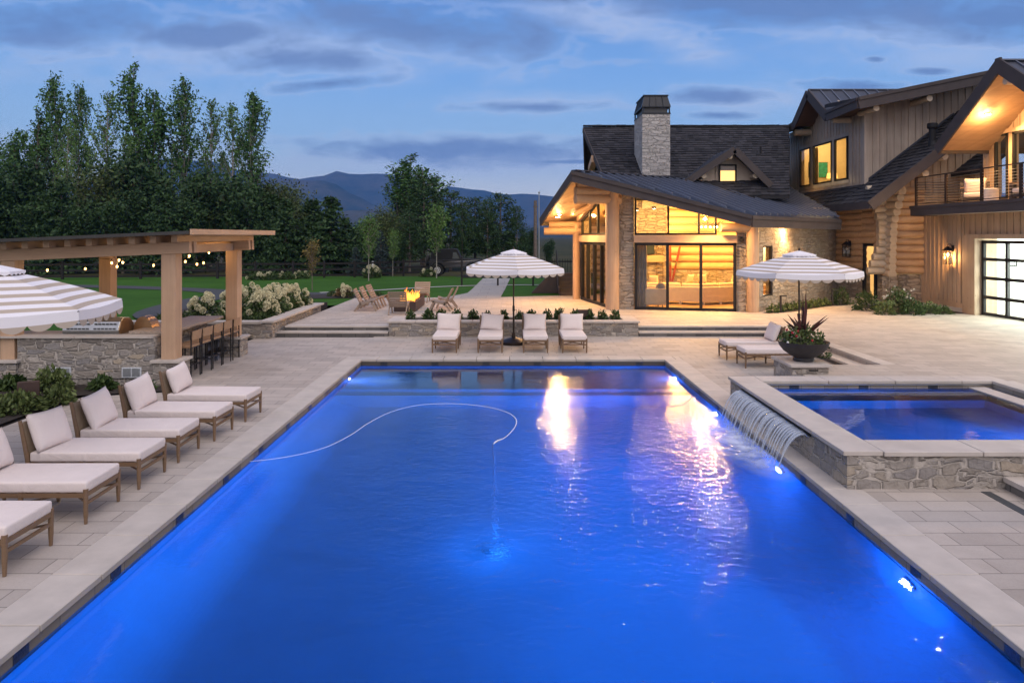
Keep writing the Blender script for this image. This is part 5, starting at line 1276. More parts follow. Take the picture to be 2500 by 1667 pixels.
def pillow_mesh(w, h, t, n=10, up='y'):
    """puffed cushion standing in the xz plane, centre at origin"""
    b = MB(); vs = []; fs = []
    for side in (-1, 1):
        for i in range(n + 1):
            for j in range(n + 1):
                u, v = -1 + 2 * i / n, -1 + 2 * j / n
                e = max(0, (1 - abs(u) ** 3.6)) ** .6 * max(0, (1 - abs(v) ** 3.6)) ** .6
                pin = 1 - .08 * (1 - u * u) * abs(v) ** 4; pin2 = 1 - .06 * (1 - v * v) * abs(u) ** 4
                vs.append((u * w / 2 * pin2, side * t / 2 * e, v * h / 2 * pin))
    m_ = (n + 1) ** 2
    for i in range(n):
        for j in range(n):
            a = i * (n + 1) + j; fs.append((a, a + n + 1, a + n + 2, a + 1)); fs.append((m_ + a, m_ + a + 1, m_ + a + n + 2, m_ + a + n + 1))
    b.add(vs, fs); return b
for i, (dx__, dy__, rz_, lb, mm) in enumerate(((-1.9, .85, .3, 'grey-white pillow at the left end of the sofa', 'linen'), (-1.4, .8, -.4, 'cream pillow second from the left end of the sofa', 'linen'), (2.2, .95, .5, 'tilted cream pillow on the right run of the sofa', 'linen'),
                        (2.7, 1.1, .2, 'cream pillow at the right end of the sofa', 'linen'), (.4, 1.6, .6, 'yellow star-shaped pillow beyond the sofa corner', 'plaster_warm'), (.95, 1.7, -.5, 'small pale pillow beside the yellow one', 'linen'))):
    throw_pillow(7.6 + dx__, 29.6 + dy__, UP + .98, rz_, .25, lb, mm)
def armchair(x, y, rz, label, m):
    t = thing('armchair', label, 'armchair', (x, y, UP + .02), rz, 'upholstered chairs in the living room')
    MB().box(-.38, .38, -.36, .36, .12, .42).build('seat', m, t, bevel=.05, smooth=True); b = MB(); 
    b.slab([(-.42, -.42, .12), (.42, -.42, .12), (.46, -.30, .12), (.46, .1, .12), (.36, .1, .12), (.34, -.28, .12), (-.34, -.28, .12), (-.36, .1, .12), (-.46, .1, .12), (-.46, -.30, .12)], (0, 0, .66)); b.build('back', m, t, bevel=.03)
    for sx_ in (-1, 1):
        for sy_ in (-1, 1): MB().tube([(sx_ * .3, sy_ * .28, 0), (sx_ * .3, sy_ * .28, .14)], .025, 8).build('leg', 'teak', t)
armchair(5.72, 28.15, .1, 'pale blue-grey armchair just inside the left door panel', 'linen'); armchair(7.0, 31.6, 2.6, 'brown-grey armchair near the skis', 'linen_grey'); armchair(8.4, 31.8, 3.4, 'brown-grey armchair in front of the log wall', 'linen_grey')
b = MB(); b.ball((0, 0, 0), .2, 14, 10, (1, .7, 1.1)); o = b.build('fur_throw', 'linen_grey'); o.location = (5.98, 27.93, .92 + .18); tag(o, 'dark fur throw hanging over the blue-grey armchair', 'throw')
for x, y, an, lb in ((7.5, 32.9, 0.0, 'upright rust-red wooden ski leaning on the log wall'), (7.58, 32.85, .22, 'tilted rust-red wooden ski crossing right of the upright one')):
    t = thing('wooden_ski', lb, 'ski', (x, y, UP + .75)); 
    b = MB(); L = 1.75
    pts = [(-.05, 0), (.05, 0), (.05, L - .15), (.0, L), (-.05, L - .15)]
    b.slab([(px, 0, pz) for px, pz in pts], (0, .02, 0)); b.build('blade', 'red_paint', t); MB().box(-.04, .04, -.03, 0, .75, .95).build('binding', 'wicker', t); t.rotation_euler = (0, an, 0)
t = thing('snowshoe_sled', 'old narrow wooden sled hung upright on the stone wall beside the fireplace', 'sled', (6.62, 31.1, 1.1))
b = MB()
for x in (-.14, .14): b.tube([(x, 0, 0), (x, 0, 1.55), (x * .6, -.05, 1.68)], .02, 6)
for i in range(8): b.box(-.14, .14, -.015, .015, .1 + i * .2, .13 + i * .2)
b.build('frame', 'teak', t)
t = thing('antler_chandelier', 'antler chandelier with glowing candle bulbs behind the transom', 'chandelier', (8.35, 29.6, 3.62), 0)
rr = random.Random(5); b = MB()
for i in range(14):
    a = i * 2 * PI / 14; p = Vector((math.cos(a) * .30, math.sin(a) * .30, 0)); b.tube([p, p * 1.7 + Vector((0, 0, .06)), p * 2.2 + Vector((0, 0, .20))], [.025, .02, .006], 6)
    b.tube([p * 1.5, p * 1.6 + Vector((math.sin(a) * .2, -math.cos(a) * .2, .15))], [.018, .004], 5)
b.tube([(math.cos(k * PI / 8) * .42, math.sin(k * PI / 8) * .42, 0) for k in range(17)], .03, 6); b.build('antler', 'wicker', t)
for i in range(6):
    a = i * PI / 3; MB().ball((math.cos(a) * .38, math.sin(a) * .38, -.06), .035, 8, 6).build('bulb', 'bulb_warm', t)
MB().tube([(0, 0, 0), (0, 0, 1.0)], .012, 6).build('chain', 'black_metal', t)
for x, lb in ((4.98, 'pale curtain bunched at the left end of the glass front'),):
    b = MB(); n = 14
    vs = []
    for i in range(n + 1):
        xx = i * .03; yy = .04 * math.sin(i * 1.4); vs += [(xx, yy, 0), (xx, yy, 2.55)]
    b.add(vs, [(2 * i, 2 * i + 2, 2 * i + 3, 2 * i + 1) for i in range(n)]); o = b.build('curtain', 'linen_grey', smooth=True); o.location = (x, 27.75, UP + .04); tag(o, lb, 'curtain')
b = MB(); vs = []
for i in range(15): xx = i * .03; yy = .04 * math.sin(i * 1.4); vs += [(yy, xx, 0), (yy, xx, 2.55)]
b.add(vs, [(2 * i, 2 * i + 2, 2 * i + 3, 2 * i + 1) for i in range(14)]); o = b.build('curtain', 'plaster_warm', smooth=True); o.location = (3.75, 31.0, UP + .04); tag(o, 'cream curtain behind the left glass wall', 'curtain')
# bedroom: picture, bed lamp, curtain
t = thing('wall_picture', 'teal painting on the bedroom wall behind the upper windows', 'picture', (16.85, 38.26, 6.40)); MB().box(-.5, .5, -.02, .02, 0, .80).build('canvas', 'teal_art', t); MB().box(-.53, .53, .021, .03, -.03, .83).build('frame', 'teak', t)
t = thing('ceiling_fan', 'pale ceiling fan arm behind the middle upper window', 'fan', (17.2, 33.0, 7.9)); MB().tube([(0, 0, .6), (0, 0, 0)], .03, 8).build('rod', 'steel', t); MB().lathe([(.14, -.12), (.16, 0), (.06, .08)], n=16).build('motor', 'white_paint', t)
for i in range(3): M_ = Matrix.Rotation(i * 2.09 + .5, 4, 'Z'); o = MB().box(.12, 1.0, -.08, .08, -.03, -.01).build('blade', 'white_paint', t); o.rotation_euler = (0, 0, i * 2.09 + .5)
t = thing('lamp_shade_light', 'white drum shade lamp low behind the middle upper window', 'lamp', (17.35, 37.7, 5.95)); MB().lathe([(.10, 0), (.03, .05), (.03, .35)], n=12).build('base', 'teak', t); MB().lathe([(.28, .35), (.24, .62)], n=18, cap=False).build('shade', 'kitchen_glow', t)
b = MB(); vs = []
for i in range(15): xx = i * .05; yy = .05 * math.sin(i * 1.4); vs += [(yy, xx, 0), (yy, xx, 2.3)]
b.add(vs, [(2 * i, 2 * i + 2, 2 * i + 3, 2 * i + 1) for i in range(14)]); o = b.build('curtain', 'linen', smooth=True); o.location = (15.8, 35.9, 5.45); tag(o, 'pale curtain inside the left upper window', 'curtain')

# ---- garage contents
t = thing('wall_sign', 'small black sign on the white garage wall behind the door glass', 'sign', (17.3, 25.86, 2.12)); t.location = (18.6, 25.88, 2.15); MB().box(-.20, .20, 0, .02, -.10, .10).build('plate', 'black_metal', t); b = MB()
for i in range(4): b.box(-.15 + i * .08, -.10 + i * .08, -.004, 0, -.01, .06)
for i in range(5): b.box(-.16 + i * .065, -.12 + i * .065, -.004, 0, -.06, -.03)
b.build('lettering', 'vent_white', t)
t = thing('wall_speaker', 'small black camera box on the garage wall post', 'camera', (17.8, 25.88, 1.7)); MB().box(-.06, .06, -.06, 0, 0, .2).build('body', 'black_metal', t); MB().lathe([(.03, 0), (.03, .02)], (0, 0, .1), 10).build('lens', 'screen', t)
t = thing('garage_side_door', 'white panel door in the back corner of the garage', 'door', (20.7, 25.86, UP)); MB().box(-.45, .45, 0, .04, 0, 2.1).build('panel', 'linen', t); MB().box(.33, .37, -.05, 0, 1.0, 1.05).build('handle', 'black_metal', t)

# ---- balcony furniture
def lounge_chair(x, y, rz, label):
    t = thing('balcony_chair', label, 'armchair', (x, y, 4.345), rz, 'cushioned chairs on the balcony')   # faces local +x
    for sy_ in (-1, 1):
        b = MB(); b.box(.30, .40, sy_ * .42 - .04, sy_ * .42 + .04, 0, .58); b.build('leg', 'fascia', t)
        b = MB(); b.box(-.46, -.36, sy_ * .42 - .04, sy_ * .42 + .04, 0, .85); b.build('leg', 'fascia', t)
        MB().box(-.42, .42, sy_ * .42 - .055, sy_ * .42 + .055, .58, .615).build('armrest', 'leather', t)
    b = MB(); b.box(-.40, .36, -.42, .42, .16, .26); b.build('seat_frame', 'fascia', t); MB().box(-.42, -.37, -.38, .38, .26, .80).build('back_frame', 'fascia', t)
    MB().box(-.30, .40, -.37, .37, .27, .42).build('seat_cushion', 'cushion', t, bevel=.05, seg=3, smooth=True)
    o = pillow_mesh(.72, .62, .20).build('back_cushion', 'cushion', t, smooth=True); o.location = (-.26, 0, .68); o.rotation_euler = (R(12), 0, R(90)); return t
lounge_chair(17.15, 25.75, R(238), 'cushioned armchair on the balcony behind the cable railing'); lounge_chair(17.1, 22.9, R(200), 'balcony armchair cut by the edge of the photo')
t = thing('side_table', 'white drum side table on the balcony beside the armchair', 'side table', (16.75, 24.35, 4.345)); MB().lathe([(.22, 0), (.24, .03), (.24, .47), (.22, .5)], n=24).build('drum', 'cushion', t, smooth=False)

# ---- sun loungers
def lounger(label, group):
    t = thing('sun_lounger', label, 'sun lounger', (0, 0, 0), 0, group)     # head at x=-1.45, foot legs at x=0
    wd = 'teak'
    for sy_ in (-1, 1):
        y = sy_ * .325
        MB().tube([(0, y, 0), (0, y, .12), (0, y, .385)], [.017, .024, .027], 10).build('leg', wd, t)
        MB().tube([(-.72, y, 0), (-.72, y, .12), (-.72, y, .345)], [.017, .024, .026], 10).build('leg', wd, t)
        MB().tube([(-1.36, y, 0), (-1.38, y, .15), (-1.41, y, .42), (-1.50, y, .86)], [.018, .026, .030, .022], 10).build('back_post', wd, t)
        MB().beam((-1.40, y, .315), (0, y, .315), .032, .045).build('side_rail', wd, t)
    MB().beam((0, -.325, .325), (0, .325, .325), .032, .05).build('end_rail', wd, t); MB().beam((0, -.325, .225), (0, .325, .225), .022, .035).build('end_rail', wd, t)
    MB().beam((-.72, -.325, .29), (-.72, .325, .29), .03, .035).build('cross_rail', wd, t)
    MB().beam((-1.40, -.325, .31), (-1.40, .325, .31), .03, .04).build('cross_rail', wd, t)
    MB().beam((-.02, -.30, .235), (-.70, .30, .235), .014, .02).build('brace', wd, t); MB().beam((-.02, .30, .225), (-.70, -.30, .225), .014, .02).build('brace', wd, t)
    b = MB(); b.slab([(-1.385, -.31, .36), (-1.465, -.31, .84), (-1.465, .31, .84), (-1.385, .31, .36)], (-.012, 0, 0)); b.build('back_sling', 'sling', t)
    MB().beam((-1.49, -.325, .80), (-1.49, .325, .80), .025, .03).build('back_rail', wd, t)
    b = MB(); b.box(-1.375, .015, -.335, .335, .343, .465); b.build('cushion', 'cushion', t, bevel=.028, seg=3, smooth=True)
    o = pillow_mesh(.70, .50, .17, 14).build('pillow', 'cushion', t, smooth=True); o.location = (-1.315, 0, .69); o.rotation_euler = (R(-17), 0, R(90))
    MB().tube([(-.30, -.27, .30), (-.33, -.27, .20), (-.40, -.27, .17), (-.50, -.27, .19), (-.54, -.27, .30)], .004, 5).build('strap', 'sling', t)
    return t
GL = 'sun loungers with pale cushions round the pool'
lefts = [(-4.56, 11.96, 'farthest lounger of the left row, next to the bar stools'), (-4.62, 10.84, 'second farthest lounger of the left row beside the pool'), (-4.70, 9.81, 'middle lounger of the left row, third from the bar stools'),
         (-4.70, 8.78, 'fourth lounger of the left row from the bar stools, whole in view'), (-4.73, 7.73, 'fifth lounger of the left row, its pillow cut by the left edge'), (-4.76, 6.54, 'nearest lounger of the left row, only its foot end in view')]
first = None
for i, (x, y, lb) in enumerate(lefts):
    yc = y + .325; rz = R(-2) if i == 0 else R((-1.2, .8, 0, .5, -.5)[i - 1])
    if first is None: first = lounger(lb, GL); first.location = (x, yc, 0.003); first.rotation_euler = (0, 0, rz)
    else: dup(first, (x, yc, .003), rz, lb, GL)
fars = [(-1.83, 'first from the left of the four loungers before the stone planter'), (-.585, 'second from the left of the planter loungers, left of the umbrella base'), (.655, 'third planter lounger, just right of the umbrella base'), (1.72, 'rightmost of the four loungers before the stone planter')]
for x, lb in fars: dup(first, (x, 18.98, .003), R(-90), lb, GL)
dup(first, (5.53, 18.22, .003), R(180), 'lounger at the right, foot to the pool, pillow showing beside the plant bowl', GL); dup(first, (5.64, 17.10, .003), R(180), 'lounger at the right whose head end is hidden by the plant bowl', GL)

for i, o in enumerate([o for o in COL.objects if o.name.startswith('sun_lounger')]):      # no two pillows lie alike
    for c in COL.objects:
        if c.parent == o and c.name.startswith('pillow'):
            c.rotation_euler = (R(-17 + random.uniform(-5, 5)), R(random.uniform(-5, 5)), R(90 + random.uniform(-6, 6))); c.location = (c.location.x + random.uniform(-.01, .03), random.uniform(-.03, .03), .685); c.scale = (random.uniform(.94, 1.03), 1, random.uniform(.92, 1.05))
# ---- umbrellas
def umbrella(label, Rr=1.60, apex=2.74, rim=2.25, rot=0.0):
    t = thing('pool_umbrella', label, 'umbrella', (0, 0, 0), 0, 'striped market umbrellas with scalloped edges')
    vent = .30; n = 6; zt = apex - rim
    def V(k, f, lift=0.0): a = rot + k * PI / 3; return Vector((Rr * f * math.cos(a), Rr * f * math.sin(a), zt * (1 - f) + .03 * math.sin(f * PI) + lift))
    def cone(b, f0, f1, lift, steps, sag=.035):
        for k in range(n):
            m_ = 8; g = []
            for i in range(steps + 1):
                f = f0 + (f1 - f0) * i / steps; row = []
                for j in range(m_ + 1):
                    u = j / m_; p = V(k, f, lift).lerp(V(k + 1, f, lift), u); p.z -= sag * f * math.sin(u * PI); row.append(p)
                g.append(row)
            vs = [p for r_ in g for p in r_]; fs = []
            for i in range(steps):
                for j in range(m_): a = i * (m_ + 1) + j; fs.append((a, a + m_ + 1, a + m_ + 2, a + 1))
            b.add(vs, fs)
    b = MB(); cone(b, .14, 1.0, 0, 12)
    # the mesh's origin is at the rim level, so stripes follow height
    o = b.build('canopy', 'canopy_stripes', t, smooth=False); o.location = (0, 0, rim)
    for p in o.data.polygons: p.use_smooth = True
    b = MB(); cone(b, .02, .27, .055, 4, .0)
    for k in range(n):       # small flap round the vent
        for j in range(4): a, c = V(k, .27, .055).lerp(V(k + 1, .27, .055), j / 4), V(k, .27, .055).lerp(V(k + 1, .27, .055), (j + 1) / 4); mid = (a + c) / 2; b.add([a, c, c - Vector((0, 0, .03)), mid - Vector((0, 0, .055)), a - Vector((0, 0, .03))], [(0, 1, 2, 3, 4)])
    o = b.build('vent_cap', 'canopy_plain', t); o.location = (0, 0, rim)
    b = MB(); bt = MB()
    ns = 6
    for k in range(n):
        for j in range(ns):
            pts = []
            for i in range(9):
                u = (j + i / 8) / ns; p = V(k, 1.0).lerp(V(k + 1, 1.0), u); p.z -= .035 * math.sin(u * PI)
                lo = .12 + .085 * math.sin(i / 8 * PI) ** .6; outw = Vector((p.x, p.y, 0)).normalized() * .012
                pts.append((p, p + outw - Vector((0, 0, .125)), p + outw * 1.1 - Vector((0, 0, lo))))
            for i in range(8):
                b.add([pts[i][0], pts[i + 1][0], pts[i + 1][1], pts[i][1]], [(0, 1, 2, 3)])
                if 0 < 1: bt.add([pts[i][1], pts[i + 1][1], pts[i + 1][2], pts[i][2]], [(0, 1, 2, 3)])
    o = b.build('valance', 'canopy_plain', t); o.location = (0, 0, rim)
    o = bt.build('valance_scallop', 'canopy_beige', t); o.location = (0, 0, rim)
    for k in range(n): MB().tube([V(k, .05, -.03) + Vector((0, 0, rim)), V(k, 1.0, -.02) + Vector((0, 0, rim))], .012, 6).build('rib', 'bronze', t)
    for k in range(n): MB().tube([(0, 0, rim - .12), V(k, .52, -.04) + Vector((0, 0, rim))], .009, 5).build('strut', 'bronze', t)
    MB().tube([(0, 0, .06), (0, 0, 1.02)], .028, 14).build('pole', 'bronze', t); MB().tube([(0, 0, 1.0), (0, 0, apex + .02)], .022, 14).build('pole', 'bronze', t)
    MB().tube([(0, 0, .96), (0, 0, 1.12)], .036, 14).build('collar', 'black_metal', t); MB().lathe([(.0, .0), (.03, .02), (.02, .07), (.0, .1)], (0, 0, apex + .04), 12).build('finial', 'bronze', t)
    MB().tube([(.03, 0, 1.0), (.09, 0, 1.0), (.10, 0, .94)], .008, 6).build('crank', 'black_metal', t)
    MB().lathe([(.40, 0), (.41, .05), (.37, .08), (.20, .15), (.06, .19), (.05, .30), (.035, .32)], n=32).build('base', 'bronze', t, smooth=False)
    return t
u1 = umbrella('striped umbrella standing among the four loungers before the planter', rot=R(-90 + 4)); u1.location = (.06, 20.6, .003)
u2 = umbrella('striped umbrella at the right, behind the plant bowl', rot=R(-12)); u2.location = (7.68, 18.6, .003)
u3 = umbrella('striped umbrella cut by the left edge, in front of the outdoor kitchen', rot=R(-18), rim=2.27, apex=2.79); u3.location = (-6.9, 9.14, .003)

# ---- pergola with outdoor kitchen
pg = thing('pergola', 'timber pergola with flat dark roof over the outdoor kitchen', 'pergola', (-9.2, 16.9, 0))
posts = [(-7.42, 15.2), (-7.42, 18.6), (-10.9, 15.2), (-10.78, 18.6)]
pz = lambda x: 2.80 + (x + 7.4) * .043
for x, y in posts:
    wb(MB().box(x - .155, x + .155, y - .155, y + .155, .52, pz(x) + .01), 'post', 'timber', pg, bevel=.008, seg=1)
    wb(MB().box(x - .27, x + .27, y - .27, y + .27, -.02, .47), 'pier', 'stone_grey', pg); wb(MB().box(x - .32, x + .32, y - .32, y + .32, .465, .525), 'pier_cap', 'coping', pg, bevel=.006, seg=1)
for y in (15.2, 18.6):
    for o_ in (-.12, .12):
        b = MB(); b.beam((-14.5, y + o_, pz(-14.5) + .125), (-6.95, y + o_, pz(-6.95) + .125), .13, .25); wb(b, 'beam', 'timber_x', pg, bevel=.006, seg=1)
wb(MB().beam((-7.42, 15.4, pz(-7.42) + .10), (-7.42, 18.4, pz(-7.42) + .10), .14, .2), 'beam', 'timber_y', pg)
for i in range(16):
    x = -7.18 - i * .455; z = pz(x) + .25 + .075
    wb(MB().beam((x, 14.82, z), (x, 19.2, z), .13, .15), 'rafter', 'timber_y', pg)
b = MB(); zr = lambda x: pz(x) + .40
b.slab([(-14.6, 14.5, zr(-14.6)), (-6.72, 14.5, zr(-6.72)), (-6.72, 19.6, zr(-6.72)), (-14.6, 19.6, zr(-14.6))], (0, 0, .07)); wb(b, 'roof', 'car_black', pg)
b = MB(); b.beam((-6.68, 14.5, zr(-6.7) + .045), (-6.68, 19.62, zr(-6.7) + .045), .04, .12); wb(b, 'roof_edge', 'timber_y', pg)
kt = thing('outdoor_kitchen', 'stone outdoor kitchen counter and bar under the pergola', 'kitchen counter', (-9.2, 15.3, 0))
b = MB(); b.box(-10.66, -7.70, 15.02, 15.30, -.02, .99); b.box(-14.2, -11.15, 15.02, 15.30, -.02, .99); wb(b, 'wall', 'stone_grey', kt)
b = MB(); b.box(-8.30, -8.0, 15.5, 18.35, -.02, 1.02); wb(b, 'bar_wall', 'stone_house', kt)
b = MB(); coping_run(b, -14.2, -7.72, 14.97, 15.36, 'x', 1.6, .99, 1.03); wb(b, 'wall_cap', 'coping', kt)
wb(MB().box(-14.2, -7.6, 15.36, 16.10, .94, 1.005), 'worktop', 'granite', kt, bevel=.01); wb(MB().box(-14.0, -8.3, 15.4, 16.0, 0, .94), 'cabinet', 'grille_dark', kt)
b = MB(); b.prism([(-8.45, 15.36), (-7.58, 15.36), (-7.50, 16.0), (-7.56, 16.7), (-7.50, 17.5), (-7.58, 18.33), (-8.45, 18.33)], 1.03, 1.09); wb(b, 'bar_top', 'granite', kt, bevel=.012)
for x in (-9.92, -8.40):
    b = MB(); b.box(x, x + .42, 15.0, 15.03, .14, .36); w_ = wb(b, 'vent', 'vent_white', kt)
    b = MB()
    for k_ in range(2):
        for i in range(9): b.box(.025 + k_ * .195, .20 + k_ * .195, -.006, -.001, .165 + i * .02, .175 + i * .02)
    b.build('louvre', 'steel', w_).location = (x, 15.0, 0)
gr = thing('grill', 'stainless barbecue grill with slotted back on the stone counter', 'grill', (-9.33, 15.75, 1.005))
b = MB(); b.slab([(-.60, -.30, 0), (.60, -.30, 0), (.60, -.20, .27), (.56, -.08, .34), (-.56, -.08, .34), (-.60, -.20, .27)], (0, .0, 0)) if False else None
b = MB(); prof = [(-.32, .0), (-.34, .10), (-.26, .28), (-.10, .36), (.12, .34), (.28, .20), (.30, .0)]
b.slab([(-.62, y, z) for y, z in prof], (1.24, 0, 0)); b.build('hood', 'steel', gr, bevel=.01)
b = MB()
for r_ in range(2):
    for i in range(13):
        x = -.52 + i * .085
        if i in (6,): continue
        a, c = Vector((x, -.345, .13 + r_ * .10)), Vector((x + .06, -.345, .13 + r_ * .10)); yo = -.022 if r_ == 0 else .030
        b.beam(a + Vector((0, -.002 - yo, 0)) if False else Vector((x, -.333 + (.037 * r_ if r_ else 0) - .004, .13 + r_ * .10)), Vector((x + .06, -.333 + (.037 * r_ if r_ else 0) - .004, .13 + r_ * .10)), .012, .03)
b.build('slot', 'grille_dark', gr)
MB().slab([(0, y * .92, z * .92) for y, z in prof], (.02, 0, 0)).build('end_cap', 'warm_lit_steel', gr, loc=(.62, 0, .01)); MB().box(-.65, .65, .30, .42, -.0, .10).build('control_panel', 'steel', gr)
MB().tube([(-.45, .40, .22), (.45, .40, .22)], .018, 8).build('handle', 'steel', gr)
t = thing('hood_end_glow', 'round brown body added as the warm reflection on the grill hood end', 'reflection', (-8.45, 15.95, 1.005)); b = MB(); b.slab([(.20 * math.cos(a) * 1.1, 0, max(0, .34 * math.sin(a))) for a in [i * PI / 14 for i in range(15)]], (0, .35, 0)); b.build('body', 'warm_lit_steel', t); MB().box(-.24, .24, -.02, .4, .0, .02).build('tray', 'steel', t)  # brown body added to stand for warm light on the hood end
def stool(label):
    t = thing('bar_stool', label, 'bar stool', (0, 0, 0), 0, 'leather bar stools along the stone bar')      # back on local +x
    for sx_, h in ((.20, 1.04), (-.20, .70)):
        for sy_ in (-1, 1): MB().tube([(sx_, sy_ * .23, 0), (sx_, sy_ * .22, h)], [.015, .018], 8).build('leg', 'black_metal', t)
    MB().box(-.22, .20, -.23, .23, .68, .74).build('seat', 'leather', t, bevel=.015)
    b = MB(); n = 8; vs = []
    for i in range(n + 1):
        u = -1 + 2 * i / n; x = .21 + .035 * (1 - u * u); vs += [(x, u * .235, .86), (x + .015, u * .235, 1.06), (x + .015, u * .235, .86), (x + .03, u * .235, 1.06)]
    fs = []
    for i in range(n): a = 4 * i; fs += [(a, a + 4, a + 5, a + 1), (a + 2, a + 3, a + 7, a + 6), (a + 1, a + 5, a + 7, a + 3), (a, a + 2, a + 6, a + 4)]
    b.add(vs, fs); b.build('backrest', 'leather', t)
    for a, c in (((.2, -.22, .30), (.2, .22, .30)), ((-.2, -.22, .22), (-.2, .22, .22)), ((.2, -.22, .26), (-.2, -.22, .26)), ((.2, .22, .26), (-.2, .22, .26)), ((.2, -.22, .68), (.2, .22, .68))): MB().tube([a, c], .010, 6).build('stretcher', 'black_metal', t)
    return t
st_lab = ['nearest bar stool, behind the near pergola post', 'second bar stool from the near post', 'middle one of the five bar stools', 'fourth bar stool, next to last before the far post', 'farthest bar stool, touching the far pergola post']
s0_ = None
for y, lb in zip((15.78, 16.36, 16.95, 17.52, 18.08), st_lab):
    if s0_ is None: s0_ = stool(lb); s0_.location = (-7.42, y, .003)
    else: dup(s0_, (-7.42, y, .003), R(random.uniform(-4, 4)), lb)
s0_.location.x = -7.40
for o in list(COL.objects):
    if o.name.startswith('bar_stool'): o.location.x = -7.36 + .0
# string lights: cord and bulbs
bulbs = [(400, 448, 17.6), (720, 437, 17.6), (943, 387, 17.0), (1005, 362, 17.0), (988, 420, 17.0), (1037, 384, 17.4), (1297, 407, 17.8), (1565, 376, 16.6), (1598, 328, 16.0), (1663, 398, 17.2), (1719, 387, 17.6), (1764, 297, 18.2)]
sl = thing('string_lights', 'black cord of small glowing bulbs hung inside the pergola', 'string lights', (-9, 17, 2.6))
pb = []
for x, y, Y in bulbs:
    u, v = x * .2891, 530 + y * .2891; X, Z = XZ(u, v, Y); pb.append(Vector((X, Y, Z)))
for p in pb:
    q = p - sl.location
    o = MB().ball((0, 0, 0), .026, 8, 6, (1, 1, 1.35)).build('bulb', 'bulb_string', sl); o.location = q
    o = MB().tube([(0, 0, .03), (0, 0, .09)], .014, 6).build('socket', 'black_metal', sl); o.location = q
order = [0, 1, 2, 4, 3, 5, 6, 7, 8, 9, 10, 11]; path = []
for a, c in zip(order, order[1:]):
    A_, B_ = pb[a] + Vector((0, 0, .09)), pb[c] + Vector((0, 0, .09))
    path += [A_ - sl.location, A_.lerp(B_, .5) + Vector((0, 0, .10)) - sl.location]
path.append(pb[11] + Vector((0, 0, .09)) - sl.location); path.append(Vector((-7.6, 18.5, 2.95)) - sl.location)
MB().tube(path, .006, 5).build('cord', 'black_metal', sl)
for p, e in ((pb[11], 9), (pb[8], 5), (pb[3], 6), (pb[6], 4), (pb[0], 4)): lamp('string_light_glow', 'POINT', p - Vector((0, 0, .08)), e, (1.0, .60, .25), .04)
lamp('kitchen_soffit_light', 'POINT', (-9.8, 17.2, 2.7), 16, (1.0, .62, .30), .12)

# ---- bowl planter on its pedestal
t = thing('stone_pedestal', 'square stone pedestal with pale cap under the plant bowl', 'pedestal', (6.28, 15.15, 0)); MB().box(-.38, .38, -.52, .52, 0, .43).build('shaft', 'stone_grey', t); MB().box(-.43, .43, -.57, .57, .43, .49).build('cap', 'coping', t, bevel=.006, seg=1); MB().box(-.06, .14, -.575, -.57, .36, .39).build('outlet', 'black_metal', t)
t = thing('plant_bowl', 'wide dark metal bowl of red and green plants on the stone pedestal', 'planter', (6.33, 15.1, .49))
MB().lathe([(.20, 0), (.22, .02), (.21, .08), (.28, .12), (.42, .22), (.50, .33), (.53, .42), (.51, .42), (.47, .33), (.38, .24), (.0, .22)], n=40, cap=True).build('bowl', 'bowl_metal', t, smooth=False)
MB().lathe([(.50, .34), (.0, .38)], n=24, cap=False).build('soil', 'soil', t)
def leafcloud(pts, size, seed=0, flat=0.0):
    """leaf quads at the points, random attitude"""
    rs = np.random.RandomState(seed); P_ = np.asarray(pts, dtype=np.float64); n = len(P_)
    a = rs.normal(size=(n, 3)); a /= np.linalg.norm(a, axis=1)[:, None]
    c = rs.normal(size=(n, 3)); c -= a * (a * c).sum(1)[:, None]; c /= np.linalg.norm(c, axis=1)[:, None]
    s = (size * rs.uniform(.55, 1.25, n))[:, None]
    v = np.stack([P_ - a * s, P_ - c * s * .45, P_ + a * s, P_ + c * s * .45], axis=1).reshape(-1, 3)
    b = MB(); b.v = v.tolist(); b.f = np.arange(4 * n).reshape(-1, 4).tolist(); return b
def mound(n, rx, ry, h, seed, z0=0.0, shell=.5):
    rs = np.random.RandomState(seed); d = rs.normal(size=(n, 3)); d[:, 2] = np.abs(d[:, 2]); d /= np.linalg.norm(d, axis=1)[:, None]
    lump = 1 + .16 * np.sin(d[:, 0] * 5 + seed) * np.sin(d[:, 1] * 6 + seed * 2) + .10 * np.sin(d[:, 0] * 11 + d[:, 2] * 9)
    r = (shell + (1 - shell) * rs.uniform(0, 1, n) ** .5) * lump
    return np.stack([d[:, 0] * r * rx, d[:, 1] * r * ry, z0 + d[:, 2] * r * h], axis=1)
leafcloud(mound(900, .46, .36, .42, 3, .36), .045, 1).build('foliage', 'leaf_shrub_light', t)
leafcloud(np.concatenate([mound(90, .20, .18, .18, 5, .38) + np.array([-.38, -.05, .10]), mound(60, .14, .14, .3, 6, .3) + np.array([.42, -.1, -.25])]), .045, 2).build('trailing_foliage', 'leaf_shrub', t)
b = MB(); rr = random.Random(2)
for i in range(9):          # cordyline blades
    a = i * .75; L = rr.uniform(.45, .72); out = rr.uniform(.35, .9); p0 = Vector((0, 0, .45)); dirn = Vector((math.cos(a) * out, math.sin(a) * out * .8, 1)).normalized(); sd_ = Vector((-math.sin(a), math.cos(a), 0)) * .045
    m1 = p0 + dirn * L * .55; tip = p0 + dirn * L + Vector((math.cos(a), math.sin(a), -.4)) * .10
    b.add([p0 - sd_ * .4, p0 + sd_ * .4, m1 + sd_, tip, m1 - sd_], [(0, 1, 2, 3, 4)])
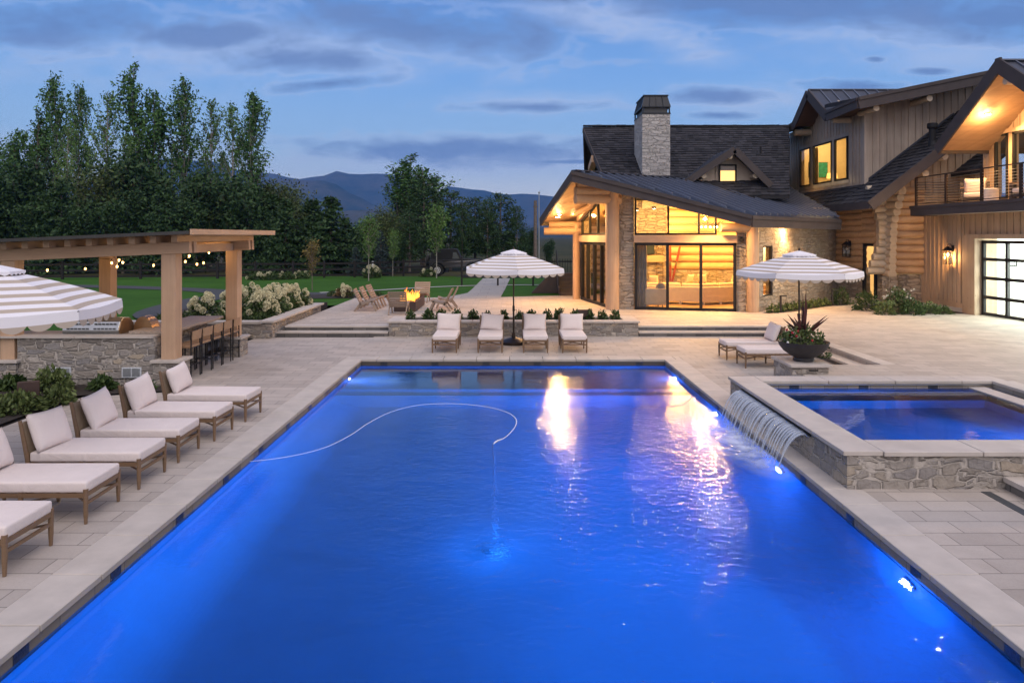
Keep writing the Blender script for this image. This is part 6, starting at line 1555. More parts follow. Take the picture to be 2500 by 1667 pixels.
for i in range(5):
    a = i * 1.3; p0 = Vector((.0, 0, .5)); b.add([p0 + Vector((-.03, 0, 0)), p0 + Vector((.03, 0, 0)), p0 + Vector((.06 * math.cos(a) + .02, .05 * math.sin(a), .55)), p0 + Vector((.07 * math.cos(a), .06 * math.sin(a), .85 + .06 * i))], [(0, 1, 2, 3)])
b.build('red_leaves', 'leaf_red', t)
b = MB()
for p in ((-.30, -.15, .62), (-.24, -.22, .56), (-.34, -.05, .55), (-.2, -.2, .66), (.05, -.33, .48), (-.4, -.1, .68)): b.ball(p, .028, 6, 4)
b.build('flower', 'flower_red', t)
b = MB()
for p in ((-.42, -.2, .42), (-.36, -.28, .36), (-.30, -.30, .30)): b.ball(p, .03, 6, 4)
b.build('pale_flower', 'flower_white', t)

# ---- fire pit and low chairs
t = thing('fire_pit', 'long rust-brown metal fire pit with flames on the terrace', 'fire pit', (-4.08, 27.95, UP + .003))
b = MB(); b.box(-.42, .42, -1.35, -1.31, 0, .38); b.box(-.42, .42, 1.31, 1.35, 0, .38); b.box(-.42, -.38, -1.31, 1.31, 0, .38); b.box(.38, .42, -1.31, 1.31, 0, .38); b.box(-.38, .38, -1.31, 1.31, 0.0, .30); b.build('trough', 'brown_metal', t)
b = MB(); rr = random.Random(3)
for i in range(140): b.ball((rr.uniform(-.35, .35), rr.uniform(-1.25, 1.25), .33), rr.uniform(.03, .05), 6, 4)
b.build('lava_rock', 'soil', t)
b = MB(); rr = random.Random(9)
for i in range(46):
    x, y = rr.uniform(-.24, .24), rr.uniform(-.95, .85); h = rr.uniform(.18, .56) * (1 - .5 * abs(y + .0)); ln = rr.uniform(-.02, .12); r0 = rr.uniform(.035, .07)
    b.tube([(x, y, .32), (x + ln * .3, y, .32 + h * .35), (x + ln * .6 + rr.uniform(-.03, .03), y, .32 + h * .7), (x + ln, y + rr.uniform(-.04, .04), .32 + h)], [r0, r0 * .9, r0 * .45, .004], 7)
b.build('flame', 'flame', t, smooth=True)
for y in (27.4, 28.3): lamp('fire_light', 'POINT', (-4.05, y, UP + .62), 45, (1.0, .42, .12), .18)
def low_chair(label):
    t = thing('slatted_chair', label, 'chair', (0, 0, 0), 0, 'weathered low chairs round the fire pit')    # faces +x
    W_ = .34
    for sy_ in (-1, 1):
        y = sy_ * (W_ - .02)
        MB().beam((.40, y, .0), (.22, y, .40), .035, .07).build('leg', 'teak_grey', t); MB().beam((-.42, y, .0), (-.16, y, .36), .035, .07).build('leg', 'teak_grey', t)
        MB().beam((-.22, y, .26), (.34, y, .40), .035, .06).build('seat_rail', 'teak_grey', t); MB().beam((-.16, y, .22), (-.46, y, .84), .035, .05).build('back_rail', 'teak_grey', t)
    b = MB()
    for i in range(7): k = i / 6; b.cbox((-.15 + .47 * k, 0, .315 + .115 * k), (.07, W_ * 2, .016), Matrix.Rotation(-R(14), 3, 'Y'))
    b.build('seat', 'teak_grey', t)
    b = MB()
    for i in range(7): k = i / 6; b.cbox((-.175 - .26 * k, 0, .30 + .52 * k), (.016, W_ * 2, .075), Matrix.Rotation(-R(26), 3, 'Y'))
    b.build('backrest', 'teak_grey', t); return t
lc = None
for x, y, rz, lb in ((-5.62, 27.0, 4, 'nearest of the three low chairs left of the fire pit'), (-5.60, 28.0, 0, 'middle one of the three chairs left of the fire pit'), (-5.55, 29.1, -5, 'farthest of the three chairs left of the fire pit'),
                     (-4.18, 25.85, 90, 'low chair with its back to the pool, before the near end of the fire pit'), (-3.95, 30.4, -92, 'low chair at the far end of the fire pit, facing the pool'),
                     (-2.75, 27.0, 178, 'nearer of the two chairs right of the fire pit'), (-2.62, 28.1, 184, 'farther of the two chairs right of the fire pit')):
    if lc is None: lc = low_chair(lb); lc.location = (x, y, UP + .003); lc.rotation_euler = (0, 0, R(rz))
    else: dup(lc, (x, y, UP + .003), R(rz), lb)

# ---- garden speakers, bollards
def box_on_stake(x, y, z, w, h, lb, rz=0):
    t = thing('garden_speaker', lb, 'speaker', (x, y, z), rz); MB().box(-w / 2, w / 2, -.05, .05, .08, .08 + h).build('body', 'brown_metal', t, bevel=.01); MB().tube([(0, 0, 0), (0, 0, .1)], .03, 8).build('stake', 'black_metal', t)
box_on_stake(3.82 - 1.45, 22.85, .45, .42, .24, 'dark flat box among the boxwoods of the stone planter'); box_on_stake(-8.95, 12.9, .02, .34, .40, 'rust-brown garden speaker among the shrubs at the left', R(25))
for x, y, lb in ((10.2, 26.4, 'short bent bollard light in the bed under the stone wall'), (13.45, 29.2, 'bollard light beside the shrub near the entry door')):
    t = thing('path_light', lb, 'path light', (x, y, UP)); MB().box(-.03, .03, -.03, .03, 0, .62).build('post', 'bronze', t); MB().box(-.03, .22, -.03, .03, .60, .64).build('head', 'bronze', t)
t = thing('flood_lamp', 'round black security lamp on the stone pier right of the glass doors', 'lamp', (*at(A, Bq, S_P2b - .18, .1)[:2], 3.02)); MB().ball((0, 0, 0), .09, 12, 8).build('dome', 'black_metal', t); MB().lathe([(.06, 0), (.06, .12)], n=12).build('mount', 'black_metal', t)
# ================================================================== PLANTS
def proto_hide(o): return o
# boxwoods in the planter
def tuft(name, label, cat, n, rx, ry, h, seed, mat, size, group, z0=.0, up=0):
    t = thing(name, label, cat, (0, 0, 0), 0, group)
    leafcloud(mound(n, rx, ry, h, seed, z0, .35), size, seed).build('foliage', mat, t)
    b = MB(); rr = random.Random(seed)
    for i in range(5): a = i * 1.3; b.tube([(0, 0, -.03), (math.cos(a) * rx * .3, math.sin(a) * ry * .3, h * .5)], [.012, .006], 5)
    b.build('stem', 'bark', t); return t
us_ = [1002, 1045.6, 1078, 1115.5, 1155, 1190, 1230, 1269, 1297, 1335.7, 1366, 1403, 1439, 1470, 1500]
ords = ['first', 'second', 'third', 'fourth', 'fifth', 'sixth', 'seventh', 'eighth', 'ninth', 'tenth', 'eleventh', 'twelfth', 'thirteenth', 'fourteenth', 'fifteenth']
bx = None
for i, u in enumerate(us_):
    x = (u - 1249) * 22.85 / 1700; lb = 'small boxwood in the long planter, %s from the left' % ords[i]
    if i in (0,): bx = tuft('boxwood', lb, 'shrub', 260, .18, .18, .30, 21, 'leaf_shrub', .05, 'boxwoods in the long stone planter'); bx.location = (x, 22.85, .44); b2 = None
    elif i == 1: b2 = tuft('boxwood', lb, 'shrub', 300, .19, .17, .36, 22, 'leaf_shrub', .055, 'boxwoods in the long stone planter'); b2.location = (x, 22.85, .44)
    else: dup(bx if i % 2 else b2, (x, 22.8 + random.uniform(-.06, .08), .44), random.uniform(0, 6), lb, sc=random.uniform(.85, 1.15))
# kitchen bed shrubs
def shrub_at(u, v, z, rx, h, n, seed, mat, label, size=.06, cat='shrub', name='garden_shrub'):
    x, y = G(u, v, z); t = tuft(name, label, cat, n, rx, rx * .9, h, seed, mat, size, None); t.location = (x, y, z); return t
shrub_at(128, 953, .02, .40, .46, 800, 31, 'leaf_shrub_light', 'tall light green shrub against the stone kitchen wall at the left')
shrub_at(250, 950, .02, .27, .27, 420, 32, 'leaf_shrub', 'dark spiky shrub in front of the kitchen wall between the two vents', .08)
shrub_at(25, 950, .02, .30, .28, 420, 33, 'leaf_shrub', 'dark spiky shrub at the left edge beside the kitchen wall', .08)
shrub_at(40, 1003, .02, .48, .34, 900, 34, 'leaf_shrub_light', 'low light green shrub at the left edge of the photo')
shrub_at(142, 985, .02, .30, .34, 420, 35, 'leaf_shrub_light', 'light green shrub beside the rust-brown garden speaker')
shrub_at(365, 950, .02, .13, .20, 90, 36, 'leaf_shrub', 'tiny dark plant at the foot of the pergola pier')
# hydrangeas
def hydrangea(x, y, z, r, h, seed, label, nf=26, rust=.3, small=False):
    t = thing('hydrangea', label, 'flowering shrub', (x, y, z), 0, 'white hydrangeas in bloom')
    leafcloud(mound(int(520 * (r / .5) ** 2) + 120, r, r, h * .82, seed, .05, .45), .07, seed).build('foliage', 'leaf_rust' if rust > .5 else 'leaf_shrub', t)
    rs = np.random.RandomState(seed + 3); d = rs.normal(size=(nf, 3)); d[:, 2] = np.abs(d[:, 2]) + .35; d /= np.linalg.norm(d, axis=1)[:, None]
    pts = []
    for q_ in d:
        c = np.array([q_[0] * r, q_[1] * r, q_[2] * h]); k = 150; e = rs.normal(size=(k, 3)); e /= np.linalg.norm(e, axis=1)[:, None]
        pts.append(c + e * np.array([.095, .095, .11]))
    leafcloud(np.concatenate(pts), .028, seed + 5).build('blossoms', 'flower_cream', t)
    b = MB()
    for i in range(6): a = i * 1.05; b.tube([(0, 0, -.05), (math.cos(a) * r * .5, math.sin(a) * r * .5, h * .7)], [.012, .006], 5)
    b.build('stem', 'bark', t); return t
hy = [(-8.3, 23.1, .55, .95, 'hydrangea nearest the pergola post, heads just left of the steps'), (-8.35, 24.3, .60, 1.0, 'second hydrangea behind the low wall, cream heads'), (-8.3, 25.4, .58, .98, 'third hydrangea along the low wall'),
      (-8.2, 26.5, .55, .90, 'fourth hydrangea along the low wall, drooping heads'), (-9.6, 24.2, .60, 1.0, 'hydrangea in the back row behind the second one'), (-9.7, 25.7, .60, 1.02, 'hydrangea in the back row behind the third one'),
      (-10.0, 22.7, .55, .9, 'hydrangea left of the far pergola post'), (-9.3, 27.3, .5, .9, 'last hydrangea of the back row, near the terrace edge')]
for i, (x, y, r, h, lb) in enumerate(hy): hydrangea(x, y, .38, r, h, 50 + i, lb, 30)
hydrangea(-7.95, 33.0, .29, .42, .55, 70, 'small rusty hydrangea at the corner of the lawn path', 12, .8)
hydrangea(-9.7, 48.3, .2, .7, .9, 71, 'white flowering bush at the fence left of the parked car', 16); hydrangea(-5.9, 49.4, .2, .6, .7, 72, 'white flowering bush just left of the parked car wheel', 10)
for i, (u, v, lb) in enumerate(((625, 683, 'dark bush with white flowers at the fence, farthest left'), (665, 683, 'second white-flowered bush at the fence behind the lawn'), (700, 682, 'third white-flowered bush at the fence'), (735, 680, 'small bush at the fence next to the yellow sapling'))):
    x, y = G(u, v, .27); hydrangea(x, y, .2, .6, .6, 80 + i, lb, 5)
# low edging plants in the hydrangea bed and at the terrace corner
for i in range(9):
    x, y = (-8.05, 22.4 + i * .62); lb = 'low dark edging shrub inside the hydrangea wall, %s from the steps' % ords[i]
    if i == 0: ed = tuft('edging_shrub', lb, 'shrub', 360, .34, .34, .36, 91, 'leaf_shrub', .055, 'low edging shrubs in the hydrangea bed'); ed.location = (x, y, .38)
    else: dup(ed, (x + random.uniform(-.05, .05), y, .38), i * 1.1, lb)
for i in range(5):
    x, y = (-8.7 - i * .62, 22.35); lb = 'low dark edging shrub in the bed behind the pergola, %s from the corner' % ords[i]; dup(ed, (x, y, .38), i * 1.7, lb)
for i, (x, y) in enumerate(((-7.7, 32.9), (-7.0, 32.8), (-6.3, 32.8), (-8.6, 33.4))): dup(ed, (x, y, .28), i, 'low plant at the lawn corner left of the chairs, %s one' % ords[i], 'low plants at the lawn corner', sc=.8)
# shrubs by the house
for i in range(9):
    q_ = V2((9.85, 26.3), (13.1, 29.1), i / 8); lb = 'small green plant under the stone wall, %s from the log post' % ords[i]
    if i == 0: hs = tuft('bed_plant', lb, 'shrub', 260, .24, .22, .30, 95, 'leaf_shrub_light', .05, 'small plants under the stone wall'); hs.location = (*q_, UP)
    else: dup(hs, (*q_, UP), i, lb)
tuft('garden_shrub', 'round dark shrub beside the second bollard light', 'shrub', 600, .42, .40, .75, 96, 'leaf_shrub', .05, None).location = (13.9, 29.4, UP)
for u, v, rx, h, n, sd_, m_, lb in ((2115, 758, .55, .75, 900, 97, 'leaf_shrub', 'big green shrub left of the log corner'), (2190, 765, .55, .95, 1000, 98, 'leaf_shrub', 'tall shrub with white roses before the log corner'), (2160, 768, .40, .55, 500, 99, 'leaf_shrub_light', 'pale green shrub between the two tall ones'),
                              (2225, 768, .45, .65, 700, 100, 'leaf_shrub', 'shrub right of the white roses'), (2268, 766, .40, .45, 500, 101, 'leaf_shrub_light', 'low green shrub at the board wall'), (2300, 766, .35, .32, 400, 102, 'leaf_shrub_light', 'lowest green shrub, nearest the garage door')):
    shrub_at(u, v, UP, rx, h, n, sd_, m_, lb, .055)
b = MB(); rr = random.Random(4); x, y = G(2190, 765, UP)
tg = thing('white_roses', 'cluster of white rose heads on the shrubs at the log corner', 'flowers', (x, y, UP))
rs = np.random.RandomState(3); pts = []
for i in range(16): a = rr.uniform(0, 6.28); c = np.array([math.cos(a) * .5, math.sin(a) * .5 - .1, .55 + rr.uniform(0, .45)]); e = rs.normal(size=(14, 3)); e /= np.linalg.norm(e, axis=1)[:, None]; pts.append(c + e * .035)
leafcloud(np.concatenate(pts), .022, 4).build('blossoms', 'flower_white', tg)
b = MB(); [b.tube([(0, 0, 0), (math.cos(i) * .4, math.sin(i) * .4, .7)], .008, 4) for i in range(6)]; b.build('stem', 'bark', tg)

# ---- trees
def limb_tree(seed, h, crown0, rad, prof, nb, leaf, per, up, jit, tr=.16, lm='leaf_poplar', bm_='bark', leaders=1, name='poplar_tree', droop=0.0, twig=True):
    """trunk, ascending limbs, leaves clustered along each limb. prof(t) = relative crown radius at height t of the crown"""
    rr = random.Random(seed); rs = np.random.RandomState(seed)
    t = thing(name, 'x', 'tree', (0, 0, 0)); tb = MB(); pts = []
    leads = []
    for k in range(leaders):
        a = 2 * PI * k / max(1, leaders) + rr.uniform(0, 1); off = 0 if leaders == 1 else rad * rr.uniform(.25, .55); hh = h * (1 if k == 0 else rr.uniform(.72, .95))
        path = [Vector((0, 0, -.1)), Vector((0, 0, h * .1)), Vector((math.cos(a) * off * .6, math.sin(a) * off * .6, hh * .4)), Vector((math.cos(a) * off, math.sin(a) * off, hh * .7)), Vector((math.cos(a) * off * 1.1 + rr.uniform(-.2, .2), math.sin(a) * off * 1.1, hh))]
        tb.tube(path, [tr, tr * .85, tr * .6, tr * .32, .02], 7); leads.append((path, hh))
    for i in range(nb):
        path, hh = leads[i % leaders]; tt = (i + rr.random()) / nb; z = hh * (crown0 + (1 - crown0) * tt * .97)
        j = 0
        while j < len(path) - 2 and path[j + 1].z < z: j += 1
        f = (z - path[j].z) / max(.01, path[j + 1].z - path[j].z); base = path[j].lerp(path[j + 1], min(1, f))
        rloc = rad * prof(tt) * rr.uniform(.55, 1.15) / (1 if leaders == 1 else 1.5); a = rr.uniform(0, 2 * PI)
        L = rloc / max(.25, math.cos(up)); d = Vector((math.cos(a) * math.cos(up), math.sin(a) * math.cos(up), math.sin(up)))
        m1 = base + d * L * .5; tip = base + d * L + Vector((0, 0, (.12 - droop) * L))
        if twig: tb.tube([base, m1, tip], [.035 + .02 * (1 - tt), .022, .006], 4, cap=False)
        kk = max(6, int(per * (rloc / rad) ** .8)); s = rs.uniform(.12, 1.05, kk) ** .8
        q_ = np.array(base)[None] + (np.array(tip) - np.array(base))[None] * s[:, None] + rs.normal(size=(kk, 3)) * jit * np.array([1, 1, 1.25]) * (0.45 + .75 * s[:, None])
        pts.append(q_)
    P_ = np.concatenate(pts); P_ = P_[P_[:, 2] > .3]
    leafcloud(P_, leaf, seed).build('crown', lm, t); tb.build('trunk', bm_, t); return t
def colprof(t): return .55 + .65 * math.sin(min(1, t * 1.25) * PI * .62) if t < .6 else max(.12, 1.15 * (1 - (t - .55) / .47) ** .7)
def roundprof(t): return max(.15, math.sin(min(1, .12 + t * .92) * PI) ** .6)
def coneprof(t): return max(.06, 1.05 - t)
POP = 'tall poplars and cottonwoods beyond the lawn'
protos = {}
protos['popA'] = limb_tree(1, 18, .16, 1.45, colprof, 90, .19, 62, R(66), .17, name='poplar_tree', bm_='bark_pale')
protos['popB'] = limb_tree(2, 18, .12, 2.5, colprof, 150, .22, 80, R(62), .21, name='poplar_tree', leaders=4)
protos['popC'] = limb_tree(3, 18, .12, 1.9, colprof, 80, .19, 48, R(60), .19, name='poplar_tree', lm='leaf_poplar_light', bm_='bark_pale')
protos['bush'] = limb_tree(4, 9, .05, 2.9, colprof, 110, .24, 110, R(48), .36, name='broadleaf_tree', lm='leaf_dark', leaders=2)
protos['willow'] = limb_tree(5, 8, .12, 3.0, roundprof, 110, .17, 90, R(35), .5, name='broadleaf_tree', lm='leaf_willow')
protos['sap'] = limb_tree(6, 6.5, .36, 1.0, roundprof, 55, .12, 60, R(50), .22, tr=.06, name='sapling_tree', lm='leaf_poplar_light', bm_='bark_pale')
protos['yel'] = limb_tree(7, 3.6, .34, .60, roundprof, 40, .085, 34, R(55), .13, tr=.04, name='sapling_tree', lm='leaf_yellow')
def conifer(seed, h, rad, lm, name='spruce_tree', base=.08, dens=1.0, lay=.34, pine=False):
    rr = random.Random(seed); rs = np.random.RandomState(seed); t = thing(name, 'x', 'tree', (0, 0, 0)); tb = MB(); pts = []
    tb.tube([(0, 0, -.1), (0, 0, h * .5), (0, 0, h)], [.16 * h / 9, .10 * h / 9, .015], 7)
    z = h * base
    while z < h * .98:
        tt = (z - h * base) / (h * (1 - base)); r = rad * (max(.05, 1 - tt) ** .85 if not pine else max(.12, math.sin((.18 + .80 * (1 - tt)) * PI * .62))) * rr.uniform(.8, 1.12); nb = max(5, int(11 * (1 - tt * .6)))
        for i in range(nb):
            a = rr.uniform(0, 2 * PI); L = r * rr.uniform(.7, 1.1); dz_ = -.18 * L if not pine else .22 * L
            tip = np.array([math.cos(a) * L, math.sin(a) * L, z + dz_]); b0 = np.array([0, 0, z]); k = int(26 * dens * (.4 + L / rad)); s = rs.uniform(.15, 1.0, k) ** .7
            pts.append(b0 + (tip - b0) * s[:, None] + rs.normal(size=(k, 3)) * np.array([.16, .16, .07 if not pine else .16]) * (rad / 2.2))
            if i % 3 == 0: tb.tube([tuple(b0), tuple(tip)], [.03, .008], 4, cap=False)
        z += lay * h / 9
    leafcloud(np.concatenate(pts), .13 * rad / 2.2, seed).build('crown', lm, t); tb.build('trunk', 'bark', t); return t
protos['spr'] = conifer(8, 9, 3.6, 'leaf_dark', dens=1.5); protos['spb'] = conifer(9, 8, 2.9, 'leaf_bluish'); protos['pin'] = conifer(10, 10, 2.7, 'leaf_dark', 'pine_tree', base=.22, dens=1.3, lay=.42, pine=True)
used = {}
def plant(kind, u, vtop, y, label, group, wide=1.0, rz=None, z=.1):
    """tree whose tip shows at (u, vtop) when it stands y metres off"""
    x, top = XZ(u, vtop, y); h0 = {'popA': 18, 'popB': 18, 'popC': 18, 'bush': 9.5, 'willow': 8.6, 'sap': 6.8, 'yel': 3.7, 'spr': 9, 'spb': 8, 'pin': 10.3}[kind]; s = (top - z) / h0
    w = wide * (s if kind not in ('popA', 'popB', 'popC') else (s * .5 + .5)); rz = random.uniform(0, 6.28) if rz is None else rz
    if kind not in used: used[kind] = 1; t = protos[kind]; t.location = (x, y, z); t.rotation_euler = (0, 0, rz); t.scale = (w, w, s); t['label'] = label; t['group'] = group
    else: t = dup(protos[kind], (x, y, z), rz, label, group, (w, w, s))
    return t
row = [('popB', 60, 262, 66, .9, 'broad poplar at the left, below the first thin spire'), ('popA', 136, 190, 70, .85, 'narrow poplar spire, first tall one from the left'), ('popA', 192, 213, 69, .75, 'thin light poplar spire right of the first one'), ('popC', 262, 225, 68, .9, 'sparse poplar left of the tallest tree'),
       ('popB', 362, 158, 66, .95, 'tallest and densest poplar of the row'), ('popA', 450, 198, 67, .95, 'poplar just right of the tallest one'), ('popC', 515, 245, 69, .85, 'poplar with open crown between two taller spires'), ('popC', 568, 258, 70, .8, 'lower poplar left of the last lone one'), ('popA', 614, 232, 64, 1.05, 'last poplar of the row, thin crown before open sky'),
       ('popB', 15, 330, 72, .8, 'dark poplar at the left edge of the photo'), ('popC', 110, 320, 74, .8, 'dense poplar filling the gap under the first spire'), ('popC', 305, 330, 63, .9, 'short light poplar below the tallest one'), ('popC', 420, 350, 74, .8, 'dense lower poplar behind the tallest one'), ('popC', 540, 370, 75, .8, 'dense low poplar behind the open crowns'), ('popC', 165, 300, 62, .6, 'young light green poplar below the second spire'),
       ('popB', -60, 300, 68, .9, 'poplar just outside the left edge'), ('popC', 210, 360, 75, .8, 'dark poplar filling the row below the light spire')]
for k, u, v, y, w, lb in row: plant(k, u, v, y, lb, POP, w)
WD = 'dark trees behind the fence'
rr = random.Random(77)
near = [('bush', 30, 400, 60), ('bush', 95, 475, 58), ('spr', 150, 430, 57), ('bush', 205, 490, 57), ('willow', 250, 410, 61), ('bush', 300, 470, 57), ('bush', 355, 380, 62), ('spr', 405, 450, 56), ('bush', 450, 495, 57), ('bush', 505, 425, 60), ('willow', 555, 470, 61), ('bush', 590, 430, 59),
        ('bush', -30, 460, 58), ('willow', 655, 440, 68), ('willow', 690, 455, 72)]
for i, (k, u, v, y) in enumerate(near): plant(k, u, v, y, '%s tree in the dark belt under the poplars, %s from the left' % ({'bush': 'dark bushy', 'spr': 'dark spruce', 'willow': 'lighter green'}[k], ords[i]), WD, 1.05)
mid = [('spr', 697, 480, 55, 1.0, 'dark spruce right of the last poplar'), ('spr', 645, 500, 57, .9, 'small dark spruce under the last poplar'), ('spr', 765, 482, 56, 1.3, 'left one of the two joined dark spruces before the mountains'), ('spr', 808, 475, 55, 1.4, 'right one of the two joined dark spruces before the mountains'), ('spr', 845, 530, 60, 1.4, 'low spruce right of the joined pair'),
       ('spb', 870, 602, 52, 1.3, 'low bluish spruce behind the thin sapling'), ('spb', 930, 560, 54, 1.0, 'blue-grey spruce in the middle of the tree line'), ('spb', 738, 590, 56, 1.1, 'low bluish spruce behind the yellow sapling'), ('willow', 945, 512, 58, .9, 'light green round tree left of the tall cottonwood'),
       ('popB', 1030, 375, 68, 1.45, 'tall multi-stemmed cottonwood in the middle of the photo'), ('popB', 985, 415, 70, 1.1, 'left stem group of the middle cottonwood'), ('pin', 1035, 430, 62, 1.2, 'dark pine in front of the middle cottonwood'), ('pin', 1000, 515, 57, 1.15, 'lower pine at the foot of the cottonwood'),
       ('pin', 1100, 462, 62, 1.25, 'dark pine just right of the cottonwood'), ('pin', 1128, 490, 60, .8, 'dark pine above the parked car'), ('pin', 1160, 478, 64, 1.2, 'pine left of the pair over the umbrella'), ('pin', 1222, 468, 63, 1.35, 'wide pine above the umbrella'), ('pin', 1190, 485, 61, .9, 'pine between the two wide ones above the umbrella'), ('pin', 1262, 500, 62, .8, 'last pine left of the flagpole'),
       ('bush', 1290, 560, 66, .8, 'low brown bush behind the flagpole'), ('bush', 1340, 585, 70, .8, 'low bush behind the far dark fence'), ('bush', 900, 560, 60, .9, 'low dark bush behind the fence'), ('spr', 665, 470, 60, 1.0, 'dark spruce between the last poplar and the pergola roof'), ('willow', 735, 500, 66, 1.0, 'light tree showing between the dark spruces'), ('bush', 770, 530, 58, .9, 'dark bushy tree at the foot of the joined spruces'), ('spb', 900, 530, 62, 1.0, 'bluish spruce behind the young lawn tree'), ('bush', 875, 545, 64, 1.0, 'dark round tree between the joined spruces and the young lawn tree'), ('willow', 925, 535, 66, 1.0, 'pale green tree right of the young lawn tree'), ('bush', 960, 540, 62, .9, 'dark round tree left of the cottonwood foot'), ('bush', 790, 600, 60, .9, 'low dark bush under the joined spruces'), ('bush', 700, 600, 60, .9, 'low dark bush right of the pergola'), ('bush', 980, 610, 60, .8, 'low dark bush under the light green tree'), ('bush', 1075, 600, 60, .8, 'low dark bush behind the parked car')]
for k, u, v, y, w, lb in mid: plant(k, u, v, y, lb, WD, w)
# young trees on the lawn
SG = 'young trees planted on the lawn'
def lawn_tree(kind, u, vb, vt, lb, w=1.0):
    x, y = G(u, vb, .27); plant(kind, u, vt, y, lb, SG, w, z=.25)
lawn_tree('sap', 900, 686, 525, 'young tree on the lawn left of the fire pit chairs\' far side, slender pale trunk'); lawn_tree('sap', 1066, 679, 500, 'young light green tree in front of the parked car'); lawn_tree('yel', 762, 709, 590, 'thin sapling with yellow leaves near the hydrangeas'); lawn_tree('sap', 959, 674, 560, 'young reddish trunk tree left of the white bush', .8); lawn_tree('sap', 974, 662, 580, 'small young tree behind the reddish trunk one', .7); lawn_tree('yel', 1001, 661, 590, 'small leaning sapling near the fence', 1.0)
# ---- black rail fence
fn = thing('rail_fence', 'long black post and rail fence between the lawn and the trees', 'fence', (-15, 49.5, .1))
fp = [(-60, 44.5), (-30, 46.5), (-15, 47.8), (-11.0, 48.8), (-8.0, 51.5), (-4.8, 53.5)]
b = MB(); bp = MB()
for (xa, ya), (xb, yb_) in zip(fp, fp[1:]):
    n = max(1, round(math.hypot(xb - xa, yb_ - ya) / 2.6))
    for z in (.35, .75, 1.15): b.beam((xa, ya, .1 + z), (xb, yb_, .1 + z), .04, .13)
    for i in range(n): p = V2((xa, ya), (xb, yb_), i / n); wb(MB().box(p[0] - .07, p[0] + .07, p[1] - .07, p[1] + .07, .0, 1.45), 'post', 'fence_black', fn)
wb(b, 'rail', 'fence_black', fn)
t = thing('utility_marker', 'small red and white marker post at the fence', 'marker post', (*G(910, 672, .2), .2)); MB().tube([(0, 0, 0), (0, 0, .55)], .09, 10).build('red_band', 'red_paint', t); MB().tube([(0, 0, .55), (0, 0, 1.05)], .07, 10).build('white_band', 'white_paint', t)
# ---- parked off-road car
x, y = G(1050, 672, .28)
cr_ = thing('parked_car', 'black open-top off-road car with cloth roof parked behind the lawn', 'car', (-4.15, 50.6, .28), R(0))
b = MB(); b.slab([(-1.75, -.78, .72), (-1.80, -.78, 1.05), (-1.72, -.78, 1.20), (.55, -.78, 1.22), (.62, -.78, 1.30), (1.95, -.70, 1.22), (2.05, -.68, 1.12), (2.02, -.68, .85), (1.85, -.72, .80), (1.6, -.74, 1.02), (1.15, -.76, 1.02), (.92, -.78, .66), (-.70, -.78, .62), (-.90, -.78, .98), (-1.40, -.78, .98), (-1.62, -.78, .70)], (0, 1.56, 0)); b.build('body', 'car_black', cr_, bevel=.03)
b = MB(); b.slab([(-1.72, -.72, 1.18), (-1.60, -.66, 1.80), (-1.40, -.64, 1.92), (.0, -.64, 1.98), (.22, -.66, 1.92), (.58, -.72, 1.22)], (0, 1.36, 0)); b.build('soft_top', 'canvas_black', cr_, bevel=.05, seg=2)
b = MB(); b.slab([(-.1, -.735, 1.25), (-.05, -.70, 1.72), (.18, -.70, 1.72), (.44, -.735, 1.25)], (0, .01, 0)); b.build('window', 'screen', cr_)
for sx_ in (-1.15, 1.38):
    for sy_ in (-1, 1):
        w_ = MB().lathe([(.30, -.13), (.42, -.12), (.44, -.05), (.44, .05), (.42, .12), (.30, .13)], n=26).build('wheel', 'tyre', cr_); w_.location = (sx_, sy_ * .80, .44); w_.rotation_euler = (R(90), 0, 0)
        b = MB(); b.lathe([(.0, .10), (.05, .13), (.06, .145)], n=12, cap=False); b.lathe([(.20, .13), (.235, .145), (.235, .10)], n=24, cap=False)
        for k_ in range(8): a = k_ * PI / 4; b.beam((math.cos(a) * .05, math.sin(a) * .05, .135), (math.cos(a) * .21, math.sin(a) * .21, .135), .05, .02, up=(0, 0, 1))
        b.v = [(p[0], p[1], p[2] * (1 if sy_ < 0 else -1)) for p in b.v]; b.build('rim', 'alloy', w_)
for sx_ in (-1.15, 1.40):
    b = MB(); b.tube([(sx_ + .56 * math.cos(a), -.86, .44 + .56 * math.sin(a)) for a in [R(15 + k_ * 15) for k_ in range(11)]], .07, 6); b.build('fender', 'tyre', cr_)
MB().box(-1.95, -1.80, -.7, .7, .55, .72).build('bumper', 'tyre', cr_); MB().box(2.02, 2.2, -.7, .7, .62, .78).build('bumper', 'tyre', cr_)
w_ = MB().lathe([(.28, -.10), (.40, -.10), (.40, .10), (.28, .10)], n=24).build('spare_wheel', 'tyre', cr_); w_.location = (-1.93, 0, 1.1); w_.rotation_euler = (0, R(90), 0)
MB().lathe([(.0, 0), (.2, .0), (.2, .03)], n=16).build('rim', 'alloy', w_).location = (0, 0, -.13)
MB().box(1.98, 2.06, -.6, -.48, .98, 1.1).build('headlight', 'bulb_string' if False else 'red_paint', cr_)
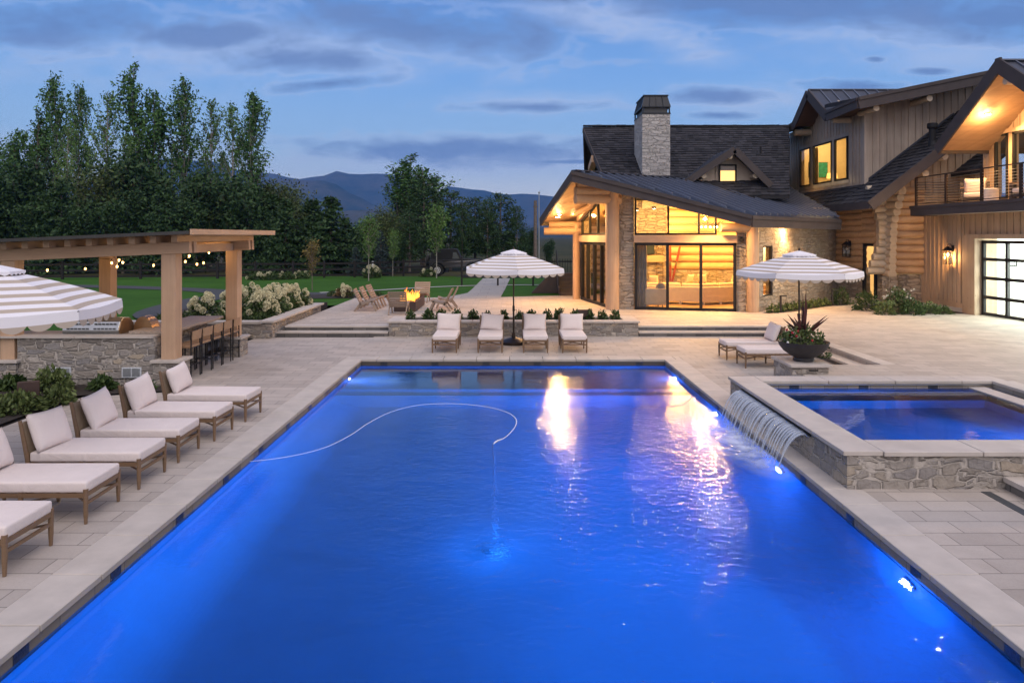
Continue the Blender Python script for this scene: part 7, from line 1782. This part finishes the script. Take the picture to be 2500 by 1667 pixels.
# ---- flagpole, utility pole, fence and stair beside the house, far houses
t = thing('flagpole', 'thin pale flagpole left of the lodge', 'flagpole', (*G(1316, 672, .1), .1)); MB().tube([(0, 0, 0), (0, 0, 6.4)], [.06, .03], 8).build('pole', 'steel', t); MB().ball((0, 0, 6.45), .09, 8, 6).build('finial', 'steel', t)
x = (1307 - 1249) * 62 / 1700; t = thing('utility_pole', 'brown wooden utility pole behind the flagpole', 'utility pole', (x, 62, .1)); MB().tube([(0, 0, 0), (0, 0, 6.2)], [.17, .14], 10).build('pole', 'bark', t); MB().box(-.2, .2, -.05, .05, 5.6, 5.7).build('bracket', 'bark', t)
t = thing('iron_fence', 'dark picket fence on the rise beside the lodge', 'fence', (2.6, 40.5, .1)); b = MB()
for i in range(34): xx = -1.3 + i * .15; b.box(xx, xx + .025, 0, .03, .55, 1.75)
b.build('picket', 'fence_black', t); b = MB(); b.box(-1.35, 3.8, 0, .04, .7, .76); b.box(-1.35, 3.8, 0, .04, 1.55, 1.62); b.box(-5.5, -1.35, .5, .54, 1.0, 1.08); b.box(-5.5, -1.35, .5, .54, .6, .68); b.build('rail', 'fence_black', t)
for xx in (-5.5, -3.4, -1.35, 1.2, 3.7): MB().box(xx - .05, xx + .05, 0, .1, 0, 1.85).build('post', 'fence_black', t)
st = thing('deck_stairs', 'dark composite stairs with metal rail at the left side of the lodge', 'stairs', (2.9, 33.6, UP)); 
for i in range(6): MB().box(-.55, 1.2, i * .30, i * .30 + .32, .0, .17 * (i + 1)).build('step', 'fascia', st)
b = MB(); b.beam((-.62, -.1, .25), (-.62, 1.9, 1.35), .06, .35); b.build('stringer', 'fascia', st); b = MB(); b.tube([(-.62, 0, .2), (-.62, 0, 1.15)], .025, 6); b.tube([(-.62, 1.8, 1.2), (-.62, 1.8, 2.15)], .025, 6); b.tube([(-.62, 0, 1.15), (-.62, 1.8, 2.15)], .02, 6); b.build('handrail', 'black_metal', st)
t = thing('stone_bank', 'dark sloping stringer wall left of the stairs', 'wall', (1.9, 35.2, UP)); b = MB(); b.slab([(-.9, 0, 0), (.5, 0, 0), (.5, 0, 1.15), (.2, 0, 1.15)], (0, .3, 0)); b.build('panel', 'fascia', t)
# drop prototypes that were never planted
for k, t in protos.items():
    if k not in used:
        for c in [o for o in COL.objects if o.parent == t]: bpy.data.objects.remove(c)
        bpy.data.objects.remove(t)
